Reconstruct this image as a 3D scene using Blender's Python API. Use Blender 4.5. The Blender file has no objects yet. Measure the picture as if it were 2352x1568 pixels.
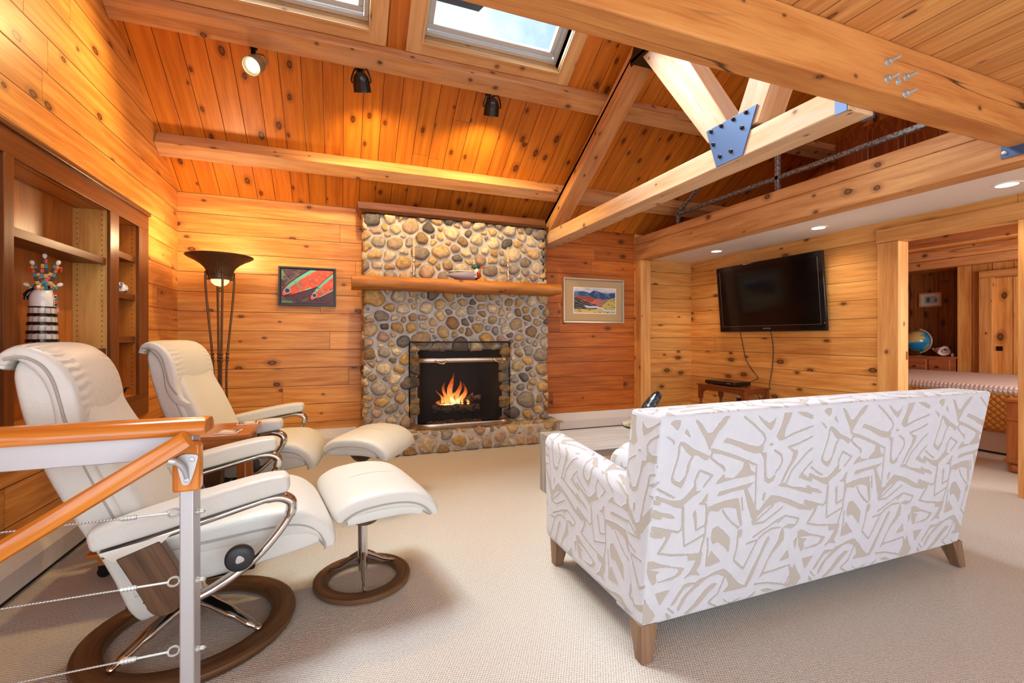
EXPO = -0.05
import bpy, math, random
import numpy as np
from mathutils import Vector, Matrix, Euler

random.seed(7)
rng = np.random.default_rng(7)
SC = bpy.context.scene
COL = SC.collection
PI = math.pi
RA = math.radians


def V(*a):
    return Vector(a)


# ------------------------------------------------------------------ scene graph
def tag(o, label=None, cat=None, group=None, kind=None):
    if label: o['label'] = label
    if cat: o['category'] = cat
    if group: o['group'] = group
    if kind: o['kind'] = kind
    return o


def thing(name, label, cat, loc=(0, 0, 0), rz=0.0, group=None):
    o = bpy.data.objects.new(name, None)
    o.empty_display_size = 0.05
    COL.objects.link(o)
    o.location = loc
    o.rotation_euler = (0, 0, rz)
    return tag(o, label, cat, group)


def world_of(o):
    m = Matrix.Translation(o.location) @ o.rotation_euler.to_matrix().to_4x4()
    return world_of(o.parent) @ m if o.parent else m


def dup_tree(o, parent=None):
    c = o.copy()
    COL.objects.link(c)
    if parent is not None:
        c.parent = parent
    for ch in list(o.children):
        dup_tree(ch, c)
    return c


# ------------------------------------------------------------------ mesh builder
class G:
    def __init__(s, grain=(1, 0, 0)):
        s.v, s.f, s.uv, s.mi, s.gr = [], [], [], [], []
        s.g = Vector(grain).normalized()
        s.at = {}

    def add(s, verts, faces, uvs=None, mi=0, grain=None):
        b = len(s.v)
        s.v += [Vector(p) for p in verts]
        g = Vector(grain).normalized() if grain is not None else s.g
        for k, f in enumerate(faces):
            s.f.append([i + b for i in f])
            s.uv.append(uvs[k] if uvs else None)
            s.mi.append(mi)
            s.gr.append(g)
        return b

    def box(s, lo, hi, mi=0, grain=None):
        x0, y0, z0 = lo
        x1, y1, z1 = hi
        p = [(x0, y0, z0), (x1, y0, z0), (x1, y1, z0), (x0, y1, z0), (x0, y0, z1), (x1, y0, z1), (x1, y1, z1), (x0, y1, z1)]
        s.add(p, [(0, 3, 2, 1), (4, 5, 6, 7), (0, 1, 5, 4), (1, 2, 6, 5), (2, 3, 7, 6), (3, 0, 4, 7)], None, mi, grain)
        return s

    def beam(s, p0, p1, w, h, up=(0, 0, 1), mi=0, grain=None):
        """box from p0 to p1 (axis ends), w across, h along up"""
        p0, p1 = Vector(p0), Vector(p1)
        a = (p1 - p0).normalized()
        u = Vector(up)
        u = (u - a * u.dot(a)).normalized()
        r = a.cross(u)
        q = []
        for p in (p0, p1):
            for sx, sz in ((-1, -1), (1, -1), (1, 1), (-1, 1)):
                q.append(p + r * (sx * w / 2) + u * (sz * h / 2))
        s.add(q, [(0, 1, 2, 3), (7, 6, 5, 4), (0, 4, 5, 1), (1, 5, 6, 2), (2, 6, 7, 3), (3, 7, 4, 0)], None, mi, grain or a)
        return s

    def prism(s, poly, ex, mi=0, grain=None):
        """poly: list of 3D points (planar), ex: extrusion vector"""
        n = len(poly)
        ex = Vector(ex)
        a = [Vector(p) for p in poly]
        nrm = Vector((0, 0, 0))
        for i in range(n):
            nrm += (a[i] - a[0]).cross(a[(i + 1) % n] - a[0])
        if nrm.dot(ex) > 0:
            a.reverse()
        v = a + [p + ex for p in a]
        f = [tuple(range(n)), tuple(range(2 * n - 1, n - 1, -1))]
        for i in range(n):
            j = (i + 1) % n
            f.append((i, i + n, j + n, j))
        s.add(v, f, None, mi, grain)
        return s

    def poly(s, pts, mi=0, grain=None):
        s.add(pts, [tuple(range(len(pts)))], None, mi, grain)
        return s

    def tube(s, path, r, n=10, mi=0, caps=True, flat=None, up=None, closed=False):
        """swept circle / ellipse; r scalar or list; flat=(ra, rb) ellipse ratios"""
        P = [Vector(p) for p in path]
        m = len(P)
        R = r if isinstance(r, (list, tuple)) else [r] * m
        ra, rb = flat or (1, 1)
        T = []
        for i in range(m):
            if closed:
                t = P[(i + 1) % m] - P[i - 1]
            else:
                t = P[min(i + 1, m - 1)] - P[max(i - 1, 0)]
            T.append(t.normalized())
        u = Vector(up) if up is not None else (V(0, 0, 1) if abs(T[0].z) < .9 else V(1, 0, 0))
        vs, us = [], []
        L = 0
        for i in range(m):
            if i: L += (P[i] - P[i - 1]).length
            u = (u - T[i] * u.dot(T[i]))
            u = u.normalized() if u.length > 1e-6 else V(1, 0, 0)
            w = T[i].cross(u)
            for k in range(n):
                a = 2 * PI * k / n
                vs.append(P[i] + (u * math.cos(a) * ra + w * math.sin(a) * rb) * R[i])
            us.append(L)
        fs, uv = [], []
        rr = max(max(R), 1e-4)
        for i in range(m if closed else m - 1):
            j = (i + 1) % m
            for k in range(n):
                q = (k + 1) % n
                fs.append((i * n + k, i * n + q, j * n + q, j * n + k))
                a, b = us[i], us[j] if j else us[i] + .01
                c, d = k * 2 * PI * rr / n, (k + 1) * 2 * PI * rr / n
                uv.append([(a, c), (a, d), (b, d), (b, c)])
        if caps and not closed:
            fs.append(tuple(range(n - 1, -1, -1)))
            uv.append([(math.cos(6.28 * k / n) * rr, math.sin(6.28 * k / n) * rr) for k in range(n)])
            fs.append(tuple((m - 1) * n + k for k in range(n)))
            uv.append([(math.cos(6.28 * k / n) * rr, math.sin(6.28 * k / n) * rr) for k in range(n)])
        s.add(vs, fs, uv, mi)
        return s

    def cyl(s, p0, p1, r, n=16, mi=0):
        return s.tube([p0, p1], r, n, mi)

    def lathe(s, prof, c=(0, 0, 0), n=24, mi=0, ax=(0, 0, 1), rad=None):
        """prof [(r, h)], around axis ax through c. rad(theta,h)->scale"""
        ax = Vector(ax).normalized()
        c = Vector(c)
        u = ax.orthogonal().normalized() if abs(ax.z) < .99 else V(1, 0, 0)
        w = ax.cross(u)
        vs = []
        for r, h in prof:
            for k in range(n):
                a = 2 * PI * k / n
                q = r * (rad(a, h) if rad else 1)
                vs.append(c + ax * h + (u * math.cos(a) + w * math.sin(a)) * q)
        fs, uv = [], []
        m = len(prof)
        L = 0
        for i in range(m - 1):
            dl = math.hypot(prof[i + 1][0] - prof[i][0], prof[i + 1][1] - prof[i][1])
            for k in range(n):
                q = (k + 1) % n
                fs.append((i * n + k, i * n + q, (i + 1) * n + q, (i + 1) * n + k))
                a, b = k / n * .5, (k + 1) / n * .5
                uv.append([(a, L), (b, L), (b, L + dl), (a, L + dl)])
            L += dl
        if prof[0][0] > 1e-5:
            fs.append(tuple(range(n - 1, -1, -1))); uv.append(None)
        if prof[-1][0] > 1e-5:
            fs.append(tuple((m - 1) * n + k for k in range(n))); uv.append(None)
        s.add(vs, fs, uv, mi)
        return s

    def grid(s, P, mi=0, closed_u=False, uv=None):
        """P[i][j] rows of points"""
        m, n = len(P), len(P[0])
        vs = [p for row in P for p in row]
        fs, us = [], []
        for i in range(m - 1):
            for j in range(n if closed_u else n - 1):
                q = (j + 1) % n
                fs.append((i * n + j, i * n + q, (i + 1) * n + q, (i + 1) * n + j))
                if uv:
                    us.append([uv[i][j], uv[i][q], uv[i + 1][q], uv[i + 1][j]])
        s.add(vs, fs, us if uv else None, mi)
        return s

    def cushion(s, spine, n=3.5, seg=28, mi=0, ends=(.55, .3), yc=0.0, bow=0.0):
        """spine: list of (x, z, nx, nz, h, w): loft of superelliptic sections in the xz plane, width along y.
        ends: fractions for the rounded end caps; bow: sections pushed along the normal at the sides."""
        m = len(spine)
        rows = []

        def sec(x, z, nx, nz, h, w, k=1.0, push=0.0, tx=0, tz=0):
            row = []
            for q in range(seg):
                a = 2 * PI * (q + .5) / seg
                ca, sa = math.cos(a), math.sin(a)
                yy = w * k * math.copysign(abs(ca) ** (2 / n), ca)
                hh = h * k * math.copysign(abs(sa) ** (2 / n), sa)
                hh += bow * (yy / max(w, 1e-4)) ** 2
                row.append(V(x + nx * hh + tx * push, yc + yy, z + nz * hh + tz * push))
            return row
        T = []
        for i in range(m):
            a, b = spine[max(i - 1, 0)], spine[min(i + 1, m - 1)]
            d = Vector((b[0] - a[0], b[1] - a[1]))
            d.normalize()
            T.append(d)
        h0, h1 = spine[0][4], spine[-1][4]
        for k, pz in ((.02, 1.0), (.5, .92), (.8, .62), (.95, .25)):
            rows.append(sec(*spine[0], k=k, push=-h0 * ends[0] * pz, tx=T[0][0], tz=T[0][1]))
        for i in range(m):
            rows.append(sec(*spine[i]))
        for k, pz in ((.95, .25), (.8, .62), (.5, .92), (.02, 1.0)):
            rows.append(sec(*spine[-1], k=k, push=h1 * ends[1] * pz, tx=T[-1][0], tz=T[-1][1]))
        # uv in metres: along the spine, and along y on top
        uvs, L = [], 0
        for i, row in enumerate(rows):
            if i: L += (sum((a - b).length for a, b in zip(row, rows[i - 1])) / seg)
            uvs.append([(L, p.y) for p in row])
        s.grid(rows, mi, closed_u=True, uv=None)
        return s

    def build(s, name, mat, parent=None, smooth=False, bevel=0, bseg=2, subsurf=0, world=False, ang=40, attrs=None):
        me = bpy.data.meshes.new(name)
        vs = s.v
        if world and parent is not None:
            inv = world_of(parent).inverted()
            vs = [inv @ p for p in vs]
        me.from_pydata([tuple(p) for p in vs], [], s.f)
        mats = mat if isinstance(mat, (list, tuple)) else [mat]
        for m in mats:
            me.materials.append(m)
        me.polygons.foreach_set('material_index', s.mi)
        uvl = me.uv_layers.new(name='UVMap')
        data = np.zeros(len(me.loops) * 2, dtype=np.float32)
        k = 0
        for fi, f in enumerate(s.f):
            uv = s.uv[fi]
            if uv is None:
                a = s.v[f[0]]
                nrm = Vector((0, 0, 0))
                for i in range(1, len(f) - 1):
                    nrm += (s.v[f[i]] - a).cross(s.v[f[i + 1]] - a)
                if nrm.length > 1e-12: nrm.normalize()
                g = s.gr[fi]
                ua = g - nrm * g.dot(nrm)
                if ua.length < .3:
                    ua = nrm.orthogonal()
                    if abs(nrm.z) < .9:
                        ua = V(0, 0, 1) - nrm * nrm.z
                ua.normalize()
                va = nrm.cross(ua)
                big = max(range(3), key=lambda q: abs(va[q]))
                if va[big] < 0: va = -va
                for i in f:
                    p = s.v[i]
                    data[k] = p.dot(ua); data[k + 1] = p.dot(va); k += 2
            else:
                for q in uv:
                    data[k] = q[0]; data[k + 1] = q[1]; k += 2
        uvl.data.foreach_set('uv', data)
        if attrs:
            for an, (typ, vals) in attrs.items():
                at = me.attributes.new(an, typ, 'POINT')
                arr = np.asarray(vals, dtype=np.float32).ravel()
                at.data.foreach_set('color' if typ == 'FLOAT_COLOR' else 'value', arr)
        if smooth:
            me.polygons.foreach_set('use_smooth', [True] * len(me.polygons))
            me.set_sharp_from_angle(angle=math.radians(ang))
        me.update()
        o = bpy.data.objects.new(name, me)
        COL.objects.link(o)
        if parent is not None:
            o.parent = parent
        if bevel:
            b = o.modifiers.new('bevel', 'BEVEL')
            b.width = bevel; b.segments = bseg; b.limit_method = 'ANGLE'; b.angle_limit = math.radians(35)
            b.use_clamp_overlap = True
            if not smooth:
                me.polygons.foreach_set('use_smooth', [True] * len(me.polygons))
                me.set_sharp_from_angle(angle=math.radians(30))
                b.harden_normals = False
        if subsurf:
            m = o.modifiers.new('sub', 'SUBSURF')
            m.levels = subsurf; m.render_levels = subsurf
        return o


def smoothpath(pts, n=8, closed=False):
    """Catmull-Rom through points"""
    P = [Vector(p) for p in pts]
    m = len(P)
    out = []
    rngi = range(m) if closed else range(m - 1)
    for i in rngi:
        if closed:
            a, b, c, d = P[i - 1], P[i], P[(i + 1) % m], P[(i + 2) % m]
        else:
            a, b, c, d = P[max(i - 1, 0)], P[i], P[i + 1], P[min(i + 2, m - 1)]
        for k in range(n):
            t = k / n
            out.append(.5 * ((2 * b) + (c - a) * t + (2 * a - 5 * b + 4 * c - d) * t * t + (3 * b - a - 3 * c + d) * t ** 3))
    if not closed:
        out.append(P[-1])
    return out


def spine_from(pts, h, w, n=6, flip=1):
    """pts [(x,z)] -> cushion spine with normals; h, w scalars or lists interpolated"""
    P = smoothpath([(p[0], 0, p[1]) for p in pts], n)
    m = len(P)
    out = []

    def lerp(q, i):
        if not isinstance(q, (list, tuple)): return q
        t = i / (m - 1) * (len(q) - 1)
        k = min(int(t), len(q) - 2)
        return q[k] + (q[k + 1] - q[k]) * (t - k)
    for i in range(m):
        t = (P[min(i + 1, m - 1)] - P[max(i - 1, 0)]).normalized()
        nx, nz = -t.z * flip, t.x * flip
        out.append((P[i].x, P[i].z, nx, nz, lerp(h, i), lerp(w, i)))
    return out


# ------------------------------------------------------------------ shader helper
def lin(r, g, b):
    f = lambda c: (c / 255 / 12.92) if c / 255 <= .04045 else ((c / 255 + .055) / 1.055) ** 2.4
    return (f(r), f(g), f(b), 1)


class N:
    def __init__(s, name):
        s.mat = bpy.data.materials.new(name)
        s.mat.use_nodes = True
        s.t = s.mat.node_tree
        s.t.nodes.clear()
        s.out = s.t.nodes.new('ShaderNodeOutputMaterial')

    def n(s, typ, ins=None, **props):
        nd = s.t.nodes.new('ShaderNode' + typ)
        for k, v in props.items():
            setattr(nd, k, v)
        for k, v in (ins or {}).items():
            s.set(nd.inputs[k], v)
        return nd

    def set(s, sock, v):
        if isinstance(v, bpy.types.NodeSocket):
            s.t.links.new(v, sock)
        elif isinstance(v, bpy.types.Node):
            s.t.links.new(v.outputs[0], sock)
        else:
            if hasattr(sock.default_value, '__len__') and not hasattr(v, '__len__'):
                v = [v] * len(sock.default_value)
            if hasattr(sock.default_value, '__len__') and len(v) == 4 and len(sock.default_value) == 3:
                v = v[:3]
            sock.default_value = v

    def m(s, op, a, b=0.0, c=None, clamp=False):
        nd = s.t.nodes.new('ShaderNodeMath')
        nd.operation = op
        nd.use_clamp = clamp
        s.set(nd.inputs[0], a)
        s.set(nd.inputs[1], b)
        if c is not None: s.set(nd.inputs[2], c)
        return nd.outputs[0]

    def xyz(s, x, y, z=0.0):
        return s.n('CombineXYZ', {0: x, 1: y, 2: z}).outputs[0]

    def noise(s, vec, scale=1.0, detail=2.0, rough=.5, dist=0.0):
        nd = s.n('TexNoise', {'Vector': vec, 'Scale': scale, 'Detail': detail, 'Roughness': rough, 'Distortion': dist})
        return nd.outputs['Fac']

    def step(s, x, a, b, lo=0.0, hi=1.0):
        nd = s.t.nodes.new('ShaderNodeMapRange')
        nd.interpolation_type = 'SMOOTHSTEP'
        s.set(nd.inputs['Value'], x)
        s.set(nd.inputs['From Min'], a); s.set(nd.inputs['From Max'], b)
        s.set(nd.inputs['To Min'], lo); s.set(nd.inputs['To Max'], hi)
        return nd.outputs[0]

    def mix(s, f, a, b, blend='MIX'):
        nd = s.t.nodes.new('ShaderNodeMix')
        nd.data_type = 'RGBA'
        nd.blend_type = blend
        s.set(nd.inputs[0], f); s.set(nd.inputs[6], a); s.set(nd.inputs[7], b)
        return nd.outputs[2]

    def bsdf(s, color, rough=.5, bump=None, bstr=.3, bdist=.01, **ins):
        b = s.n('BsdfPrincipled', {'Base Color': color, 'Roughness': rough})
        for k, v in ins.items():
            s.set(b.inputs[k.replace('_', ' ')], v)
        if bump is not None:
            bp = s.n('Bump', {'Height': bump, 'Strength': bstr, 'Distance': bdist})
            s.t.links.new(bp.outputs[0], b.inputs['Normal'])
        s.t.links.new(b.outputs[0], s.out.inputs['Surface'])
        return s.mat


def plain(name, c, rough=.5, metal=0.0, **k):
    m = N(name)
    return m.bsdf(c, rough, Metallic=metal, **k)


def wood(name, c1, c2, ck, W=0, L=2.6, off=0.0, knots=.5, kr=.03, rough=.45, crack=0.0, var=.3, groove=.0045,
         seed=0.0, grainv=26.0, ks=(4.5, 6.0), ring=.6, spec=.35, gcol=None, weather_lit=0.0, wc=None):
    m = N(name)
    uvn = m.n('UVMap')
    sp = m.n('SeparateXYZ', {0: uvn.outputs[0]})
    u, v = sp.outputs[0], sp.outputs[1]
    orand = m.n('ObjectInfo').outputs['Random']
    oseed = m.m('MULTIPLY_ADD', orand, 37.0, seed)
    bump = None
    if W:
        vb = m.m('DIVIDE', m.m('SUBTRACT', v, off), W)
        idx = m.m('FLOOR', vb)
        fv = m.m('FRACT', vb)
        r1 = m.n('TexWhiteNoise', {'W': m.m('ADD', idx, seed + .37)}, noise_dimensions='1D').outputs['Value']
        us = m.m('ADD', u, m.m('MULTIPLY', r1, 9.7))
        ul = m.m('DIVIDE', us, L)
        seg = m.m('FLOOR', ul)
        fu = m.m('FRACT', ul)
        wn = m.n('TexWhiteNoise', {'Vector': m.xyz(m.m('ADD', idx, .5), m.m('ADD', seg, .5), seed + .21)}, noise_dimensions='3D')
        rnd, rc = wn.outputs['Value'], wn.outputs['Color']
        ev = m.m('MULTIPLY', m.m('MINIMUM', fv, m.m('SUBTRACT', 1.0, fv)), W)
        eu = m.m('MULTIPLY', m.m('MINIMUM', fu, m.m('SUBTRACT', 1.0, fu)), L)
        gv = m.step(ev, 0.0, groove)
        gu = m.step(eu, 0.0, groove * .5)
        gr = m.m('MULTIPLY', gv, gu)
        bump = gr
    else:
        rnd = m.n('TexWhiteNoise', {'W': oseed}, noise_dimensions='1D').outputs['Value']
        us = u
        gr = None
    ro = m.m('MULTIPLY', rnd, 53.0)
    ro2 = m.m('ADD', ro, oseed) if not W else ro
    # low-frequency warp so the grain wanders along the board
    P0 = m.xyz(m.m('MULTIPLY', us, 1.1), m.m('MULTIPLY', v, 5.0), ro2)
    warp = m.noise(P0, 1.0, 2.0)
    vv = m.m('ADD', v, m.m('MULTIPLY', warp, .10 * ring))
    P1 = m.xyz(m.m('MULTIPLY', us, 1.6), m.m('MULTIPLY', vv, grainv), ro2)
    g1 = m.noise(P1, 1.0, 4.0, .6)
    P2 = m.xyz(m.m('MULTIPLY', us, 5.0), m.m('MULTIPLY', vv, grainv * 9), ro2)
    g2 = m.noise(P2, 1.0, 2.0, .5)
    g = m.m('ADD', m.m('MULTIPLY', g1, .75), m.m('MULTIPLY', g2, .25))
    gg = m.step(g, .34, .68)
    col = m.mix(gg, c1, c2)
    # tone from board to board and along it
    big = m.noise(m.xyz(m.m('MULTIPLY', us, .9), m.m('MULTIPLY', v, 3.0), m.m('ADD', ro2, 7.0)), 1.0, 2.0)
    val = m.m('ADD', 1.0 - var * .75, m.m('MULTIPLY', rnd, var))
    val = m.m('ADD', val, m.m('MULTIPLY', big, var))
    hs = m.n('HueSaturation', {'Hue': m.m('ADD', .495, m.m('MULTIPLY', big, .012)), 'Saturation': 1.0, 'Value': val, 'Color': col})
    col = hs.outputs[0]
    if weather_lit:  # paler streaks: weathering on beams, light painted into the truss
        wn_ = m.noise(m.xyz(m.m('MULTIPLY', us, 1.4), m.m('MULTIPLY', v, 9.0), m.m('ADD', ro2, 3.0)), 1.0, 3.0, .6)
        col = m.mix(m.m('MULTIPLY', m.step(wn_, .45, .7), weather_lit), col, wc)
    if knots > 0:
        ku = m.m('ADD', us, m.m('MULTIPLY', m.noise(m.xyz(m.m('MULTIPLY', us, 9), m.m('MULTIPLY', v, 9), ro2), 1, 2), .03))
        vor = m.n('TexVoronoi', {'Vector': m.xyz(m.m('MULTIPLY', ku, ks[0]), m.m('MULTIPLY', v, ks[1]), m.m('MULTIPLY', ro2, 1.0)), 'Scale': 1.0,
                                 'Randomness': 1.0}, voronoi_dimensions='2D' if not W else '2D', feature='F1')
        if W:
            m.set(vor.inputs['Vector'], m.xyz(m.m('ADD', m.m('MULTIPLY', ku, ks[0]), m.m('MULTIPLY', ro, 3.3)), m.m('MULTIPLY', v, ks[1]), 0.0))
        else:
            m.set(vor.inputs['Vector'], m.xyz(m.m('ADD', m.m('MULTIPLY', ku, ks[0]), ro2), m.m('ADD', m.m('MULTIPLY', v, ks[1]), ro2), 0.0))
        cs = m.n('SeparateColor', {0: vor.outputs['Color']})
        on = m.m('LESS_THAN', cs.outputs[0], knots)
        R = m.m('MULTIPLY_ADD', cs.outputs[1], kr * 4.6, kr * 1.6)
        d = vor.outputs['Distance']
        halo = m.m('MULTIPLY', m.step(d, R, m.m('MULTIPLY', R, 2.4), 1.0, 0.0), on)
        core = m.m('MULTIPLY', m.step(d, m.m('MULTIPLY', R, .75), R, 1.0, 0.0), on)
        inner = m.m('MULTIPLY', m.step(d, m.m('MULTIPLY', R, .3), m.m('MULTIPLY', R, .6), 1.0, 0.0), on)
        col = m.mix(m.m('MULTIPLY', halo, .35), col, ck)
        col = m.mix(m.m('MULTIPLY', core, .9), col, ck)
        col = m.mix(m.m('MULTIPLY', inner, .35), col, c2)
    if crack > 0:
        cn = m.noise(m.xyz(m.m('MULTIPLY', us, .28), m.m('MULTIPLY', v, 6.0), m.m('ADD', ro2, 11.0)), 1.0, 2.0, .4)
        cm = m.step(m.m('ABSOLUTE', m.m('SUBTRACT', cn, .5)), 0.0, .005, 1.0, 0.0)
        on2 = m.step(m.noise(m.xyz(m.m('MULTIPLY', us, .6), m.m('MULTIPLY', v, 2.0), m.m('ADD', ro2, 17.0)), 1.0, 1.0), .5, .62)
        cm = m.m('MULTIPLY', m.m('MULTIPLY', cm, on2), crack)
        col = m.mix(cm, col, (.02, .008, .004, 1))
    if gr is not None:
        col = m.mix(gr, gcol or tuple(x * .55 for x in ck[:3]) + (1,), col)
    h = m.m('MULTIPLY', g, .12)
    if bump is not None:
        h = m.m('ADD', h, bump)
    rg = m.m('MULTIPLY_ADD', g, .15, rough - .07)
    return m.bsdf(col, rg, h, .45, .004, Specular_IOR_Level=spec)
# ------------------------------------------------------------------ materials
KN = lin(72, 34, 14)
M = {}
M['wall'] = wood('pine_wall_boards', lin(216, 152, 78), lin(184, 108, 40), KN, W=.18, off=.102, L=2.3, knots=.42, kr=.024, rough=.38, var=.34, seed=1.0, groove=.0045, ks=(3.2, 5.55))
M['wall_far'] = wood('deep_orange_wall_boards', lin(182, 100, 36), lin(148, 68, 16), KN, W=.18, off=.102, L=2.3, knots=.36, kr=.022, rough=.4, var=.34, seed=3.0, groove=.0045, ks=(3.2, 5.55))  # same boards as the left part in a deeper orange
M['wall_tv'] = wood('pine_alcove_boards', lin(224, 164, 94), lin(196, 126, 58), KN, W=.172, off=.09, L=3.6, knots=.34, kr=.026, rough=.38, var=.34, seed=8.0, groove=.004, ks=(3.0, 5.8))
M['ceil'] = wood('pine_ceiling_boards', lin(200, 120, 38), lin(172, 92, 20), lin(70, 28, 10), W=.152, off=.03, L=9.0, knots=.5, kr=.028, rough=.4, var=.34, seed=5.0, groove=.0045, ks=(3.6, 6.57))
M['deck'] = wood('pine_deck_boards', lin(214, 158, 96), lin(186, 120, 62), lin(84, 44, 22), W=.15, off=.02, L=9.0, knots=.38, kr=.02, rough=.5, var=.24, seed=6.0, groove=.004, ks=(2.2, 6.67))
M['beam'] = wood('rough_sawn_beam', lin(206, 152, 100), lin(172, 112, 64), lin(70, 36, 18), knots=.3, kr=.02, rough=.6, crack=.8, var=.2, grainv=16, weather_lit=.5, wc=lin(186, 150, 118))
M['bigbeam'] = wood('planed_fir_beam', lin(208, 142, 78), lin(180, 108, 52), lin(80, 40, 20), knots=.22, kr=.02, rough=.5, crack=.9, var=.16, grainv=15)
M['truss'] = wood('truss_fir', lin(216, 178, 138), lin(192, 148, 106), lin(90, 56, 36), knots=.3, kr=.018, rough=.5, crack=.8, var=.2, grainv=14, weather_lit=.6, wc=lin(206, 186, 170))  # paled so the truss carries the skylights' cool light in its colour
M['loftbeam'] = wood('loft_beam_fir', lin(210, 154, 100), lin(180, 118, 66), lin(84, 46, 24), knots=.35, kr=.026, rough=.5, crack=.8, var=.2, grainv=14)
M['trim'] = wood('pine_trim', lin(218, 160, 98), lin(192, 126, 66), KN, knots=.16, kr=.016, rough=.4, var=.16, grainv=22)
M['darktrim'] = wood('dark_stained_trim', lin(118, 70, 34), lin(86, 46, 20), lin(40, 20, 10), knots=0, rough=.4, var=.16, grainv=30)
M['skytrim'] = wood('skylight_casing', lin(216, 174, 122), lin(196, 148, 94), lin(120, 66, 34), knots=.22, kr=.016, rough=.45, var=.16, grainv=18)
M['mantel'] = wood('mantel_log', lin(184, 118, 54), lin(146, 84, 34), lin(70, 36, 16), knots=.35, kr=.02, rough=.5, crack=.6, var=.2, grainv=16)
M['case'] = wood('bookcase_frame_wood', lin(112, 60, 24), lin(82, 42, 15), lin(60, 30, 14), knots=0, rough=.32, var=.14, grainv=34)
M['casein'] = wood('bookcase_panel_wood', lin(184, 112, 46), lin(144, 78, 26), lin(90, 50, 20), knots=0, rough=.35, var=.16, grainv=9, ring=1.6)
M['rail'] = wood('varnished_handrail', lin(206, 128, 50), lin(176, 92, 26), lin(90, 46, 14), knots=0, rough=.16, var=.16, grainv=40, spec=.5)
M['cherry'] = wood('cherry_table_wood', lin(136, 68, 30), lin(100, 44, 16), lin(50, 20, 8), knots=0, rough=.22, var=.14, grainv=30, spec=.5)
M['oak_table'] = wood('honey_table_wood', lin(190, 118, 60), lin(160, 88, 38), lin(80, 40, 16), knots=0, rough=.2, var=.14, grainv=24, spec=.5)
M['greywood'] = wood('grey_washed_table_wood', lin(176, 172, 168), lin(140, 136, 132), lin(90, 84, 80), knots=0, rough=.45, var=.16, grainv=26)
M['walnut'] = wood('dark_walnut', lin(112, 82, 58), lin(74, 50, 32), lin(40, 26, 16), knots=0, rough=.38, var=.12, grainv=30, ring=1.3)
M['ring'] = wood('dark_walnut_ring', lin(112, 80, 54), lin(70, 46, 28), lin(40, 26, 16), knots=0, rough=.34, var=.08, grainv=46)
M['footwood'] = wood('sofa_leg_wood', lin(142, 112, 88), lin(112, 84, 62), lin(60, 40, 30), knots=0, rough=.4, var=.1, grainv=30)
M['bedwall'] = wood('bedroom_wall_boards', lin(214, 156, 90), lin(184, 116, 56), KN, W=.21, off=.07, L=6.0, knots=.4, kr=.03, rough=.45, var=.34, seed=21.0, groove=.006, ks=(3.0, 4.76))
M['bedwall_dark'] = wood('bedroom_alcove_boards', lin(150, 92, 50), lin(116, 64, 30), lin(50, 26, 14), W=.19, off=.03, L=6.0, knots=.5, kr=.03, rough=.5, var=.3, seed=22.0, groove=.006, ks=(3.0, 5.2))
M['bedwood'] = wood('bedroom_pine_furniture', lin(170, 104, 56), lin(138, 76, 36), lin(70, 36, 18), knots=0, rough=.35, var=.14, grainv=20)
M['dresser'] = wood('dresser_cherry', lin(186, 112, 72), lin(156, 82, 48), lin(70, 36, 18), knots=0, rough=.35, var=.12, grainv=24)

M['white_paint'] = plain('soffit_paint', lin(236, 230, 224), .6)
M['black_metal'] = plain('black_metal', lin(22, 21, 22), .32, .3)
M['lamp_black'] = plain('lamp_black', lin(20, 18, 17), .3, .1)
M['blue_steel'] = plain('painted_steel_plate', lin(72, 98, 138), .4, .25)
M['alu'] = plain('brushed_aluminium', lin(196, 196, 200), .34, .85)
M['alu_matte'] = plain('satin_aluminium', lin(190, 191, 196), .45, .6)
M['chrome'] = plain('polished_aluminium', lin(206, 202, 200), .14, 1.0)
M['zinc'] = plain('zinc_bolt', lin(190, 194, 192), .35, .5)
M['silver'] = plain('antique_silver', lin(206, 190, 168), .22, 1.0)
M['heater'] = plain('heater_enamel', lin(222, 212, 208), .4)
M['rubber'] = plain('dark_plastic', lin(38, 40, 44), .45)
M['black_plastic'] = plain('black_plastic', lin(14, 14, 15), .25)
M['candle'] = plain('peach_wax', lin(232, 170, 128), .5)
M['brass'] = plain('aged_brass', lin(168, 124, 60), .3, .9)
M['soot_shade'] = plain('soot_shade_black', lin(26, 24, 24), .9)  # soot in the firebox, painted shade under the heaters
M['frame_black'] = plain('black_picture_frame', lin(40, 36, 36), .4)
M['frame_silver'] = plain('silver_picture_frame', lin(196, 184, 160), .3, .7)
M['mat_tan'] = plain('tan_linen_mat', lin(186, 156, 116), .8)
M['cream'] = plain('cream_paper', lin(236, 230, 218), .7)
M['white_gloss'] = plain('white_glaze', lin(236, 234, 230), .12)
M['black_gloss'] = plain('black_glaze', lin(24, 22, 26), .14)
M['orange_gloss'] = plain('orange_glaze', lin(206, 74, 36), .2)
M['teal_gloss'] = plain('teal_glaze', lin(26, 126, 140), .2)
M['yellow_gloss'] = plain('yellow_glaze', lin(214, 160, 50), .2)
M['tan_gloss'] = plain('tan_glaze', lin(200, 150, 100), .2)
M['sash'] = plain('skylight_sash_grey', lin(196, 198, 198), .35, .2)
M['plastic_ivory'] = plain('ivory_plastic', lin(226, 208, 176), .4)


def leather(name, c):
    m = N(name)
    tc = m.n('TexCoord').outputs['Object']
    n1 = m.noise(tc, 260, 2, .5)
    n2 = m.noise(tc, 9, 3, .5)
    col = m.mix(m.m('MULTIPLY', n2, .35), c, tuple(x * .86 for x in c[:3]) + (1,))
    h = m.m('ADD', m.m('MULTIPLY', n1, .1), m.m('MULTIPLY', m.noise(tc, 22, 3, .55, .8), 1.0))
    return m.bsdf(col, .42, h, .22, .012, Specular_IOR_Level=.4)


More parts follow.
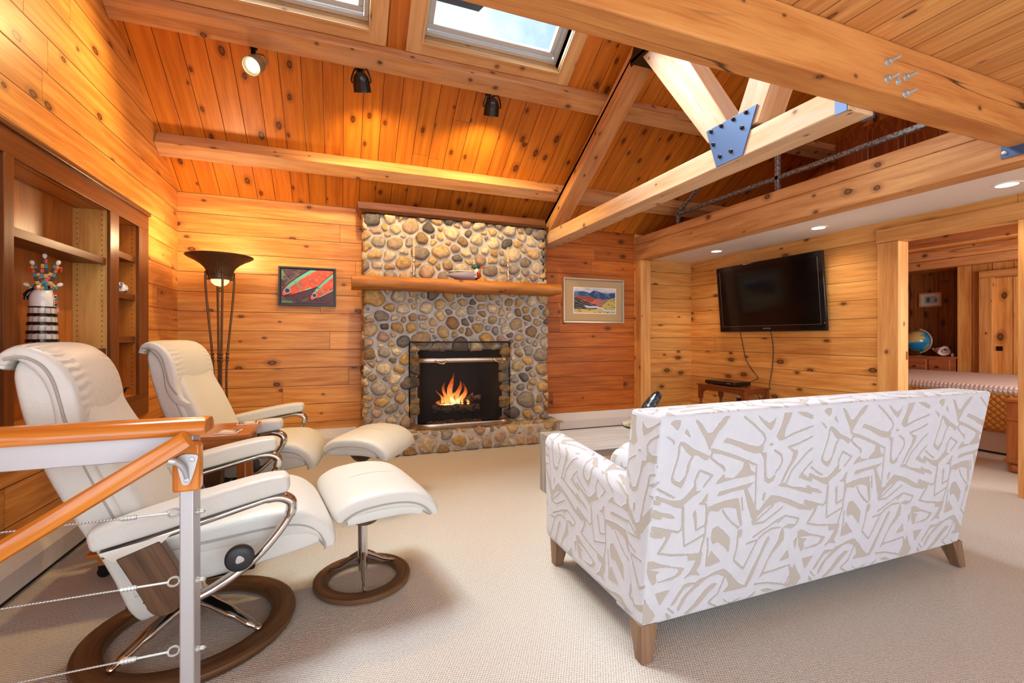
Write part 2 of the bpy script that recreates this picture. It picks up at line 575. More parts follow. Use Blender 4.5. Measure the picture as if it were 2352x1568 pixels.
M['leather'] = leather('cream_leather', lin(214, 216, 212))
M['leather_seam'] = plain('leather_seam', lin(168, 166, 158), .6)


def crease_leather():
    """leather with gathers: 'gather' attribute scales a fine pleat bump"""
    m = N('gathered_leather')
    tc = m.n('TexCoord').outputs['Object']
    at = m.n('Attribute', attribute_name='gather').outputs['Fac']
    ph = m.n('Attribute', attribute_name='pleat').outputs['Fac']
    n1 = m.noise(tc, 260, 2, .5)
    w = m.noise(tc, 10, 2, .5)
    pl = m.m('SINE', m.m('MULTIPLY_ADD', w, 7.0, m.m('MULTIPLY', ph, 1.0)))
    h = m.m('ADD', m.m('MULTIPLY', n1, .06), m.m('MULTIPLY', m.m('MULTIPLY', pl, at), .5))
    h = m.m('ADD', h, m.m('MULTIPLY', m.noise(tc, 16, 3, .55, .8), .8))
    return m.bsdf(lin(214, 216, 212), .42, h, .4, .012, Specular_IOR_Level=.4)


M['leather_g'] = crease_leather()


def carpet():
    m = N('loop_pile_carpet')
    g = m.n('NewGeometry').outputs['Position']
    sp = m.n('SeparateXYZ', {0: g})
    x, y = sp.outputs[0], sp.outputs[1]
    rx = m.m('SINE', m.m('MULTIPLY', m.m('ADD', x, m.m('MULTIPLY', y, .25)), 2 * PI / .0125))
    ry = m.m('SINE', m.m('MULTIPLY', m.m('SUBTRACT', y, m.m('MULTIPLY', x, .25)), 2 * PI / .0125))
    lo = m.m('MULTIPLY', m.m('ADD', m.m('MULTIPLY', rx, ry), 1.0), .5)
    n1 = m.noise(g, 120, 2, .6)
    n2 = m.noise(g, 1.3, 3, .6)
    f = m.m('ADD', m.m('MULTIPLY', lo, .55), m.m('MULTIPLY', n1, .6))
    col = m.mix(m.step(f, .2, .8), lin(156, 152, 147), lin(212, 208, 201))
    col = m.mix(m.m('MULTIPLY', m.step(n2, .35, .7), .2), col, lin(196, 186, 176))
    return m.bsdf(col, .95, f, .6, .006, Specular_IOR_Level=.1)


M['carpet'] = carpet()


def stone():
    m = N('river_stone')
    tc = m.n('NewGeometry').outputs['Position']
    at = m.n('Attribute', attribute_name='tint').outputs['Color']
    n1 = m.noise(tc, 26, 4, .62, .6)
    n2 = m.noise(tc, 150, 2, .6)
    col = m.mix(m.step(n1, .35, .68), m.mix(1.0, at, (.62, .58, .54, 1), 'MULTIPLY'), at)
    col = m.mix(m.m('MULTIPLY', m.step(n2, .5, .72), .3), col, lin(206, 180, 140))
    h = m.m('ADD', m.m('MULTIPLY', n1, .8), m.m('MULTIPLY', n2, .2))
    return m.bsdf(col, .72, h, .55, .012, Specular_IOR_Level=.35)


M['stone'] = stone()


def mortar():
    m = N('mortar')
    tc = m.n('NewGeometry').outputs['Position']
    n1 = m.noise(tc, 14, 4, .6)
    n2 = m.noise(tc, 130, 3, .65)
    col = m.mix(m.step(n1, .3, .7), lin(172, 166, 160), lin(206, 198, 188))
    return m.bsdf(col, .95, n2, .7, .01, Specular_IOR_Level=.15)


M['mortar'] = mortar()


def vcol(name, attr='paint', rough=.6, bump=0.0, spec=.3):
    m = N(name)
    at = m.n('Attribute', attribute_name=attr).outputs['Color']
    tc = m.n('TexCoord').outputs['Object']
    n = m.noise(tc, 180, 3, .6)
    col = m.mix(.22, at, m.mix(n, tuple([.55] * 3) + (1,), tuple([1.3] * 3) + (1,)), 'MULTIPLY')
    return m.bsdf(at if bump == 0 else col, rough, n, max(bump, .001), .004, Specular_IOR_Level=spec)


M['painting'] = vcol('oil_painting', rough=.45, bump=.4)
M['print'] = vcol('printed_paper', rough=.5)
M['glaze'] = vcol('painted_glaze', rough=.15, spec=.5)


def glass(name, tint=(1, 1, 1, 1), refl=.08, rough=.0):
    m = N(name)
    fr = m.n('Fresnel', {'IOR': 1.45}).outputs[0]
    a = m.n('BsdfTransparent', {0: tint})
    b = m.n('BsdfGlossy', {'Color': (1, 1, 1, 1), 'Roughness': rough})
    mx = m.n('MixShader', {0: m.m('MULTIPLY', fr, refl / .08 * .6), 1: a, 2: b})
    m.t.links.new(mx.outputs[0], m.out.inputs['Surface'])
    return m.mat


M['glass'] = glass('skylight_glass', lin(236, 244, 246))


def emit(name, c, s):
    m = N(name)
    e = m.n('Emission', {'Color': c, 'Strength': s})
    m.t.links.new(e.outputs[0], m.out.inputs['Surface'])
    return m.mat


M['bulb'] = emit('lit_bulb', (1, .93, .8, 1), 14)
M['downlight'] = emit('lit_downlight', (1, .95, .88, 1), 7)
M['lampglass'] = emit('lit_amber_glass', (1, .72, .36, 1), 1.7)


def screen_mesh():
    m = N('fire_screen_mesh')
    a = m.n('BsdfTransparent', {0: (1, 1, 1, 1)})
    b = m.n('BsdfPrincipled', {'Base Color': lin(30, 24, 22), 'Roughness': .5, 'Metallic': .4})
    mx = m.n('MixShader', {0: .36, 1: a, 2: b.outputs[0]})
    m.t.links.new(mx.outputs[0], m.out.inputs['Surface'])
    return m.mat


M['mesh'] = screen_mesh()


def fabric():
    """ivory cut velvet brush strokes over a taupe woven ground; 'pile' holds a signed distance in metres"""
    m = N('brushstroke_velvet')
    d = m.n('Attribute', attribute_name='pile').outputs['Fac']
    uv = m.n('Attribute', attribute_name='cloth').outputs['Vector']
    wob = m.m('MULTIPLY', m.m('SUBTRACT', m.noise(uv, 60, 3, .65), .5), .006)
    dd = m.m('ADD', d, wob)
    pile = m.step(dd, -.0008, .0012)
    ridge = m.m('MULTIPLY', m.step(dd, -.001, .002), m.step(dd, .002, .008, 1.0, 0.0))
    nn = m.noise(uv, 22, 3, .6)
    velvet = m.mix(nn, lin(190, 193, 202), lin(205, 207, 214))
    sp = m.n('SeparateXYZ', {0: uv})
    wv = m.m('MULTIPLY', m.m('SINE', m.m('MULTIPLY', sp.outputs[0], 1500.0)), m.m('SINE', m.m('MULTIPLY', sp.outputs[1], 1100.0)))
    ground = m.mix(m.m('MULTIPLY_ADD', wv, .5, .5), lin(160, 153, 145), lin(190, 183, 174))
    col = m.mix(pile, ground, velvet)
    h = m.m('ADD', m.m('MULTIPLY', pile, .8), m.m('MULTIPLY', ridge, .25))
    h = m.m('ADD', h, m.m('MULTIPLY', m.noise(uv, 420, 2, .6), .12))
    return m.bsdf(col, .9, h, .7, .004, Specular_IOR_Level=.15, Sheen_Weight=.25)


M['sofa'] = fabric()


def quilt():
    m = N('gold_quilt')
    uv = m.n('UVMap').outputs[0]
    sp = m.n('SeparateXYZ', {0: uv})
    a = m.m('ADD', sp.outputs[0], sp.outputs[1]); b = m.m('SUBTRACT', sp.outputs[0], sp.outputs[1])
    f = lambda q: m.m('ABSOLUTE', m.m('SINE', m.m('MULTIPLY', q, PI / .062)))
    h = m.m('POWER', m.m('MULTIPLY', f(a), f(b)), .4)
    col = m.mix(h, lin(176, 112, 36), lin(216, 152, 66))
    return m.bsdf(col, .7, h, .8, .012)


M['quilt'] = quilt()


def blanket():
    m = N('pale_blanket')
    uv = m.n('UVMap').outputs[0]
    sp = m.n('SeparateXYZ', {0: uv})
    f = lambda q: m.m('ABSOLUTE', m.m('SINE', m.m('MULTIPLY', q, PI / .035)))
    h = m.m('MULTIPLY', f(sp.outputs[0]), f(sp.outputs[1]))
    return m.bsdf(m.mix(h, lin(206, 200, 204), lin(236, 232, 234)), .8, h, .6, .008)


M['blanket'] = blanket()


def perforated():
    m = N('perforated_heater_cover')
    uv = m.n('UVMap').outputs[0]
    sp = m.n('SeparateXYZ', {0: uv})
    f = lambda q: m.m('SUBTRACT', m.m('FRACT', m.m('DIVIDE', q, .0075)), .5)
    r = m.m('SQRT', m.m('ADD', m.m('POWER', f(sp.outputs[0]), 2.0), m.m('POWER', f(sp.outputs[1]), 2.0)))
    hole = m.step(r, .24, .34)
    return m.bsdf(m.mix(hole, lin(150, 148, 148), lin(236, 234, 234)), .4, hole, .4, .002)


M['perf'] = perforated()


def bronze():
    m = N('dark_ribbed_resin')
    tc = m.n('TexCoord').outputs['Object']
    n = m.noise(tc, 40, 3, .6)
    return m.bsdf(m.mix(n, lin(70, 46, 28), lin(112, 78, 50)), .38, n, .3, .004, Metallic=.35)


M['bronze'] = bronze()


def patina():
    m = N('patinated_bronze')
    tc = m.n('TexCoord').outputs['Object']
    n = m.noise(tc, 30, 3, .6)
    sp = m.n('SeparateXYZ', {0: tc})
    return m.bsdf(m.mix(m.step(n, .4, .65), lin(44, 48, 56), lin(96, 104, 112)), .22, n, .3, .006, Metallic=.6)


M['patina'] = patina()


def rough_rock():
    m = N('lichen_rock')
    tc = m.n('NewGeometry').outputs['Position']
    n = m.noise(tc, 30, 4, .65)
    return m.bsdf(m.mix(m.step(n, .35, .65), lin(120, 108, 84), lin(206, 198, 172)), .85, n, .8, .01)


M['rock'] = rough_rock()


def charlog():
    m = N('charred_log')
    tc = m.n('TexCoord').outputs['Object']
    n = m.noise(tc, 34, 4, .65)
    return m.bsdf(m.mix(m.step(n, .4, .65), lin(26, 20, 18), lin(104, 82, 70)), .9, n, .9, .02)


M['log'] = charlog()


def lava():
    m = N('lava_rock')
    tc = m.n('NewGeometry').outputs['Position']
    n = m.noise(tc, 60, 3, .65)
    return m.bsdf(m.mix(n, lin(70, 50, 46), lin(140, 104, 96)), .9, n, .9, .01)


M['lava'] = lava()


def flame(name, c0, c1, s0, s1, alpha):
    m = N(name)
    h = m.n('Attribute', attribute_name='height').outputs['Fac']
    tc = m.n('NewGeometry').outputs['Position']
    n = m.noise(tc, 26, 3, .6, .6)
    f = m.m('ADD', h, m.m('MULTIPLY', m.m('SUBTRACT', n, .5), .5), clamp=True)
    lw = m.n('LayerWeight', {'Blend': .35}).outputs['Facing']
    core = m.m('SUBTRACT', 1.0, lw)
    col = m.mix(m.step(f, .0, .85), c0, c1)
    e = m.n('Emission', {'Color': col, 'Strength': m.m('MULTIPLY', m.step(f, .0, .9, s0, s1), m.m('MULTIPLY_ADD', core, .9, .25))})
    tr = m.n('BsdfTransparent')
    a = m.m('MULTIPLY', m.step(f, .45, 1.0, alpha, .12), m.step(core, .05, .7, .12, 1.0))
    mx = m.n('MixShader', {0: a, 1: tr, 2: e})
    m.t.links.new(mx.outputs[0], m.out.inputs['Surface'])
    return m.mat


M['flame'] = flame('flame_orange', (1, .42, .09, 1), (.9, .12, .015, 1), 2.6, 1.0, .8)
M['flame_core'] = flame('flame_core', (1, .74, .36, 1), (1, .36, .06, 1), 4.0, 2.0, .9)


def rope():
    m = N('steel_cable')
    uv = m.n('UVMap').outputs[0]
    sp = m.n('SeparateXYZ', {0: uv})
    w = m.m('SINE', m.m('ADD', m.m('MULTIPLY', sp.outputs[0], 900.0), m.m('MULTIPLY', sp.outputs[1], 900.0)))
    return m.bsdf(m.mix(m.m('MULTIPLY_ADD', w, .5, .5), lin(150, 150, 150), lin(220, 220, 218)), .35, w, .4, .001, Metallic=.8)


M['cable'] = rope()


def world():
    w = bpy.data.worlds.new('sky')
    SC.world = w
    w.use_nodes = True
    t = w.node_tree
    t.nodes.clear()
    out = t.nodes.new('ShaderNodeOutputWorld')
    bg = t.nodes.new('ShaderNodeBackground')
    tc = t.nodes.new('ShaderNodeTexCoord')
    no = t.nodes.new('ShaderNodeTexNoise')
    no.inputs['Scale'].default_value = 2.6
    no.inputs['Detail'].default_value = 6
    no.inputs['Roughness'].default_value = .55
    mr = t.nodes.new('ShaderNodeMapRange')
    mr.inputs['From Min'].default_value = .40
    mr.inputs['From Max'].default_value = .56
    mx = t.nodes.new('ShaderNodeMix')
    mx.data_type = 'RGBA'
    mx.inputs[6].default_value = (.26, .46, .80, 1)
    mx.inputs[7].default_value = (.88, .93, 1.0, 1)
    t.links.new(tc.outputs['Generated'], no.inputs['Vector'])
    t.links.new(no.outputs[0], mr.inputs[0])
    t.links.new(mr.outputs[0], mx.inputs[0])
    t.links.new(mx.outputs[2], bg.inputs[0])
    bg.inputs[1].default_value = WORLD_STRENGTH
    t.links.new(bg.outputs[0], out.inputs[0])


WORLD_STRENGTH = 1.6
world()
M['wall_loft'] = wood('loft_wall_boards', lin(196, 116, 48), lin(160, 80, 26), KN, W=.16, off=.02, L=6.0, knots=.4, kr=.024, rough=.45, var=.3, seed=31.0, groove=.006, ks=(3.0, 6.25))
# ------------------------------------------------------------------ room frame
XL, XB, XT, YB, YR = -1.37, 3.55, 4.47, 4.92, -2.6      # left wall, loft beam face, alcove wall, back wall, rear wall
SL = .632
AN = math.atan(SL)
CA, SA = math.cos(AN), math.sin(AN)
Z0 = 2.447
XG = 5.4                                                # gable beyond the loft
YRIDGE = 1.0
DECK = 2.43


def roof(y):
    return Z0 + SL * (YB - y)


def slope(x, s, d=0.0):
    """point on the roof: x, s metres up the slope from the back wall, d metres below it"""
    return V(x, YB - s * CA - d * SA, Z0 + s * SA - d * CA)


def struct(name, g, mat, label=None, cat=None, **k):
    o = g.build(name, mat, **k)
    o['kind'] = 'structure'
    if label: o['label'] = label
    if cat: o['category'] = cat
    return o


# floor
g = G()
g.poly([V(-1.6, YR, 0), V(8.7, YR, 0), V(8.7, 5.2, 0), V(-1.6, 5.2, 0)])
struct('floor', g, M['carpet'], 'pale beige loop pile carpet over the whole floor', 'floor')

# back wall with the firebox hole
g = G((1, 0, 0))
fx0, fx1, fz0, fz1 = .73, 1.65, .2, 1.0
y = YB
for (a, b, c, d) in ((XL, fx0, 0, Z0), (fx1, XG, 0, Z0), (fx0, fx1, 0, fz0), (fx0, fx1, fz1, Z0)):
    if a == fx1:
        g2 = G((1, 0, 0))
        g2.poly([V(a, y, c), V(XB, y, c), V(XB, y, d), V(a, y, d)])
        struct('wall_back_right', g2, M['wall_far'], 'deep orange board wall right of the stone fireplace', 'wall')
        g3 = G((1, 0, 0))
        g3.poly([V(XB, y, c), V(XG, y, c), V(XG, y, d), V(XB, y, d)])
        struct('wall_alcove', g3, M['wall_tv'], 'short board wall facing the room inside the television alcove', 'wall')
    else:
        g.poly([V(a, y, c), V(b, y, c), V(b, y, d), V(a, y, d)])
struct('wall_back', g, M['wall'], 'pine board wall behind the floor lamp and fish painting', 'wall')

# left wall with the bookcase recess
g = G((0, 1, 0))
ry0, ry1, rz0, rz1 = 1.9, 4.18, .58, 2.03


def lw(pts):
    g.poly([V(XL, a, b) for a, b in pts])


lw([(YR, 2.15), (ry0, 2.15), (ry0, roof(ry0)), (YRIDGE, roof(YRIDGE)), (YR, roof(YRIDGE) - SL * (YRIDGE - YR))])
lw([(YR, 0), (ry0, 0), (ry0, .55), (YR, .55)])
lw([(YR, .55), (-1.55, .55), (-1.55, 2.15), (YR, 2.15)])
lw([(.45, .55), (ry0, .55), (ry0, 2.15), (.45, 2.15)])
lw([(ry1, 0), (YB, 0), (YB, Z0), (ry1, roof(ry1))])
lw([(ry0, 0), (ry1, 0), (ry1, rz0), (ry0, rz0)])
lw([(ry0, rz1), (ry1, rz1), (ry1, roof(ry1)), (ry0, roof(ry0))])
struct('wall_left', g, M['wall'], 'tall pine board wall holding the built-in bookcase', 'wall')

# right (television) wall with doorway
g = G((0, 1, 0))
dy0, dy1, dz = 1.66, 2.46, 1.945
HS = 2.42
g.poly([V(XT, dy1, 0), V(XT, YB, 0), V(XT, YB, HS), V(XT, dy1, HS)])
g.poly([V(XT, YR, 0), V(XT, dy0, 0), V(XT, dy0, HS), V(XT, YR, HS)])
g.poly([V(XT, dy0, dz), V(XT, dy1, dz), V(XT, dy1, HS), V(XT, dy0, HS)])
struct('wall_right', g, M['wall_tv'], 'pine board wall behind the television', 'wall')

# rear wall with big windows (behind the camera)
g = G((1, 0, 0))
RZ = roof(YRIDGE) - SL * (YRIDGE - YR)
wx0, wx1, wz0, wz1 = -.9, 4.1, .25, 2.25
for (a, b, c, d) in ((XL, wx0, 0, RZ), (wx1, XG, 0, RZ), (wx0, wx1, 0, wz0), (wx0, wx1, wz1, RZ)):
    g.poly([V(a, YR, c), V(b, YR, c), V(b, YR, d), V(a, YR, d)])
struct('wall_rear', g, M['wall'])
t = thing('window_1', 'wide window wall behind the viewer', 'window')
t['kind'] = 'structure'
g = G((0, 0, 1))
for k in range(5):
    x = wx0 + (wx1 - wx0) * k / 4
    g.box((x - .04, YR - .06, wz0), (x + .04, YR + .04, wz1))
g.box((wx0, YR - .06, wz0 - .04), (wx1, YR + .04, wz0 + .05))
g.box((wx0, YR - .06, wz1 - .05), (wx1, YR + .04, wz1 + .04))
g.build('window_frame', M['trim'], t)
g = G()
g.poly([V(wx0, YR - .02, wz0), V(wx1, YR - .02, wz0), V(wx1, YR - .02, wz1), V(wx0, YR - .02, wz1)])
g.build('window_pane', M['glass'], t)

t = thing('window_5', 'added unseen window in the bookcase wall behind the viewer', 'window')  # made-up window, added so light reaches the near carpet
t['kind'] = 'structure'
g = G((0, 1, 0))
for a, b, c, d in ((-1.55, .45, .50, .58), (-1.55, .45, 2.10, 2.18), (-1.6, -1.52, .50, 2.18), (.42, .50, .50, 2.18), (-.58, -.52, .58, 2.1)):
    g.box((XL - .05, a, c), (XL + .02, b, d))
g.build('window_frame', M['trim'], t)
g = G()
g.poly([V(XL - .02, -1.55, .55), V(XL - .02, .45, .55), V(XL - .02, .45, 2.15), V(XL - .02, -1.55, 2.15)])
g.build('window_pane', M['glass'], t)

# roof slope with two skylight openings
SKY = [(-.93, .20), (.594, 1.727)]
ss0, ss1 = 1.727, 2.85
smax = (YB - YRIDGE) / CA
g = G(slope(0, 1) - slope(0, 0))


def rp(x0, x1, a, b):
    g.poly([slope(x0, a), slope(x1, a), slope(x1, b), slope(x0, b)])


rp(XL, XG, -.1, ss0)
rp(XL, XG, ss1, smax)
xs = [XL, SKY[0][0], SKY[0][1], SKY[1][0], SKY[1][1], XG]
for a, b in ((0, 1), (2, 3), (4, 5)):
    rp(xs[a], xs[b], ss0, ss1)
struct('ceiling', g, M['ceil'], 'sloping ceiling of knotty orange pine boards', 'ceiling')
# outer roof skin keeps daylight out
g = G((1, 0, 0))


def rq(x0, x1, a, b):
    g.prism([slope(x0, a, -.03), slope(x1, a, -.03), slope(x1, b, -.03), slope(x0, b, -.03)], slope(0, 0, -.12) - slope(0, 0, -.03))


rq(XL - .2, XG + .2, -.4, ss0)
rq(XL - .2, XG + .2, ss1, smax + .05)
for a, b in ((0, 1), (2, 3), (4, 5)):
    rq(xs[a] - (.2 if a == 0 else 0), xs[b] + (.2 if b == 5 else 0), ss0, ss1)
struct('roof_skin', g, M['darktrim'])


# rear slope with two unseen skylights added to light the upper room
def rslope(x, s, d=0.0):
    return V(x, YRIDGE - s * CA + d * SA, roof(YRIDGE) - s * SA - d * CA)


RS = [(-.9, 1.1), (1.9, 3.4)]
ra, rb = .9, 2.3
rmax = (YRIDGE - YR) / CA
g = G(rslope(0, 0) - rslope(0, 1))
rx = [XL, RS[0][0], RS[0][1], RS[1][0], RS[1][1], XG]
for x0, x1, a, b in [(XL, XG, 0, ra), (XL, XG, rb, rmax)] + [(rx[i], rx[i + 1], ra, rb) for i in (0, 2, 4)]:
    g.poly([rslope(x0, a), rslope(x1, a), rslope(x1, b), rslope(x0, b)])
struct('ceiling_rear', g, M['ceil'])
t = thing('window_2', 'added unseen roof windows behind the viewer', 'window')
t['kind'] = 'structure'
for k in range(2):
    g = G()
    x0, x1 = RS[k]
    g.poly([rslope(x0, ra, -.02), rslope(x1, ra, -.02), rslope(x1, rb, -.02), rslope(x0, rb, -.02)])
    g.build('window_pane', M['glass'], t)

# gable beyond the loft
g = G((0, 0, 1))
g.poly([V(XG, YR, 0), V(XG, YB, 0), V(XG, YB, Z0), V(XG, YRIDGE, roof(YRIDGE)), V(XG, YR, RZ)])
# (lower part of that plane lies behind the bedroom doorway, so keep only the loft storey)
g = G((0, 0, 1))
g.poly([V(XG, YR, 2.3), V(XG, YB, 2.3), V(XG, YB, Z0), V(XG, YRIDGE, roof(YRIDGE)), V(XG, YR, RZ)])
struct('wall_loft', g, M['wall_loft'], 'upright board gable wall at the back of the loft', 'wall')

# loft deck over the viewer, and the loft floor over the alcove
g = G((0, 1, 0))
g.box((XL, YR, DECK), (XB + .2, 1.42, DECK + .1))
struct('ceiling_deck', g, M['deck'], 'flat pale pine board ceiling above the thick crossbeam', 'ceiling')
g = G((0, 1, 0))
g.box((XB + .16, YR, 2.36), (XG, YB, 2.39))
struct('floor_loft', g, M['deck'])
g = G()
g.box((XB + .06, YR, 2.135), (XT, YB, 2.2))
struct('ceiling_soffit', g, M['white_paint'], 'white painted soffit above the television', 'ceiling')


# ------------------------------------------------------------------ timbers
def timber(name, g, mat, label, bevel=.006, **k):
    return struct(name, g, mat, label, 'beam', bevel=bevel, **k)


def purlin(s, label, w=.14, h=.125):
    g = G((1, 0, 0))
    a, b = s - w, s
    g.prism([slope(XL, a), slope(XL, b), slope(XL, b, h), slope(XL, a, h)], V(XG - XL, 0, 0))
    return timber('ceiling_beam', g, M['beam'], label)


S1 = (YB - 3.545) / CA
S2 = (YB - 4.41) / CA
purlin(S1, 'upper rough sawn ceiling beam carrying the three spotlights')
purlin(S2, 'lower rough sawn ceiling beam above the fireplace')
g = G((1, 0, 0))
g.box((XL, 1.285, 2.195), (XB, 1.42, DECK))
timber('crossbeam', g, M['bigbeam'], 'thick planed crossbeam running over the viewer to the loft beam', .008)
g = G((0, 1, 0))
g.box((XB, YR, 2.105), (XB + .16, YB, 2.30))
timber('loft_beam', g, M['loftbeam'], 'long cracked beam under the loft edge', .006)
g = G((0, 1, 0))
g.box((XB + .004, YR, 2.302), (XB + .16, YB, 2.40))
timber('loft_plate', g, M['loftbeam'], 'upper timber lying on the cracked loft beam', .006)
g = G((0, 0, 1))
g.box((XB + .012, 4.80, 0), (XB + .165, YB, 2.105))
timber('alcove_post', g, M['trim'], 'square pine post under the far end of the loft beam', .005)

# roof truss
t = thing('roof_truss', 'pale timber roof truss with a bolted blue steel plate', 'truss', (2.3, 3.1, 2.18))
t['kind'] = 'structure'
TX0, TX1 = 2.2, 2.385


def yz(pts, x):
    return [V(x, a, b) for a, b in pts]


g = G((0, 1, 0))
g.prism(yz([(1.42, 2.178), (4.90, 2.178), (4.90, 2.318), (4.60, 2.318), (1.42, 2.31)], TX0), V(TX1 - TX0, 0, 0))
g.build('bottom_chord', M['truss'], t, world=True, bevel=.006)
g = G(slope(0, 1) - slope(0, 0))
rt = lambda y: roof(y) - .155
rb_ = lambda y: roof(y) - .335
g.prism(yz([(4.92, rt(4.92)), (1.2, rt(1.2)), (1.2, rb_(1.2)), (4.62, 2.322), (4.92, 2.322)], TX0), V(TX1 - TX0 - .01, 0, 0))
g.build('rafter', M['beam'], t, world=True, bevel=.006)
g = G((0, .55, .76))
g.prism(yz([(2.279, 2.36), (2.98, 3.345), (2.66, 3.345), (2.10, 2.40)], TX0 + .002), V(.17, 0, 0))
g.build('web', M['truss'], t, world=True, bevel=.006)
g = G((0, -.3, .9))
g.prism(yz([(2.085, 2.36), (1.40, 3.80), (1.22, 3.76), (1.905, 2.33)], TX0 + .002), V(.17, 0, 0))
g.build('web', M['truss'], t, world=True, bevel=.006)
g = G()
g.prism(yz([(2.282, 2.436), (1.903, 2.432), (2.003, 2.180), (2.2, 2.180)], TX0 - .008), V(.008, 0, 0))
pl = g.build('gusset_plate', M['blue_steel'], t, world=True, bevel=.001)
pl['label'] = 'blue painted steel gusset plate'
bpts = [(2.2397, 2.4187), (2.1575, 2.4196), (2.0662, 2.4196), (1.9760, 2.4190), (2.0035, 2.3424), (2.2215, 2.331), (2.0836, 2.236), (2.168, 2.236)]
for by, bz in bpts:
    g = G()
    g.lathe([(.0, .014), (.008, .0135), (.0095, .010), (.0095, .004), (.013, .003), (.013, 0)], (TX0 - .008, by, bz), 8, ax=(-1, 0, 0))
    o = g.build('bolt', M['lamp_black'], t, world=True)
    mw = o.matrix_world.copy()
    o.parent = pl
g = G()
g.prism(yz([(3.10, 3.32), (2.88, 3.32), (2.7, 3.60), (2.98, 3.60)], TX0 - .008), V(.008, 0, 0))
g.box((TX0 - .008, 2.86, 3.30), (TX1, 3.09, 3.345))
g.build('rafter_plate', M['lamp_black'], t, world=True)

# steel hangers and bolts of the crossbeam
t = thing('beam_hanger', 'blue steel hanger joining the truss to the thick crossbeam', 'bracket', (2.3, 1.44, 2.2))
for a, b in ((TX0 - .006, TX0), (TX1, TX1 + .006)):
    g = G()
    g.box((a, 1.42, 2.172), (b, 1.475, 2.30))
    g.build('side_plate', M['blue_steel'], t, world=True)
t = thing('beam_hanger', 'blue steel hanger on the loft beam at the end of the crossbeam', 'bracket', (XB, 1.43, 2.2))
g = G()
g.box((XB - .008, 1.24, 2.14), (XB, 1.445, 2.40))
g.build('back_plate', M['blue_steel'], t, world=True)
g = G()
for (yy, zz) in ((1.432, 2.165),):
    g.lathe([(0, .012), (.01, .011), (.012, .006), (.012, 0)], (XB - .008, 1.43, 2.17), 8, ax=(-1, 0, 0))
g.build('bolt', M['zinc'], t, world=True)
names = ['upper left', 'lower left', 'middle', 'upper right', 'lower right']
for k, (bx, bz, ln) in enumerate(((2.251, 2.328, .05), (2.246, 2.253, .05), (2.322, 2.258, .008), (2.376, 2.287, .045), (2.372, 2.212, .045))):
    lab = ['bolt at the upper left of the five in the thick crossbeam', 'bolt at the lower left of the five in the thick crossbeam',
           'short bolt flush in the middle of the five in the thick crossbeam', 'bolt at the upper right of the five in the thick crossbeam',
           'bolt at the lower right of the five in the thick crossbeam'][k]
    t = thing('beam_bolt', lab, 'bolt', (bx, 1.285, bz), 0, 'bolts through the crossbeam')
    g = G()
    g.lathe([(0, .004), (.0165, .004), (.018, .002), (.018, 0)], (0, 0, 0), 20, ax=(0, -1, 0))
    g.build('washer', M['zinc'], t, smooth=True)
    if ln > .02:
        g = G()
        g.lathe([(0, .018), (.011, .018), (.0125, .016), (.0125, .004)], (0, 0, 0), 6, ax=(0, -1, 0))
        g.build('nut', M['zinc'], t)
    g = G()
    g.lathe([(0, ln), (.006, ln), (.007, ln - .002), (.007, .004)], (0, 0, 0), 12, ax=(0, -1, 0))
    g.build('shank', M['zinc'], t, smooth=True)

# skylights
for k, (x0, x1) in enumerate(SKY):
    lab = ['left skylight showing a strip of grey frame at the top edge', 'skylight framing blue sky and cloud above the fireplace'][k]
    t = thing('window_%d' % (3 + k), lab, 'window', slope((x0 + x1) / 2, (ss0 + ss1) / 2))
    t['kind'] = 'structure'
    cw = .125
    g = G((1, 0, 0))
    sl = slope(0, 1) - slope(0, 0)

    def bar(xa, xb, a, b, d0, d1, gr, gg=None):
        (gg or g).prism([slope(xa, a, d0), slope(xb, a, d0), slope(xb, b, d0), slope(xa, b, d0)], slope(0, 0, d1) - slope(0, 0, d0), 0, gr)
    bar(x0 - cw, x1 + cw, ss0 - .098, ss0, 0, .02, (1, 0, 0))
    bar(x0 - cw, x1 + cw, ss1, ss1 + .1, 0, .02, (1, 0, 0))
    bar(x0 - cw, x0, ss0 - .098, ss1, 0, .0205, sl)
    bar(x1, x1 + cw, ss0 - .098, ss1, 0, .0205, sl)
    g.build('casing', M['skytrim'], t, world=True, bevel=.004)
    g = G((1, 0, 0))
    dep = .12
    bar(x0 - .014, x1 + .014, ss0 - .014, ss0, -dep, .03, (1, 0, 0))
    bar(x0 - .014, x1 + .014, ss1, ss1 + .014, -dep, .03, (1, 0, 0))
    bar(x0 - .014, x0, ss0, ss1, -dep, .03, sl)
    bar(x1, x1 + .014, ss0, ss1, -dep, .03, sl)
    g.build('lining', M['skytrim'], t, world=True)
    g = G((1, 0, 0))
    f = .045
    for (a, b) in ((0.0, .032), (.036, .075)):
        d0 = -dep - .02 if a == 0 else -dep - .05
        d1 = -dep + .035 if a == 0 else -dep
        bar(x0 + a, x1 - a, ss0 + a, ss0 + b, d0, d1, (1, 0, 0))
        bar(x0 + a, x1 - a, ss1 - b, ss1 - a, d0, d1, (1, 0, 0))
        bar(x0 + a, x0 + b, ss0 + b, ss1 - b, d0, d1, sl)
        bar(x1 - b, x1 - a, ss0 + b, ss1 - b, d0, d1, sl)
    g.build('sash', M['sash'], t, world=True, bevel=.004)
    g = G()
    d = -dep - .03
    g.poly([slope(x0 + .05, ss0 + .05, d), slope(x1 - .05, ss0 + .05, d), slope(x1 - .05, ss1 - .05, d), slope(x0 + .05, ss1 - .05, d)])
    g.build('window_pane', M['glass'], t, world=True)
t = thing('skylight_shade', 'dark outer shade flap seen through the skylight', 'shade', slope(.9, 2.2, -.35))
g = G((1, 0, 0))
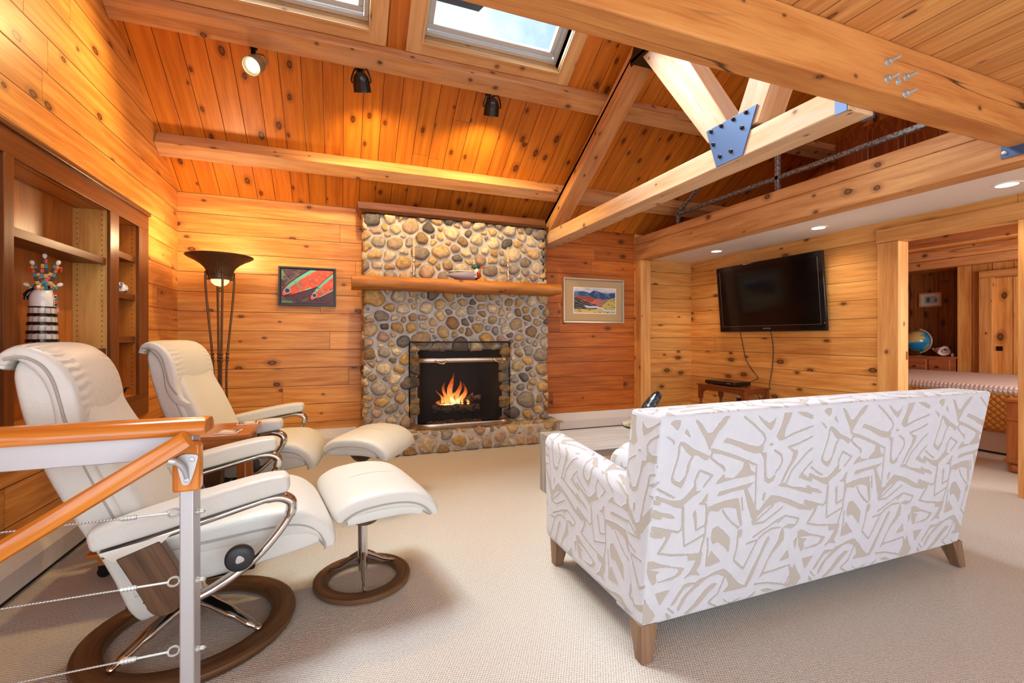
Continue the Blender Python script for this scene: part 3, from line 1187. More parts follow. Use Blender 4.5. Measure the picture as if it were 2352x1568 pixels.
g.prism([slope(.30, 1.90, -.28), slope(1.03, 1.90, -.28), slope(1.10, 2.00, -.28), slope(1.03, 2.11, -.28), slope(.30, 2.11, -.28)], slope(0, 0, -.31) - slope(0, 0, -.28))
g.build('flap', M['rubber'], t, world=True)

# doorway: header, posts, jamb
g = G((0, 1, 0))
g.box((XT - .035, 1.30, dz + .002), (XT + .11, 2.625, 2.065))
struct('door_header', g, M['trim'], 'wide pine header board over the bedroom doorway', 'trim', bevel=.003)
g = G((0, 0, 1))
g.box((XT - .03, 2.455, 0), (XT + .11, 2.615, dz))
struct('trim_1', g, M['trim'], 'broad pine post on the television side of the bedroom doorway', 'trim', bevel=.003)
g = G((0, 0, 1))
g.box((XT - .03, 1.55, 0), (XT + .11, 1.725, dz + .001))
struct('trim_2', g, M['trim'], 'pine post at the near side of the bedroom doorway', 'trim', bevel=.003)
g = G()
g.box((XT + .08, 2.448, .93), (XT + .095, 2.456, 1.0))
h = tag(g.build('strike_plate', M['brass']), 'brass hinge leaf on the far jamb of the bedroom doorway', 'hinge')

# bedroom shell
bx0, bx1, by0, by1, bz1 = XT + .1, 8.6, .2, 5.1, 2.12
g = G((0, 0, 1))
g.poly([V(8.2, by0, 0), V(8.2, 3.80, 0), V(8.2, 3.80, bz1), V(8.2, by0, bz1)])
g.poly([V(8.2, 3.80, 0), V(8.6, 3.80, 0), V(8.6, 3.80, bz1), V(8.2, 3.80, bz1)])
struct('wall_bedroom', g, M['bedwall'], 'upright pine board wall around the bedroom door', 'wall')
g = G((0, 0, 1))
g.poly([V(8.6, 3.80, 0), V(8.6, by1, 0), V(8.6, by1, bz1), V(8.6, 3.80, bz1)])
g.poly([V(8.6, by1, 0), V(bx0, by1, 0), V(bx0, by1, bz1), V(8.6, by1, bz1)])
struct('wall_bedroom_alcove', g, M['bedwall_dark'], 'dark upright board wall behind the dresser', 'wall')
g = G((0, 0, 1))
g.poly([V(bx0, by0, 0), V(8.2, by0, 0), V(8.2, by0, bz1), V(bx0, by0, bz1)])
struct('wall_bedroom_side', g, M['bedwall'])
g = G((0, 1, 0))
g.poly([V(bx0, by0, bz1), V(8.6, by0, bz1), V(8.6, by1, bz1), V(bx0, by1, bz1)])
struct('ceiling_bedroom', g, M['ceil'])
for k, (x, lab) in enumerate(((5.5, 'bedroom ceiling joist nearest the doorway'), (6.35, 'second bedroom ceiling joist from the doorway'), (7.2, 'bedroom ceiling joist farthest from the doorway'))):
    g = G((0, 1, 0))
    g.box((x, by0, bz1 - .10), (x + .09, by1, bz1))
    timber('ceiling_joist', g, M['beam'], lab)
# ------------------------------------------------------------------ stone cladding
TINTS = [lin(*c)[:3] for c in ((206, 176, 128), (196, 158, 96), (176, 148, 108), (160, 150, 138), (140, 128, 116), (104, 98, 94),
                               (214, 196, 164), (188, 158, 132), (150, 122, 88), (198, 184, 160), (120, 108, 96))]
TW = np.array([3.2, 2.4, 2.2, 1.8, 1.2, .8, 2.0, 1.4, 1.4, 1.6, .7]); TW = TW / TW.sum()


def cobbles(W, H, size, fixed=(), holes=(), gap=.020, stretch=1.18, hgt=.035, seed=1, over=.02):
    """returns list of (outline points 2d, centre, height, tint)"""
    r = np.random.default_rng(seed)
    seeds, rad, tints = [], [], []
    for (a, b, q, tc) in fixed:
        seeds.append((a, b)); rad.append(q); tints.append(tc)

    def inhole(a, b, m=0):
        return any(x0 + m < a < x1 - m and z0 + m < b < z1 - m for x0, x1, z0, z1 in holes)
    tries = 0
    while tries < 9000:
        tries += 1
        k = 1.0 - tries / 9000 * .55
        q = size * r.choice([.6, .75, .9, 1.0, 1.15, 1.4], p=[.14, .2, .24, .2, .14, .08]) * (k if k < .8 else 1)
        a, b = r.uniform(-.01, W + .01), r.uniform(.015, H - .01)
        if inhole(a, b, -.01): continue
        if seeds:
            S_ = np.array(seeds); R_ = np.array(rad)
            d = np.hypot((S_[:, 0] - a) / stretch, S_[:, 1] - b)
            if (d < (R_ + q) * .98).any(): continue
        seeds.append((a, b)); rad.append(q); tints.append(None)
    S_ = np.array(seeds); R_ = np.array(rad)
    S_[:, 0] /= stretch
    NA = 26
    th = np.linspace(0, 2 * PI, NA, endpoint=False)
    out = []
    for i in range(len(S_)):
        D = S_ - S_[i]
        dist = np.hypot(D[:, 0], D[:, 1]); dist[i] = 1e9
        near = np.argsort(dist)[:14]
        rr = np.full(NA, R_[i] * 1.42)
        for j in near:
            ph = math.atan2(D[j, 1], D[j, 0])
            t = (dist[j] ** 2 + R_[i] ** 2 - R_[j] ** 2) / (2 * dist[j]) - gap * .5
            c = np.cos(th - ph)
            rr = np.where(c > .05, np.minimum(rr, np.maximum(t, .012) / np.maximum(c, .05)), rr)
        lob = .96 + .09 * np.sin(2 * th + r.uniform(0, 6)) + .055 * np.sin(3 * th + r.uniform(0, 6))
        rr = rr * lob
        for _ in range(1):
            rr = (np.roll(rr, 1) + 2 * rr + np.roll(rr, -1)) / 4
        c0 = np.array([S_[i, 0] * stretch, S_[i, 1]])
        P = np.stack([c0[0] + rr * np.cos(th) * stretch, c0[1] + rr * np.sin(th)], 1)
        for k in range(NA):                       # stay on the wall face and out of the opening
            for f in (1, .9, .8, .7, .6, .5, .4, .3):
                q = c0 + (P[k] - c0) * f
                if -over <= q[0] <= W + over and .004 <= q[1] <= H and not inhole(q[0], q[1], .028): break
            P[k] = q
        if rr.mean() < .014: continue
        t = tints[i] if tints[i] is not None else TINTS[r.choice(len(TINTS), p=TW)]
        t = np.array(t) * r.uniform(.86, 1.12)
        out.append((P, c0, hgt * r.uniform(.75, 1.25) * min(1.25, rr.mean() / .05 * .6 + .5), t, r.uniform(-.25, .25), r.uniform(-.25, .25)))
    return out


def stones_mesh(name, sets, parent):
    """sets: list of (stones, mapper(a, b, h)->Vector)"""
    g = G()
    tint = []
    prof = ((1.02, -.55), (1.0, .05), (.95, .42), (.82, .74), (.6, .92), (.32, 1.0))
    for st, mp in sets:
        for P, c0, h, t, tx, ty in st:
            n = len(P)
            vs, fs = [], []
            R = np.abs(P - c0).max()
            for k, (f, q) in enumerate(prof):
                for a, b in P:
                    u, v = (a - c0[0]) * f, (b - c0[1]) * f
                    tilt = 1 + (tx * u + ty * v) / max(R, .01)
                    vs.append(mp(c0[0] + u, c0[1] + v, h * q * (tilt if q > 0 else 1)))
            for k in range(len(prof) - 1):
                for i in range(n):
                    j = (i + 1) % n
                    fs.append((k * n + i, k * n + j, (k + 1) * n + j, (k + 1) * n + i))
            vs.append(mp(c0[0], c0[1], h * 1.01))
            m = len(prof) * n
            for i in range(n):
                fs.append(((len(prof) - 1) * n + i, (len(prof) - 1) * n + (i + 1) % n, m))
            g.add(vs, fs)
            tint += [tuple(t) + (1,)] * len(vs)
    return g.build(name, M['stone'], parent, smooth=True, ang=80, world=True, attrs={'tint': ('FLOAT_COLOR', tint)})


CX0, CX1, CX2, CY = .235, 2.135, 2.17, 4.655      # left edge, right edge above / below the mantel, face plane
HZ = .205                                          # hearth top
CAPZ = 2.335
OP = (.735, 1.645, HZ, 1.005)                      # firebox opening
t = thing('stone_fireplace', 'river stone fireplace with a raised stone hearth and log mantel', 'fireplace', (1.2, CY, 0))
t['kind'] = 'thing'
g = G()
g.box((CX0, CY, HZ - .02), (OP[0], YB - .003, 1.64))
g.box((OP[1], CY, HZ - .02), (CX2, YB - .003, 1.64))
g.box((OP[0], CY, OP[3]), (OP[1], YB - .003, 1.64))
g.box((CX0, CY, 1.64), (CX1, YB - .003, CAPZ))
hy = 4.40
hearth_poly = [(.33, hy), (2.13, hy), (2.27, hy + .10), (2.29, YB - .003), (.18, YB - .003), (.18, hy + .12)]
g.prism([V(a, b, 0) for a, b in hearth_poly], V(0, 0, HZ))
g.build('mortar_bed', M['mortar'], t, world=True, bevel=.012, bseg=2)
W = CX2 - CX0
fixed = [(1.19 - CX0, 1.055 - HZ, .078, lin(104, 92, 86)[:3]), (1.93 - CX0, .44 - HZ, .095, lin(146, 134, 118)[:3]),
         (.36 - CX0, .62 - HZ, .075, lin(178, 166, 152)[:3]), (1.10 - CX0, 1.27 - HZ, .068, lin(150, 112, 70)[:3]), (1.81 - CX0, 1.27 - HZ, .07, lin(190, 160, 120)[:3])]
low = cobbles(W, 1.60 - HZ, .062, fixed, [(OP[0] - CX0, OP[1] - CX0, 0, OP[3] - HZ)], seed=3, hgt=.040)
upf = [(.52 - CX0, 2.06 - 1.68, .072, lin(178, 158, 132)[:3]), (.60 - CX0, 1.87 - 1.68, .072, lin(196, 164, 106)[:3]), (1.52 - CX0, 1.83 - 1.68, .072, lin(142, 128, 114)[:3]),
       (1.0 - CX0, 1.74 - 1.68, .055, lin(150, 136, 124)[:3]), (.31 - CX0, 2.27 - 1.68, .062, lin(100, 98, 100)[:3]), (.85 - CX0, 2.235 - 1.68, .06, lin(96, 90, 88)[:3]), (1.70 - CX0, 2.14 - 1.68, .058, lin(92, 88, 86)[:3])]
up = cobbles(CX1 - CX0, CAPZ - 1.68, .070, upf, seed=5, hgt=.036)
side = cobbles(YB - CY - .01, 2.33 - HZ, .06, seed=8, hgt=.026)
stones_mesh('stone_cladding', [
    (low, lambda a, b, h: V(CX0 + a, CY - h, HZ + b)),
    (up, lambda a, b, h: V(CX0 + a, CY - h, 1.68 + b)),
    (side, lambda a, b, h: V(CX0 - h, CY + .005 + a, HZ + b)),
    (side, lambda a, b, h: V(CX1 + .02 + h, YB - .005 - a, HZ + b))], t)
hf = cobbles(1.80, HZ + .01, .058, [(.46, .085, .085, lin(206, 184, 148)[:3]), (.78, .10, .07, lin(188, 150, 92)[:3])], seed=11, hgt=.032)
ht = cobbles(2.05, .30, .045, seed=12, hgt=.012)
hr = cobbles(.26, HZ, .045, seed=13, hgt=.03)
stones_mesh('hearth_cladding', [
    (hf, lambda a, b, h: V(.33 + a, hy - h + b * .12, b)),
    (ht, lambda a, b, h: V(.21 + a, hy + .02 + b, HZ + h)),
    (hr, lambda a, b, h: V(2.15 + a * .45 + h * .7, hy + a * .9 - h * .5, b))], t)
# firebox
g = G()
x0, x1, z0, z1 = OP
bx0_, bx1_, yb_ = x0 + .12, x1 - .12, 5.14
A = [V(x0, CY, z0), V(x1, CY, z0), V(x1, CY, z1), V(x0, CY, z1)]
B = [V(bx0_, yb_, z0), V(bx1_, yb_, z0), V(bx1_, yb_, z1), V(bx0_, yb_, z1)]
for i in range(4):
    j = (i + 1) % 4
    g.poly([A[i], A[j], B[j], B[i]])
g.poly(B)
g.build('firebox', M['soot_shade'], t, world=True)
g = G()
g.box((x0 - .02, CY - .004, z1 - .012), (x1 + .02, CY + .10, z1 + .004))
g.build('lintel_bar', plain('scorched_steel', lin(120, 96, 72), .4, .7), t, world=True)
# mantel: a half-round live-edge log
g = G((1, 0, 0))
rows, us = [], []
mx0, mx1 = .105, 2.215
for i in range(41):
    f = i / 40
    x = mx0 + (mx1 - mx0) * f
    w = .010 * math.sin(f * 7 + .6) + .008 * math.sin(f * 17)
    top, bot = 1.692, 1.580 + .006 * math.sin(f * 9)
    fy = 4.345 + w
    sec = [(CY + .02, bot), (fy + .03, bot), (fy + .008, bot + .018), (fy - .004, bot + .05), (fy + .002, top - .035), (fy + .02, top - .008), (fy + .045, top), (CY + .02, top)]
    rows.append([V(x, a, b) for a, b in sec])
    L, uu = 0, []
    for k, q in enumerate(sec):
        if k: L += math.hypot(q[0] - sec[k - 1][0], q[1] - sec[k - 1][1])
        uu.append((x, L))
    us.append(uu)
g.grid(rows, uv=us)
g.poly(rows[0][::-1]); g.poly(rows[-1])
g.build('mantel_shelf', M['mantel'], t, world=True, smooth=True, ang=50)
g = G((1, 0, 0))
g.prism([V(.195, YB - .004, CAPZ), V(.195, 4.60, CAPZ), V(.165, 4.575, CAPZ + .02), V(.155, 4.565, CAPZ + .085), V(.155, YB - .004, CAPZ + .085)], V(1.965, 0, 0))
g.build('cap_moulding', M['darktrim'], t, world=True, bevel=.004)

# fire screen: bowed mesh with black rim, steel kick band and slide bar
t = thing('fire_screen', 'black mesh fire screen with steel bands and two handles', 'fire screen', (1.19, 4.52, HZ))
sx0, sx1 = .655, 1.722
def plan(f, dy=0.0):
    """bowed plan of the screen, f in 0..1"""
    s = (f - .5) * 2
    return V(sx0 + (sx1 - sx0) * f, 4.625 - .19 * (1 - abs(s) ** 7) ** .6 + dy, 0)


ff = [0, .004, .012, .025, .045, .07, .1, .15, .25, .4, .5, .6, .75, .85, .9, .93, .955, .975, .988, .996, 1]
z0_, z1_ = HZ + .035, 1.075
g = G()
rows = [[plan(f) + V(0, 0, z) for f in ff] for z in (z0_ + .03, z1_)]
g.grid(rows)
g.build('mesh_panel', M['mesh'], t, world=True, smooth=True)
g = G()
path = [plan(f) + V(0, 0, z1_) for f in ff]
g.tube([plan(0) + V(0, 0, z0_)] + path + [plan(1) + V(0, 0, z0_)], .008, 8)
g.tube([plan(0) + V(0, 0, z1_), V(sx0, 4.63, z1_)], .006, 6)
g.tube([plan(f) + V(0, 0, .47) for f in ff], .0022, 6)
g.build('screen_frame', M['black_metal'], t, world=True, smooth=True)


def band(za, zb, out, name, mat):
    g = G()
    rows = []
    for z, o in ((za, 0), (za, -out), (za + .006, -out - .003), (zb - .006, -out - .003), (zb, -out), (zb, 0)):
        rows.append([plan(f, o) + V(0, 0, z) for f in ff])
    g.grid(rows)
    return g.build(name, mat, t, world=True, smooth=True, ang=50)


steel = plain('worn_steel_band', lin(176, 156, 136), .25, .95)
band(HZ + .016, HZ + .066, .008, 'kick_band', steel)
band(.873, .915, .006, 'slide_bar', steel)
for hx in (.93, 1.54):
    g = G()
    yy = 4.425
    P = [V(hx - .055, yy, .895), V(hx - .05, yy - .022, .888), V(hx - .03, yy - .03, .872), V(hx, yy - .032, .864), V(hx + .03, yy - .03, .872), V(hx + .05, yy - .022, .888), V(hx + .055, yy, .895)]
    g.tube(smoothpath(P, 5), .006, 8)
    for s in (-1, 1):
        g.lathe([(0, .006), (.010, .005), (.012, 0)], (hx + s * .055, yy, .895), 10, ax=(0, -1, 0))
    g.build('handle', M['silver'], t, world=True, smooth=True)

# fire inside
t = thing('fire_grate', 'black iron grate holding the burning logs', 'grate', (1.16, 4.82, HZ))
g = G()
for yy in (4.74, 4.90):
    g.tube([V(.92, yy, .36), V(.94, yy, .31), V(1.38, yy, .31), V(1.40, yy, .36)], .010, 6)
for k in range(5):
    x = .95 + k * .105
    g.tube([V(x, 4.69, .35), V(x, 4.71, .315), V(x, 4.93, .315)], .009, 6)
for x in (.97, 1.35):
    for yy in (4.73, 4.90):
        g.tube([V(x, yy, .31), V(x, yy, HZ + .002)], .010, 6)
g.build('bars', M['soot_shade'], t, world=True)
g = G()
g.box((.96, 4.80, HZ + .002), (1.36, 4.88, .305))
g.build('burner_box', M['soot_shade'], t, world=True, bevel=.01)


def log(p0, p1, r, lab):
    g = G()
    n = 12
    P = [V(*p0).lerp(V(*p1), i / n) + V(0, 0, .008 * math.sin(i * 1.3)) for i in range(n + 1)]
    g.tube(P, [r * (1 + .12 * math.sin(i * 2.1)) for i in range(n + 1)], 14)
    tag(g.build('fire_log', M['log'], smooth=True, ang=60), lab, 'log', 'logs in the fire')


log((.90, 4.72, .375), (1.40, 4.70, .368), .042, 'charred log lying across the front of the grate')
log((.98, 4.86, .375), (1.34, 4.84, .372), .046, 'burning log at the back of the grate')
log((1.22, 4.84, .44), (1.43, 4.72, .47), .035, 'short log with a pale cut end leaning on the fire')
r = np.random.default_rng(4)
g = G()
for k in range(150):
    x, yy = r.uniform(.86, 1.42), r.uniform(4.60, 4.76)
    if abs(x - 1.13) > .27: yy = r.uniform(4.63, 4.72)
    q = r.uniform(.012, .024)
    z = HZ + .006 + q * .5 + r.uniform(0, .02)
    prof = [(0, -q * .7), (q * .7, -q * .5), (q, 0), (q * .75, q * .5), (0, q * .75)]
    ph = r.uniform(0, 6)
    g.lathe(prof, (x, yy, z), 7, ax=(r.uniform(-.4, .4), r.uniform(-.4, .4), 1), rad=lambda a, h: 1 + .2 * math.sin(2 * a + ph))
tag(g.build('lava_gravel', M['lava'], smooth=True, ang=50), 'bed of reddish lava pebbles in front of the burning logs', 'gravel', kind='stuff')
t = thing('fire', 'orange and yellow flames rising from the logs', 'fire', (1.15, 4.80, .40))


def tongue(x, y, z, h, w, mat, lean, ph, seed):
    g = G()
    n, m = 18, 10
    hts = []
    rows = []
    h, w = h * .78, w * .85
    for i in range(n + 1):
        f = i / n
        ww = w * (math.sin(min(f * 1.25 + .22, 1.0) * PI * .5) * (1 - f) ** .62 * (1 + .16 * math.sin(f * 8 + ph)))
        cx = x + lean * f ** 1.5 + .028 * math.sin(f * 6.5 + ph) * f
        cy = y + .02 * math.sin(f * 5 + ph * 1.7) * f
        rows.append([V(cx + ww * math.cos(2 * PI * k / m), cy + ww * .42 * math.sin(2 * PI * k / m), z + h * f) for k in range(m)])
        hts += [f] * m
    g.grid(rows, closed_u=True)
    g.build('flame', mat, t, world=True, smooth=True, ang=180, attrs={'height': ('FLOAT', hts)})


for q in ((1.06, 4.77, .395, .33, .040, -.03, .4), (1.12, 4.80, .40, .40, .052, .00, 1.9), (1.18, 4.78, .40, .34, .048, .03, 3.1), (1.24, 4.79, .40, .30, .042, .04, 4.4),
          (1.03, 4.80, .395, .22, .032, -.05, 5.2), (1.30, 4.77, .40, .17, .04, .035, 2.6), (.99, 4.76, .395, .09, .05, -.02, .9), (1.09, 4.82, .40, .45, .028, .05, 2.2)):
    tongue(*q[:5], M['flame'], q[5], q[6], 0)
for q in ((1.13, 4.755, .39, .20, .055, 0, 1.0), (1.19, 4.755, .39, .17, .045, .02, 2.4), (1.07, 4.755, .385, .10, .06, -.02, 4.0)):
    tongue(*q[:5], M['flame_core'], q[5], q[6], 0)

# things on the mantel
MZ = 1.692


def candlestick(x, y, lab, clab, ch):
    t = thing('candlestick', lab, 'candlestick', (x, y, MZ), 0, 'silver candlesticks on the mantel')
    g = G()
    g.lathe([(.046, 0), (.046, .006), (.030, .016), (.014, .024), (.008, .034)], n=24)
    g.build('foot', M['silver'], t, smooth=True, ang=50)
    g = G()
    g.lathe([(.008, .034), (.009, .055), (.019, .085), (.020, .10), (.013, .13), (.008, .155), (.019, .165), (.019, .171), (.009, .178), (.011, .20), (.012, .212)], n=20)
    g.build('stem', M['silver'], t, smooth=True, ang=70)
    g = G()
    g.lathe([(.012, .208), (.026, .213), (.027, .218), (.013, .219), (.012, .2)], n=20)
    g.build('drip_pan', M['silver'], t, smooth=True, ang=40)
    c = thing('taper_candle', clab, 'candle', (x, y, MZ + .2185), 0, 'peach candles on the mantel')
    g = G()
    g.lathe([(.0115, 0), (.0095, ch - .02), (.006, ch - .004), (0, ch)], n=16)
    g.build('wax', M['candle'], c, smooth=True)
    g = G()
    g.tube([V(0, 0, ch - .004), V(.001, 0, ch + .010)], .0012, 6)
    g.build('wick', M['soot_shade'], c)


candlestick(.672, 4.46, 'silver candlestick nearer the fish painting', 'taller peach candle nearer the fish painting', .165)
candlestick(1.645, 4.46, 'silver candlestick beside the duck beak', 'shorter peach candle beside the duck beak', .155)

# duck decoy
t = thing('duck_decoy', 'carved duck decoy with green head and orange bill', 'duck decoy', (1.17, 4.47, MZ))
m_grey = plain('duck_grey', lin(136, 126, 138), .45)
m_green = plain('duck_green', lin(38, 66, 52), .3)
m_red = plain('duck_red', lin(160, 44, 28), .4)
m_dark = plain('duck_dark', lin(42, 40, 46), .4)
g = G()
sp = [(-.17, .052, .007, .012), (-.14, .052, .016, .03), (-.08, .05, .034, .05), (0, .052, .047, .06), (.07, .053, .05, .06), (.115, .055, .046, .054)]
sp2 = []
P = smoothpath([(a, 0, b) for a, b, _, _ in sp], 5)
hw = smoothpath([(h, w, 0) for _, _, h, w in sp], 5)
g.cushion([(p.x, p.z, 0, 1, q.x, q.y) for p, q in zip(P, hw)], n=2.2, seg=20, ends=(.6, .3))
g.build('body', m_grey, t, smooth=True, ang=80)
g = G()
g.cushion([(.105, .055, 0, 1, .046, .055), (.13, .056, 0, 1, .044, .052)], n=2.2, seg=18, ends=(.1, .1))
for k in range(6):
    a = -1.1 + (k % 3) * .5
    g.lathe([(0, .004), (.006, .003), (.007, 0)], (.107 + (k // 3) * .014, -.054 + .004 * (k % 3), .04 + (k % 3) * .02), 8, mi=1, ax=(0, -1, 0))
g.build('wing_bar', [m_dark, M['white_gloss']], t, smooth=True, ang=60)
g = G()
g.cushion([(.135, .056, 0, 1, .043, .05), (.165, .06, 0, 1, .03, .036)], n=2.2, seg=18, ends=(.1, .6))
g.build('breast', m_red, t, smooth=True, ang=80)
g = G()
g.cushion([(-.14, .09, 0, 1, .004, .02), (-.05, .097, 0, 1, .006, .035), (.09, .1, 0, 1, .005, .03)], n=2.4, seg=14)
g.build('back_stripe', M['cream'], t, smooth=True)
g = G()
g.tube([V(.13, 0, .09), V(.135, 0, .112), V(.14, 0, .128)], [.026, .019, .02], 12)
g.build('neck_ring', M['white_gloss'], t, smooth=True)
g = G()
g.cushion([(.095, .145, 0, 1, .016, .012), (.12, .15, 0, 1, .03, .024), (.145, .152, 0, 1, .03, .024), (.165, .15, 0, 1, .02, .016)], n=2.1, seg=16, ends=(.8, .5))
g.tube([V(.10, 0, .16), V(.082, 0, .172)], [.01, .003], 6)
g.tube([V(.10, 0, .14), V(.08, 0, .138)], [.01, .003], 6)
g.build('head', m_green, t, smooth=True, ang=80)
g = G()
g.tube([V(.175, 0, .148), V(.20, 0, .143), V(.235, 0, .14)], [.011, .008, .003], 10)
g.build('bill', M['orange_gloss'], t, smooth=True)
# ------------------------------------------------------------------ pictures
def sm(x, a, b):
    t_ = np.clip((x - a) / (b - a), 0, 1)
    return t_ * t_ * (3 - 2 * t_)


def nz(x, y, s, seed, oct=3):
    """value noise on arrays"""
    out = np.zeros_like(x); amp = 1; tot = 0
    for o in range(oct):
        r = np.random.default_rng(seed + o)
        T = r.random((64, 64))
        xs, ys = x * s * 2 ** o, y * s * 2 ** o
        i, j = np.floor(xs).astype(int), np.floor(ys).astype(int)
        u, v = xs - i, ys - j
        u, v = u * u * (3 - 2 * u), v * v * (3 - 2 * v)
        g_ = lambda a, b: T[(i + a) % 64, (j + b) % 64]
        out += amp * ((g_(0, 0) * (1 - u) + g_(1, 0) * u) * (1 - v) + (g_(0, 1) * (1 - u) + g_(1, 1) * u) * v)
        tot += amp; amp *= .5
    return out / tot


def canvas(name, mat, parent, x0, x1, z0, z1, y, fn, n=150):
    m = max(8, int(n * (z1 - z0) / (x1 - x0)))
    X, Z = np.meshgrid(np.linspace(0, 1, n), np.linspace(0, 1, m))
    C = fn(X, Z)
    g = G()
    g.grid([[V(x0 + (x1 - x0) * X[i, j], y, z0 + (z1 - z0) * Z[i, j]) for j in range(n)] for i in range(m)])
    A = np.concatenate([C, np.ones(C.shape[:2] + (1,))], 2).reshape(-1, 4)
    return g.build(name, mat, parent, world=True, attrs={'paint': ('FLOAT_COLOR', A)})


def L3(*c):
    return np.array(lin(*c)[:3])


def put(C, mask, col):
    return C * (1 - mask[..., None]) + np.array(col) * mask[..., None]


def fish_paint(X, Z):
    n1, n2, n3 = nz(X, Z, 7, 1), nz(X, Z, 22, 5), nz(X, Z, 4, 9)
    C = put(np.zeros(X.shape + (3,)) + L3(84, 58, 72), sm(n1, .45, .7), L3(104, 92, 84))
    C = put(C, sm(n3, .58, .72) * sm(X, .45, .1), L3(96, 140, 96))
    C = put(C, sm(n2, .6, .75), L3(58, 44, 66))

    def fish(C, nx, nzz, sc, a, eye):
        ca, sa = math.cos(a), math.sin(a)
        U = ((X - nx) * 1.45 * ca + (Z - nzz) * sa) / sc
        W_ = (-(X - nx) * 1.45 * sa + (Z - nzz) * ca) / sc
        up = .36 * np.sqrt(np.clip(U, 0, None)) * (1 - .18 * U)
        dn = -.20 * np.sqrt(np.clip(U, 0, None)) * (1 - .1 * U)
        ins = sm(np.minimum(up - W_, W_ - dn), -.006, .006) * sm(U, -.01, .01)
        out = sm(np.minimum(up - W_, W_ - dn), -.03, -.012) * sm(U, -.05, .01) * (1 - ins)
        C = put(C, out, L3(28, 22, 34))
        col = put(np.zeros(X.shape + (3,)) + L3(222, 88, 70), sm(n1, .45, .62), L3(176, 88, 68))
        col = put(col, sm(n2, .62, .72), L3(214, 120, 84))
        teal = sm(up - W_, .10, .06) * sm(U, .02, .1)
        col = put(col, teal, L3(110, 190, 170))
        belly = sm(W_ - dn, .045, .02) * sm(n1, .40, .5)
        col = put(col, belly, L3(122, 192, 166))
        gill = sm(np.abs(np.hypot(U - .18, W_ - .02) - .26 - .03 * n1), .03, .008) * sm(U, .25, .35)
        col = put(col, gill * .8, L3(96, 150, 150))
        m1 = sm(n2, .66, .74) * sm(U, .55, .2)
        col = put(col, m1, L3(60, 50, 60))
        r_ = np.hypot(U - eye[0], W_ - eye[1])
        col = put(col, sm(r_, .105, .09), L3(236, 96, 84))
        col = put(col, sm(r_, .085, .07), L3(120, 170, 190))
        col = put(col, sm(r_, .06, .045), L3(44, 50, 84))
        col = put(col, sm(r_, .026, .018), L3(96, 50, 44))
        mouth = sm(np.abs(W_ + .045 + .08 * U), .018, .006) * sm(U, .24, .18) * sm(U, .0, .03)
        col = put(col, mouth, L3(40, 24, 34))
        return C * (1 - ins[..., None]) + col * ins[..., None]
    C = fish(C, .02, .24, 1.15, math.radians(27), (.15, .045))
    C = fish(C, .565, .12, .92, math.radians(36), (.16, .05))
    return C


def land_paint(X, Z):
    n1, n2 = nz(X, Z, 6, 21), nz(X, Z, 24, 25)
    C = put(np.zeros(X.shape + (3,)) + L3(214, 206, 206), sm(n1, .5, .65), L3(176, 180, 204))
    ridge = .80 + .11 * np.exp(-((X - .5) / .13) ** 2) - .05 * np.exp(-((X - .38) / .05) ** 2) + .08 * np.exp(-((X - .2) / .16) ** 2) + .05 * sm(X, .8, 1) + .05 * (n1 - .5)
    m = sm(ridge - Z, -.012, .012)
    C = put(C, m, L3(48, 84, 128))
    C = put(C, m * sm(n1 + .3 * np.sin(X * 26 + Z * 8), .55, .7), L3(94, 112, 158))
    C = put(C, m * sm(n2, .58, .68), L3(34, 66, 106))
    mid = .62 + .05 * np.sin(X * 5 + 1) + .06 * (n1 - .5)
    m = sm(mid - Z, -.01, .01)
    C = put(C, m, L3(196, 108, 92))
    C = put(C, m * sm(n1, .5, .6), L3(150, 72, 62))
    C = put(C, m * sm(X, .62, .72), L3(150, 126, 104))
    dk = .64 - .62 * X + .05 * (n1 - .5)
    m = sm(dk - Z, -.015, .015) * sm(X, .7, .62)
    C = put(C, m, L3(52, 38, 56))
    C = put(C, m * sm(np.sin((Z + .62 * X) * 60 + n1 * 9), .5, .9), L3(138, 120, 84))
    C = put(C, m * sm(n2, .6, .7), L3(40, 74, 88))
    fl = .12 + .52 * sm(X, .45, 1.0) + .04 * (n1 - .5)
    m = sm(fl - Z, -.012, .012) * sm(X, .45, .56)
    C = put(C, m, L3(204, 178, 96))
    C = put(C, m * sm(n2, .58, .66), L3(122, 124, 50))
    rv = np.abs(Z - (.30 - .30 * (X - .25)) - .03 * np.sin(X * 14))
    m = sm(rv, .05, .03) * sm(X, .22, .3)
    C = put(C, m, L3(190, 204, 226))
    m = sm(Z, .17, .12) * sm(X, .7, .5)
    C = put(C, m, L3(196, 180, 150))
    C = put(C, m * sm(n2, .5, .58), L3(224, 178, 40))
    C = put(C, m * sm(n2, .68, .74), L3(60, 70, 60))
    return C


def frame(g, x0, x1, z0, z1, w, y0, y1, mi=0):
    g.box((x0, y0, z0), (x1, y1, z0 + w), mi, (1, 0, 0))
    g.box((x0, y0, z1 - w), (x1, y1, z1), mi, (1, 0, 0))
    g.box((x0, y0, z0 + w), (x0 + w, y1, z1 - w), mi, (0, 0, 1))
    g.box((x1 - w, y0, z0 + w), (x1, y1, z1 - w), mi, (0, 0, 1))


t = thing('fish_painting', 'painting of two red and teal fish in a black frame', 'painting', (-.29, YB, 1.43))
px0, px1, pz0, pz1 = -.550, -.034, 1.430, 1.808
g = G(); frame(g, px0, px1, pz0, pz1, .016, YB - .045, YB - .002)
g.build('picture_frame', M['frame_black'], t, world=True, bevel=.002)
g = G(); g.box((px0 + .016, YB - .012, pz0 + .016), (px1 - .016, YB - .003, pz1 - .016))
g.build('backing', M['black_plastic'], t, world=True)
canvas('canvas', M['painting'], t, px0 + .026, px1 - .026, pz0 + .026, pz1 - .026, YB - .034, fish_paint, 240)

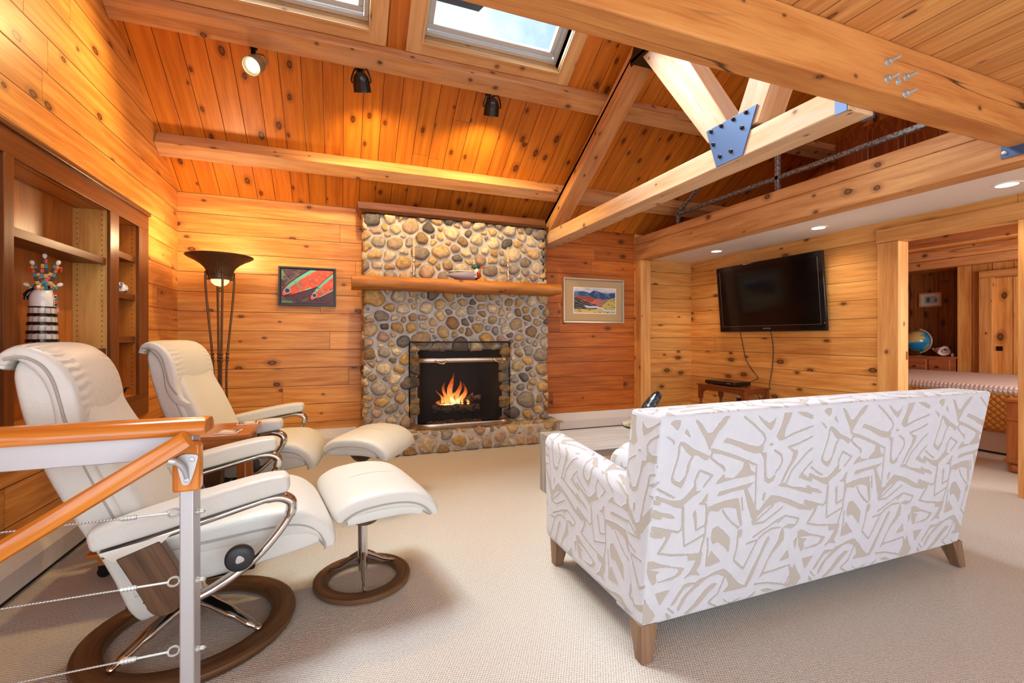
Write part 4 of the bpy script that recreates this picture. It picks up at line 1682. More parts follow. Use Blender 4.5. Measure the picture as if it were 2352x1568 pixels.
t = thing('landscape_painting', 'framed mountain landscape in a wide tan mat', 'painting', (2.94, YB, 1.30))
px0, px1, pz0, pz1 = 2.515, 3.372, 1.300, 1.848
g = G(); frame(g, px0, px1, pz0, pz1, .022, YB - .034, YB - .002)
frame(g, px0 + .022, px1 - .022, pz0 + .022, pz1 - .022, .006, YB - .026, YB - .004)
g.build('picture_frame', M['frame_silver'], t, world=True, bevel=.004)
g = G(); g.box((px0 + .02, YB - .016, pz0 + .02), (px1 - .02, YB - .004, pz1 - .02))
g.build('picture_mat', M['mat_tan'], t, world=True)
canvas('painted_paper', M['print'], t, 2.662, 3.25, 1.424, 1.726, YB - .018, land_paint, 200)
g = G(); frame(g, 2.652, 3.26, 1.414, 1.736, .010, YB - .0185, YB - .015)
g.build('mat_bevel', M['cream'], t, world=True)

# ------------------------------------------------------------------ torchiere floor lamp
LX, LY = -.93, 4.40
t = thing('floor_lamp', 'tall bronze torchiere with fluted bowl in the corner', 'floor lamp', (LX, LY, 0))
g = G()
flute = lambda a, h: 1 + .016 * math.cos(a * 36)
pr = [(.088, 1.640), (.092, 1.652), (.098, 1.675), (.112, 1.70), (.140, 1.728), (.180, 1.755), (.222, 1.776), (.243, 1.787), (.247, 1.793), (.243, 1.797), (.215, 1.785), (.17, 1.765), (.12, 1.735), (.08, 1.70)]
g.lathe([(r_, h - 0) for r_, h in pr], n=144, rad=lambda a, h: 1 + (.022 * abs(math.cos(a * 18)) if 1.64 < h < 1.786 else 0))
g.build('bowl', M['bronze'], t, smooth=True, ang=60)
g = G()
g.lathe([(.084, 1.598), (.094, 1.600), (.094, 1.606), (.088, 1.610), (.088, 1.634), (.095, 1.638), (.095, 1.644), (.084, 1.646)], n=40)
g.build('band', M['bronze'], t, smooth=True, ang=40)
g = G()
g.lathe([(.001, 1.546), (.02, 1.548), (.042, 1.557), (.060, 1.575), (.068, 1.600)], n=28)
gl = g.build('glass_dome', M['lampglass'], t, smooth=True)
g = G()
g.lathe([(0, 1.500), (.006, 1.505), (.009, 1.515), (.006, 1.525), (.013, 1.535), (.008, 1.546), (0, 1.55)], n=14)
g.build('finial', M['brass'], t, smooth=True)
for k in range(4):
    a = .38 + k * PI / 2
    c_, s_ = math.cos(a), math.sin(a)
    g = G()
    P = [(.100, 1.645), (.102, 1.60), (.098, 1.50), (.082, 1.30), (.064, 1.10), (.052, .95), (.046, .80), (.05, .6), (.07, .35), (.105, .12), (.12, .03)]
    g.tube(smoothpath([V(q * c_, q * s_, z) for q, z in P], 4), .0085, 10)
    for z, q in ((.985, .0535), (.955, .052), (.93, .051)):
        g.lathe([(.008, -.012), (.014, -.004), (.014, .004), (.008, .012)], (q * c_, q * s_, z), 12)
    g.lathe([(.006, 0), (.012, .006), (.010, .016), (0, .024)], (.100 * c_, .100 * s_, 1.645), 10)
    g.build('rod', M['bronze'], t, smooth=True, ang=60)
g = G()
g.lathe([(.17, 0), (.17, .012), (.15, .02), (.06, .028), (.03, .036), (0, .036)], n=40)
g.build('base', M['bronze'], t, smooth=True, ang=40)

# ------------------------------------------------------------------ built-in bookcase
t = thing('bookcase', 'dark framed built-in bookcase recessed into the pine wall', 'bookcase', (XL, 3.05, .55))
FX0, FX1 = XL - .004, XL + .014
YA, YBk, ZA, ZB = 1.9, 4.21, .55, 2.035
NI = [(1.98, 2.616), (2.683, 3.594), (3.716, 4.034)]
zi0, zi1 = .708, 1.922
BK = XL - .175
g = G((0, 0, 1))
g.box((FX0, YA, zi1), (FX1, YBk, ZB), 0, (0, 1, 0))
g.box((FX0, YA, ZA), (FX1, YBk, zi0), 0, (0, 1, 0))
ys = [YA] + [q for n_ in NI for q in n_] + [YBk]
for a in range(0, 8, 2):
    g.box((FX0, ys[a], zi0), (FX1, ys[a + 1], zi1))
g.build('face_frame', M['case'], t, world=True, bevel=.002)
g = G((0, 1, 0))
g.box((FX0, YA - .01, ZB), (FX1 + .014, YBk + .012, ZB + .028))
g.build('top_moulding', M['case'], t, world=True, bevel=.006)
g = G((0, 0, 1))
g.box((BK - .012, YA + .03, zi0 - .05), (BK, YBk - .04, zi1 + .05))
g.build('back_panel', M['casein'], t, world=True)
g = G((0, 0, 1))
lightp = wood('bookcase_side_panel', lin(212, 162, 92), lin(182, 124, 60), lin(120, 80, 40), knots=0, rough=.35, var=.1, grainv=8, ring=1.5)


def pegged(mt):
    """two columns of shelf pin holes drilled in the panel"""
    w = N('tmp'); bpy.data.materials.remove(w.mat)
    w.mat, w.t = mt, mt.node_tree
    pb = next(n_ for n_ in w.t.nodes if n_.type == 'BSDF_PRINCIPLED')
    src = pb.inputs['Base Color'].links[0].from_socket
    p = w.n('SeparateXYZ', {0: w.n('NewGeometry').outputs['Position']})
    dz = w.m('MULTIPLY', w.m('SUBTRACT', w.m('FRACT', w.m('DIVIDE', p.outputs[2], .0318)), .5), .0318)
    dx = w.m('MINIMUM', w.m('ABSOLUTE', w.m('SUBTRACT', p.outputs[0], BK + .022)), w.m('ABSOLUTE', w.m('SUBTRACT', p.outputs[0], FX0 - .026)))
    d = w.m('SQRT', w.m('ADD', w.m('POWER', dz, 2.0), w.m('POWER', dx, 2.0)))
    w.set(pb.inputs['Base Color'], w.mix(w.step(d, .0026, .0038), (.01, .006, .004, 1), src))
    return mt


pegged(lightp)
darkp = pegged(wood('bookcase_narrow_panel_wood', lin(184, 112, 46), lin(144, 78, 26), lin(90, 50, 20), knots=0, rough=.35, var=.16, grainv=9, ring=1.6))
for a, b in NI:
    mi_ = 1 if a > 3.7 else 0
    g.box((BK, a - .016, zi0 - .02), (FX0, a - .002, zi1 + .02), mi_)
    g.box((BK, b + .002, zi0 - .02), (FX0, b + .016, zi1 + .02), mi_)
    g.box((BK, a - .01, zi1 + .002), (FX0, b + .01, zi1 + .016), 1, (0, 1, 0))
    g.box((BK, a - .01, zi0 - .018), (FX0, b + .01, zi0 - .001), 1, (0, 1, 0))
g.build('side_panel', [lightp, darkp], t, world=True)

def shelf(n_, z, th=.038):
    a, b = NI[n_]
    g = G((0, 1, 0))
    g.box((BK + .002, a, z - th), (FX0 - .006, b, z))
    g.box((FX0 - .020, a, z - th - .004), (FX0 - .004, b, z + .001), 0)
    return g.build('shelf', M['case'], t, world=True, bevel=.0015)


for z in (1.62, 1.052): shelf(1, z)
for z in (1.70, 1.427, 1.126): shelf(2, z)
for z in (1.62, 1.15): shelf(0, z)

# ceramic figure with a jewelled crown
FY, FXc, FZ = 3.09, XL - .08, 1.0525
t = thing('ceramic_figure', 'ceramic figure with tiered white skirt and colourful crown on the bookcase shelf', 'figurine', (FXc, FY, FZ), RA(22))
TH = .0445
for k in range(5):
    z0, z1 = k * TH, (k + 1) * TH
    r0, r1 = .062 - .0022 * k, .062 - .0022 * (k + 1)
    g = G()
    n = 56
    rows, cols = [], []
    for z, q in ((z0, r0 - .004), (z0 + .006, r0), (z1 - .002, r1 + .001), (z1, r1 - .004)):
        rows.append([V(q * math.cos(2 * PI * j / n), q * math.sin(2 * PI * j / n), z) for j in range(n)])
        for j in range(n):
            s = (j // 4) % 14
            base = np.array(lin(232, 226, 216)[:3]) * (1 - .2 * ((s * 7 + k * 3) % 5) / 5)
            if j % 4 == 0: base = base * .5
            cols.append(tuple(base) + (1,))
    g.grid(rows, closed_u=True)
    g.build('skirt_tier', M['glaze'], t, smooth=True, ang=50, attrs={'paint': ('FLOAT_COLOR', cols)})
    g = G()
    rows = []
    m = 84
    for z, q in ((z0 + .014, r0 - .003), (z0 + .0145, r0 + .003), (z0 + .003, r0 + .0045), (z0 + .001, r0 - .003)):
        rows.append([V(q * math.cos(2 * PI * j / m), q * math.sin(2 * PI * j / m), z - (.006 * abs(math.sin(j / m * PI * 14)) if q > r0 + .004 else 0)) for j in range(m)])
    g.grid(rows, closed_u=True)
    g.build('scalloped_edge', M['black_gloss'], t, smooth=True, ang=50)
zt = 5 * TH
g = G()
g.lathe([(.050, zt - .002), (.0535, zt), (.0535, zt + .005), (.050, zt + .007)], n=36)
g.build('belt', M['black_gloss'], t, smooth=True, ang=40)
g = G()
g.lathe([(.0505, zt + .004), (.052, zt + .025), (.051, zt + .048), (.046, zt + .070), (.036, zt + .088), (.020, zt + .098), (0, zt + .101)], n=36)
g.build('head', M['white_gloss'], t, smooth=True)
# the figure's painted face looks along local +x
g = G()
mc = [M['black_gloss'], M['orange_gloss'], M['teal_gloss'], M['cream']]
for sgn in (-1, 1):
    for k in range(9):
        z = zt + .012 + k * .0085
        q = .052 * math.sqrt(max(.1, 1 - ((z - zt - .02) / .086) ** 2.4)) if z > zt + .02 else .0522
        a = sgn * .62
        g.lathe([(.0042, -.001), (0, .004)], (q * math.cos(a), q * math.sin(a), z), 3, ax=(math.cos(a), math.sin(a), .2))
for i, (a, z, w, h, mi) in enumerate(((-.3, .074, .014, .008, 1), (.3, .074, .014, .008, 1), (-.28, .058, .016, .009, 0), (.28, .058, .016, .009, 0), (0, .062, .012, .02, 3), (-.3, .043, .018, .008, 2),
                                       (.3, .043, .018, .008, 1), (0, .035, .014, .012, 1), (-.3, .03, .018, .008, 1), (.3, .03, .018, .008, 2), (-.25, .017, .02, .009, 0), (.25, .017, .02, .009, 3), (0, .014, .016, .014, 1))):
    d = V(math.cos(a), math.sin(a), 0)
    tn = V(-d.y, d.x, 0)
    c = d * (.0505 if z < .05 else .047) + V(0, 0, zt + z)
    g.beam(c - tn * w * .5, c + tn * w * .5, .010, h, (0, 0, 1), mi)
g.beam(V(.058, .0, zt - .022), V(.056, 0, zt + .004), .012, .008, (1, 0, 0), 1)
g.build('painted_mask', mc, t, bevel=.0008)
crown = [(-63, .066), (-16, .150), (1, .184), (19, .162), (56, .068)]
cm = [M['teal_gloss'], M['orange_gloss'], M['yellow_gloss'], M['black_gloss'], M['cream']]
base = V(.004, 0, zt + .085)
for k, (deg, ln) in enumerate(crown):
    a = math.radians(deg)
    d = V(math.sin(a), .04, math.cos(a)).normalized()
    g = G()
    nb = 6 if ln > .1 else 3
    side = V(d.z, 0, -d.x)
    for j in range(nb):
        p = base + d * (.02 + (ln - .03) * j / nb)
        w = .030 - .0022 * j
        for s in (-1, 1):
            c = p + side * s * w * .3
            g.beam(c, c + d * ((ln - .03) / nb * .86), w * .62, .020 - .001 * j, (0, 1, 0), (k + j + (s > 0) * 2) % 4)
    if abs(deg) in (16, 19):
        c = base + d * (ln - .03)
        g.tube([c - side * .004, c + side * (.02 if deg > 0 else -.02) + d * .012, c + side * (.026 if deg > 0 else -.026) - d * .008], [.009, .008, .004], 8, mi=1)
    g.build('crown_spike', cm, t, bevel=.0012)
    g = G()
    c = base + d * (ln + .004)
    g.lathe([(0, -.015), (.007, -.010), (.0105, 0), (.009, .009), (0, .015)], tuple(c), 14, ax=tuple(d))
    g.build('feather_tip', M['white_gloss'], t, smooth=True)
g = G()
for k in range(12):
    a = k / 12 * 2 * PI
    c = V(.026 * math.cos(a), .034 * math.sin(a), zt + .098 + .003 * (k % 3))
    g.beam(c - V(0, .006, .006), c + V(0, .006, .008), .012, .014, (1, 0, 0), (k * 3) % 5)
g.build('crown_band', cm, t, bevel=.0012)
g = G()
g.tube(smoothpath([V(-.01, 0, zt + .095), V(-.04, 0, zt + .085), V(-.058, 0, zt + .06), V(-.06, 0, zt + .04)], 5), [.016] * 5 + [.015] * 6 + [.009] * 5, 10)
g.build('hair_tail', M['black_gloss'], t, smooth=True)

t = thing('painted_pot', 'small blue and white painted pot on the narrow bookcase shelf', 'pot', (XL - .06, 3.905, 1.4275))
g = G()
prf = [(.03, 0), (.05, .012), (.056, .032), (.048, .055), (.032, .068), (.028, .074)]
g.lathe(prf, n=32)
cols = []
for r_, h in prf:
    for k in range(32):
        v_ = (math.sin(k * 1.3 + h * 170) * math.sin(h * 240 + k * .7)) > .15
        cols.append((lin(60, 62, 120) if v_ else lin(232, 228, 224)))
g.build('body', M['glaze'], t, smooth=True, attrs={'paint': ('FLOAT_COLOR', cols)})
t = thing('carved_bird', 'small black carved bird on the lowest bookcase shelf', 'figurine', (XL - .07, 3.955, zi0))
g = G()
g.cushion([(-.04, .03, 0, 1, .006, .008), (-.015, .026, 0, 1, .02, .018), (.02, .03, 0, 1, .018, .016), (.035, .05, 0, 1, .012, .01)], n=2.2, seg=14, ends=(1, .6))
g.tube([V(.03, 0, .055), V(.06, 0, .06)], [.006, .001], 6)
g.box((-.012, -.008, 0), (.012, .008, .012))
g.build('body', M['black_gloss'], t, smooth=True, ang=70)
t = thing('ivory_trinket', 'tiny ivory trinket on the third shelf of the narrow bookcase bay', 'trinket', (XL - .05, 3.742, 1.1265))
g = G()
g.lathe([(.014, 0), (.02, .012), (.012, .03), (.016, .045), (0, .058)], n=12)
g.build('body', M['cream'], t, smooth=True)

# ------------------------------------------------------------------ track spotlights on the upper beam
SPOTS = []
hd = [((-.572, 3.62), (-.559, 3.655), (-.35, -.75, -.75), 'spotlight painted lit grey, glaring toward the viewer, nearest the left wall', 1),
      ((.139, 3.615), (.157, 3.68), (.16, .42, -.92), 'black spotlight in the middle of the ceiling beam', 0),
      ((1.175, 3.635), (1.195, 3.69), (.06, .50, -.88), 'black spotlight on the ceiling beam nearest the roof truss', 0)]
lamplit = plain('lamp_lit_grey', lin(150, 138, 110), .4, .3)  # lit copy of the black housing, glare put into its colour
for (mx, my), (hx, hy_), d, lab, lit in hd:
    sm_ = (YB - my) / CA
    top = slope(mx, S1 - .145, .045)
    c = V(hx, hy_, 0)
    sh = (YB - hy_) / CA
    head = slope(hx, S1 - .225, .185)
    t = thing('spotlight', lab, 'spotlight', tuple(top), 0, 'spotlights on the upper ceiling beam')
    d = Vector(d).normalized()
    m_ = M['lamp_black'] if not lit else lamplit
    g = G()
    g.beam(top, top + V(0, .045, -.02), .05, .035, (0, 0, 1))
    g.beam(top + V(0, .03, -.005), top + V(0, .03, -.075), .030, .030, (0, 1, 0))
    g.build('mount', M['lamp_black'], t, world=True, bevel=.003)
    b = head - d * .06
    g = G()
    g.lathe([(.0, -.058), (.022, -.054), (.042, -.040), (.056, -.015), (.062, .02), (.064, .075), (.066, .082), (.060, .082), (.056, .06), (.045, .035), (0, .03)], tuple(b + d * .03), 32, ax=tuple(d))
    g.build('lamp_head', m_, t, world=True, smooth=True, ang=40)
    sd = d.cross(V(0, 0, 1)).normalized()
    g = G()
    P = [top + V(0, .03, -.07), b + sd * .04 + V(0, 0, .05), b + sd * .072 + d * .02, b + sd * .068 + d * .05]
    g.tube(smoothpath(P, 5), .006, 8, flat=(1, 1.8))
    P = [top + V(0, .03, -.07), b - sd * .04 + V(0, 0, .05), b - sd * .072 + d * .02, b - sd * .068 + d * .05]
    g.tube(smoothpath(P, 5), .006, 8, flat=(1, 1.8))
    g.build('yoke', m_, t, world=True, smooth=True)
    g = G()
    g.lathe([(.040, 0), (.03, .004), (0, .006)], tuple(b + d * .095), 24, ax=tuple(d))
    g.build('bulb', M['bulb'], t, world=True, smooth=True)
    SPOTS.append((tuple(b + d * .12), tuple(d)))

# ------------------------------------------------------------------ recessed downlights
for y_, lab in ((4.15, 'recessed downlight in the white soffit nearest the fireplace wall'), (2.93, 'middle recessed downlight in the white soffit'), (1.66, 'recessed downlight in the white soffit nearest the viewer')):
    t = thing('downlight', lab, 'downlight', (4.14, y_, 2.135), 0, 'downlights in the soffit')
    g = G()
    g.lathe([(.052, -.001), (.075, -.001), (.078, .0), (.075, -.006), (.055, -.004)], n=36)
    g.build('trim_ring', M['white_paint'], t, smooth=True, ang=40)
    g = G()
    g.lathe([(0, -.0045), (.055, -.0042)], n=36)
    g.build('lens', M['downlight'], t, smooth=True)
DOWN = [4.15, 2.93, 1.66]
SPOTX = []


# ------------------------------------------------------------------ baseboard heaters
def heater(name, lab, p0, p1, inward, h=.21, d=.075):
    """p0->p1 along the wall foot (x, y); inward unit vector into the room"""
    p0, p1, n = V(*p0, 0), V(*p1, 0), V(*inward, 0)
    t = thing(name, lab, 'heater', tuple((p0 + p1) / 2))
    a = (p1 - p0).normalized()
    g = G(tuple(a))
    q = [n * .004 + V(0, 0, h), n * .022 + V(0, 0, h), n * d + V(0, 0, h - .085), n * d + V(0, 0, .03), n * (d - .012) + V(0, 0, .022), n * .004 + V(0, 0, .022)]
    g.prism([p0 + a * .04 + i for i in q], (p1 - p0) - a * .08)
    g.build('cover', M['perf'], t, world=True)
    q2 = [n * .002 + V(0, 0, h + .004), n * .024 + V(0, 0, h + .004), n * (d + .004) + V(0, 0, h - .085), n * (d + .004) + V(0, 0, .012), n * .002 + V(0, 0, .012)]
    for e in (p0, p1 - a * .042):
        g = G(tuple(a))
        g.prism([e + i for i in q2], a * .042)
        g.build('end_cap', M['heater'], t, world=True, bevel=.002)
    g = G()
    g.prism([p0 + i for i in (n * .004, n * (d - .02), n * (d - .02) + V(0, 0, .022), n * .004 + V(0, 0, .022))], p1 - p0)
    g.build('toe_shade', M['soot_shade'], t, world=True)  # solid dark strip painting the shade below the cover


heater('baseboard_heater', 'long perforated baseboard heater along the bookcase wall', (XL, 1.0), (XL, 4.75), (1, 0))
heater('baseboard_heater', 'baseboard heater between the fireplace and the alcove post', (2.31, YB), (3.54, YB), (0, -1))
heater('baseboard_heater', 'short baseboard heater at the back of the television alcove', (3.73, YB), (4.44, YB), (0, -1))
heater('baseboard_heater', 'baseboard heater below the fish painting', (-1.25, YB), (.16, YB), (0, -1))

# ------------------------------------------------------------------ television
t = thing('television', 'large black flat television on the alcove wall', 'television', (4.36, 3.68, 1.18))
TVY0, TVY1 = 3.02, 4.335
tb, tt = V(4.385, 0, 1.185), V(4.315, 0, 1.962)
upv = (tt - tb).normalized()
nv = V(-upv.z, 0, upv.x)
HT = (tt - tb).length
g = G()
def tvp(y_, k, d): return V(tb.x, y_, tb.z) + upv * (k * HT) + nv * d
g.prism([tvp(TVY0, 0, 0), tvp(TVY1, 0, 0), tvp(TVY1, 1, 0), tvp(TVY0, 1, 0)], nv * -.035)
g.prism([tvp(TVY0 + .2, .12, -.035), tvp(TVY1 - .2, .12, -.035), tvp(TVY1 - .2, .88, -.035), tvp(TVY0 + .2, .88, -.035)], nv * -.03)
g.build('cabinet', plain('gloss_black_bezel', lin(16, 11, 11), .08), t, world=True, bevel=.012, bseg=3)
g = G()
g.prism([tvp(TVY0 + .055, .088, .0006), tvp(TVY1 - .055, .088, .0006), tvp(TVY1 - .055, .925, .0006), tvp(TVY0 + .055, .925, .0006)], nv * -.003)
g.build('display_panel', plain('dark_display', lin(6, 5, 6), .12, Specular_IOR_Level=.4), t, world=True)
g = G()
for a, b, k0, k1 in ((TVY0 + .052, TVY1 - .052, .084, .088), (TVY0 + .052, TVY0 + .055, .084, .925), (TVY1 - .055, TVY1 - .052, .084, .925)):
    g.prism([tvp(a, k0, .001), tvp(b, k0, .001), tvp(b, k1, .001), tvp(a, k1, .001)], nv * -.002)
g.build('inner_edge', plain('grey_edge', lin(96, 98, 104), .3), t, world=True)


def text_mesh(body, size, mat, origin, xdir, ydir, name, parent, depth=.0006):
    cu = bpy.data.curves.new('lettering', 'FONT')
    cu.body, cu.size, cu.align_x, cu.align_y, cu.extrude = body, size, 'CENTER', 'CENTER', depth
    ob = bpy.data.objects.new('lettering', cu)
    COL.objects.link(ob)
    bpy.context.view_layer.update()
    me = bpy.data.meshes.new_from_object(ob.evaluated_get(bpy.context.evaluated_depsgraph_get()))
    bpy.data.objects.remove(ob)
    X, Y = Vector(xdir).normalized(), Vector(ydir).normalized()
    Zv = X.cross(Y)
    R = Matrix((X, Y, Zv)).transposed().to_4x4()
    R.translation = Vector(origin)
    me.transform(world_of(parent).inverted() @ R if parent else R)
    me.materials.clear(); me.materials.append(mat)
    o = bpy.data.objects.new(name, me)
    COL.objects.link(o)
    if parent: o.parent = parent
    return o


text_mesh('SAMSUNG', .021, M['alu'], tvp((TVY0 + TVY1) / 2 + .0, .045, .0015), (0, -1, 0), upv, 'logo_lettering', t)
g = G(); g.lathe([(0, .001), (.004, 0)], tuple(tvp(TVY0 + .018, .10, .0005)), 10, ax=tuple(nv))
g.build('power_led', emit('red_led', (1, .05, .08, 1), 2.5), t, world=True)
g = G(); g.box((4.385, 3.50, 1.40), (XT - .003, 3.86, 1.75))
g.build('wall_bracket', M['black_metal'], t, world=True)

# side table with a media player
TC = Matrix.Rotation(0, 4, 'Z')
t = thing('side_table', 'small dark cherry side table under the television', 'side table', (4.19, 3.93, 0))
ty0, ty1, txa, txb, tz = 3.62, 4.32, 4.0, 4.38, .575
g = G((0, 1, 0))
g.box((txa, ty0, tz - .018), (txb, ty1, tz))
g.build('table_top', M['cherry'], t, world=True, bevel=.006)
g = G((0, 1, 0))
for xa in (txa + .02, txb - .038):
    g.box((xa, ty0 + .03, tz - .065), (xa + .018, ty1 - .03, tz - .018))
for ya in (ty0 + .02, ty1 - .038):
    g.box((txa + .03, ya, tz - .065), (txb - .03, ya + .018, tz - .018), 0, (1, 0, 0))
g.build('apron', M['cherry'], t, world=True, bevel=.002)
for xa in (txa + .035, txb - .035):
    for ya in (ty0 + .035, ty1 - .035):
        g = G((0, 0, 1))
        g.lathe([(.010, 0), (.014, .02), (.013, .30), (.017, .33), (.017, .345), (.013, .355), (.017, .375), (.017, .40)], (xa, ya, 0), 14)
        g.box((xa - .021, ya - .021, .40), (xa + .021, ya + .021, tz - .018))
        g.build('leg', M['cherry'], t, world=True, smooth=True, ang=40)
for ya, s in ((ty0 + .056, 1), (ty1 - .056, -1)):
    g = G()
    g.prism([V(txa + .03, ya, tz - .065), V(txa + .03, ya + s * .07, tz - .065), V(txa + .03, ya + s * .04, tz - .085), V(txa + .03, ya + s * .015, tz - .10), V(txa + .03, ya, tz - .125)], V(.016, 0, 0))
    g.build('corner_bracket', M['cherry'], t, world=True)
for xa, s in ((txa + .056, 1), (txb - .056, -1)):
    g = G()
    g.prism([V(xa, ty0 + .026, tz - .065), V(xa + s * .07, ty0 + .026, tz - .065), V(xa + s * .04, ty0 + .026, tz - .085), V(xa + s * .015, ty0 + .026, tz - .10), V(xa, ty0 + .026, tz - .125)], V(0, .016, 0))
    g.build('corner_bracket', M['cherry'], t, world=True)
t = thing('media_player', 'slim black disc player on the cherry side table', 'disc player', (4.17, 4.02, tz), 0)
g = G()
g.box((4.045, 3.80, tz + .008), (4.29, 4.23, tz + .050))
g.build('case', M['black_plastic'], t, world=True, bevel=.006)
g = G()
for xa in (4.075, 4.26):
    for ya in (3.83, 4.20):
        g.lathe([(.012, 0), (.012, .009)], (xa, ya, tz), 12)
g.build('foot_pads', M['rubber'], t, world=True)
g = G()
g.box((4.0442, 3.82, tz + .022), (4.0452, 4.21, tz + .036))
g.build('disc_slot', plain('gloss_strip', lin(30, 32, 40), .08), t, world=True)
g = G()
g.box((4.0438, 3.86, tz + .03), (4.0448, 3.905, tz + .036))
g.build('badge', M['alu'], t, world=True)


def cord(lab, pts, r=.0042, nm='cord', grp='cords under the television'):
    g = G()
    g.tube(smoothpath(pts, 8), r, 8)
    return tag(g.build(nm, M['rubber'], smooth=True), lab, 'cord', grp)


wx = XT - .008
cord('black cord hanging from the television to the back of the disc player', [V(4.42, 4.07, 1.20), V(wx, 4.065, 1.02), V(wx, 4.02, .86), V(wx, 3.93, .74), V(wx, 3.86, .66), V(4.33, 3.85, .62), V(4.292, 3.85, .605)])
cord('black cord hanging from the television past the table edge', [V(4.42, 3.66, 1.20), V(wx, 3.665, 1.0), V(wx, 3.675, .8), V(4.44, 3.69, .62), V(4.43, 3.70, .54), V(4.44, 3.80, .42), V(4.45, 3.93, .36), V(4.452, 4.0, .37)])
cord('black cord looping under the cherry side table', [V(4.292, 3.95, .60), V(4.39, 3.93, .585), V(4.425, 3.90, .53), V(4.42, 3.80, .43), V(4.43, 3.90, .34), V(4.452, 4.02, .355)])
t = thing('wall_outlet', 'ivory wall outlet behind the cherry side table', 'outlet', (XT, 4.11, .37))
g = G(); g.box((XT - .006, 4.075, .315), (XT - .0005, 4.145, .43))
g.build('cover_plate', M['plastic_ivory'], t, world=True, bevel=.002)
t = thing('power_adapter', 'black power adapter plugged into the ivory outlet', 'adapter', (XT - .03, 4.09, .37))
g = G(); g.box((XT - .06, 4.04, .335), (XT - .0065, 4.115, .405))
g.build('housing', M['black_plastic'], t, world=True, bevel=.005)
# ------------------------------------------------------------------ recliners
def lerp(a, b, f): return a + (b - a) * f


def gather_cushion(g, spine, **k):
    g.cushion(spine, **k)


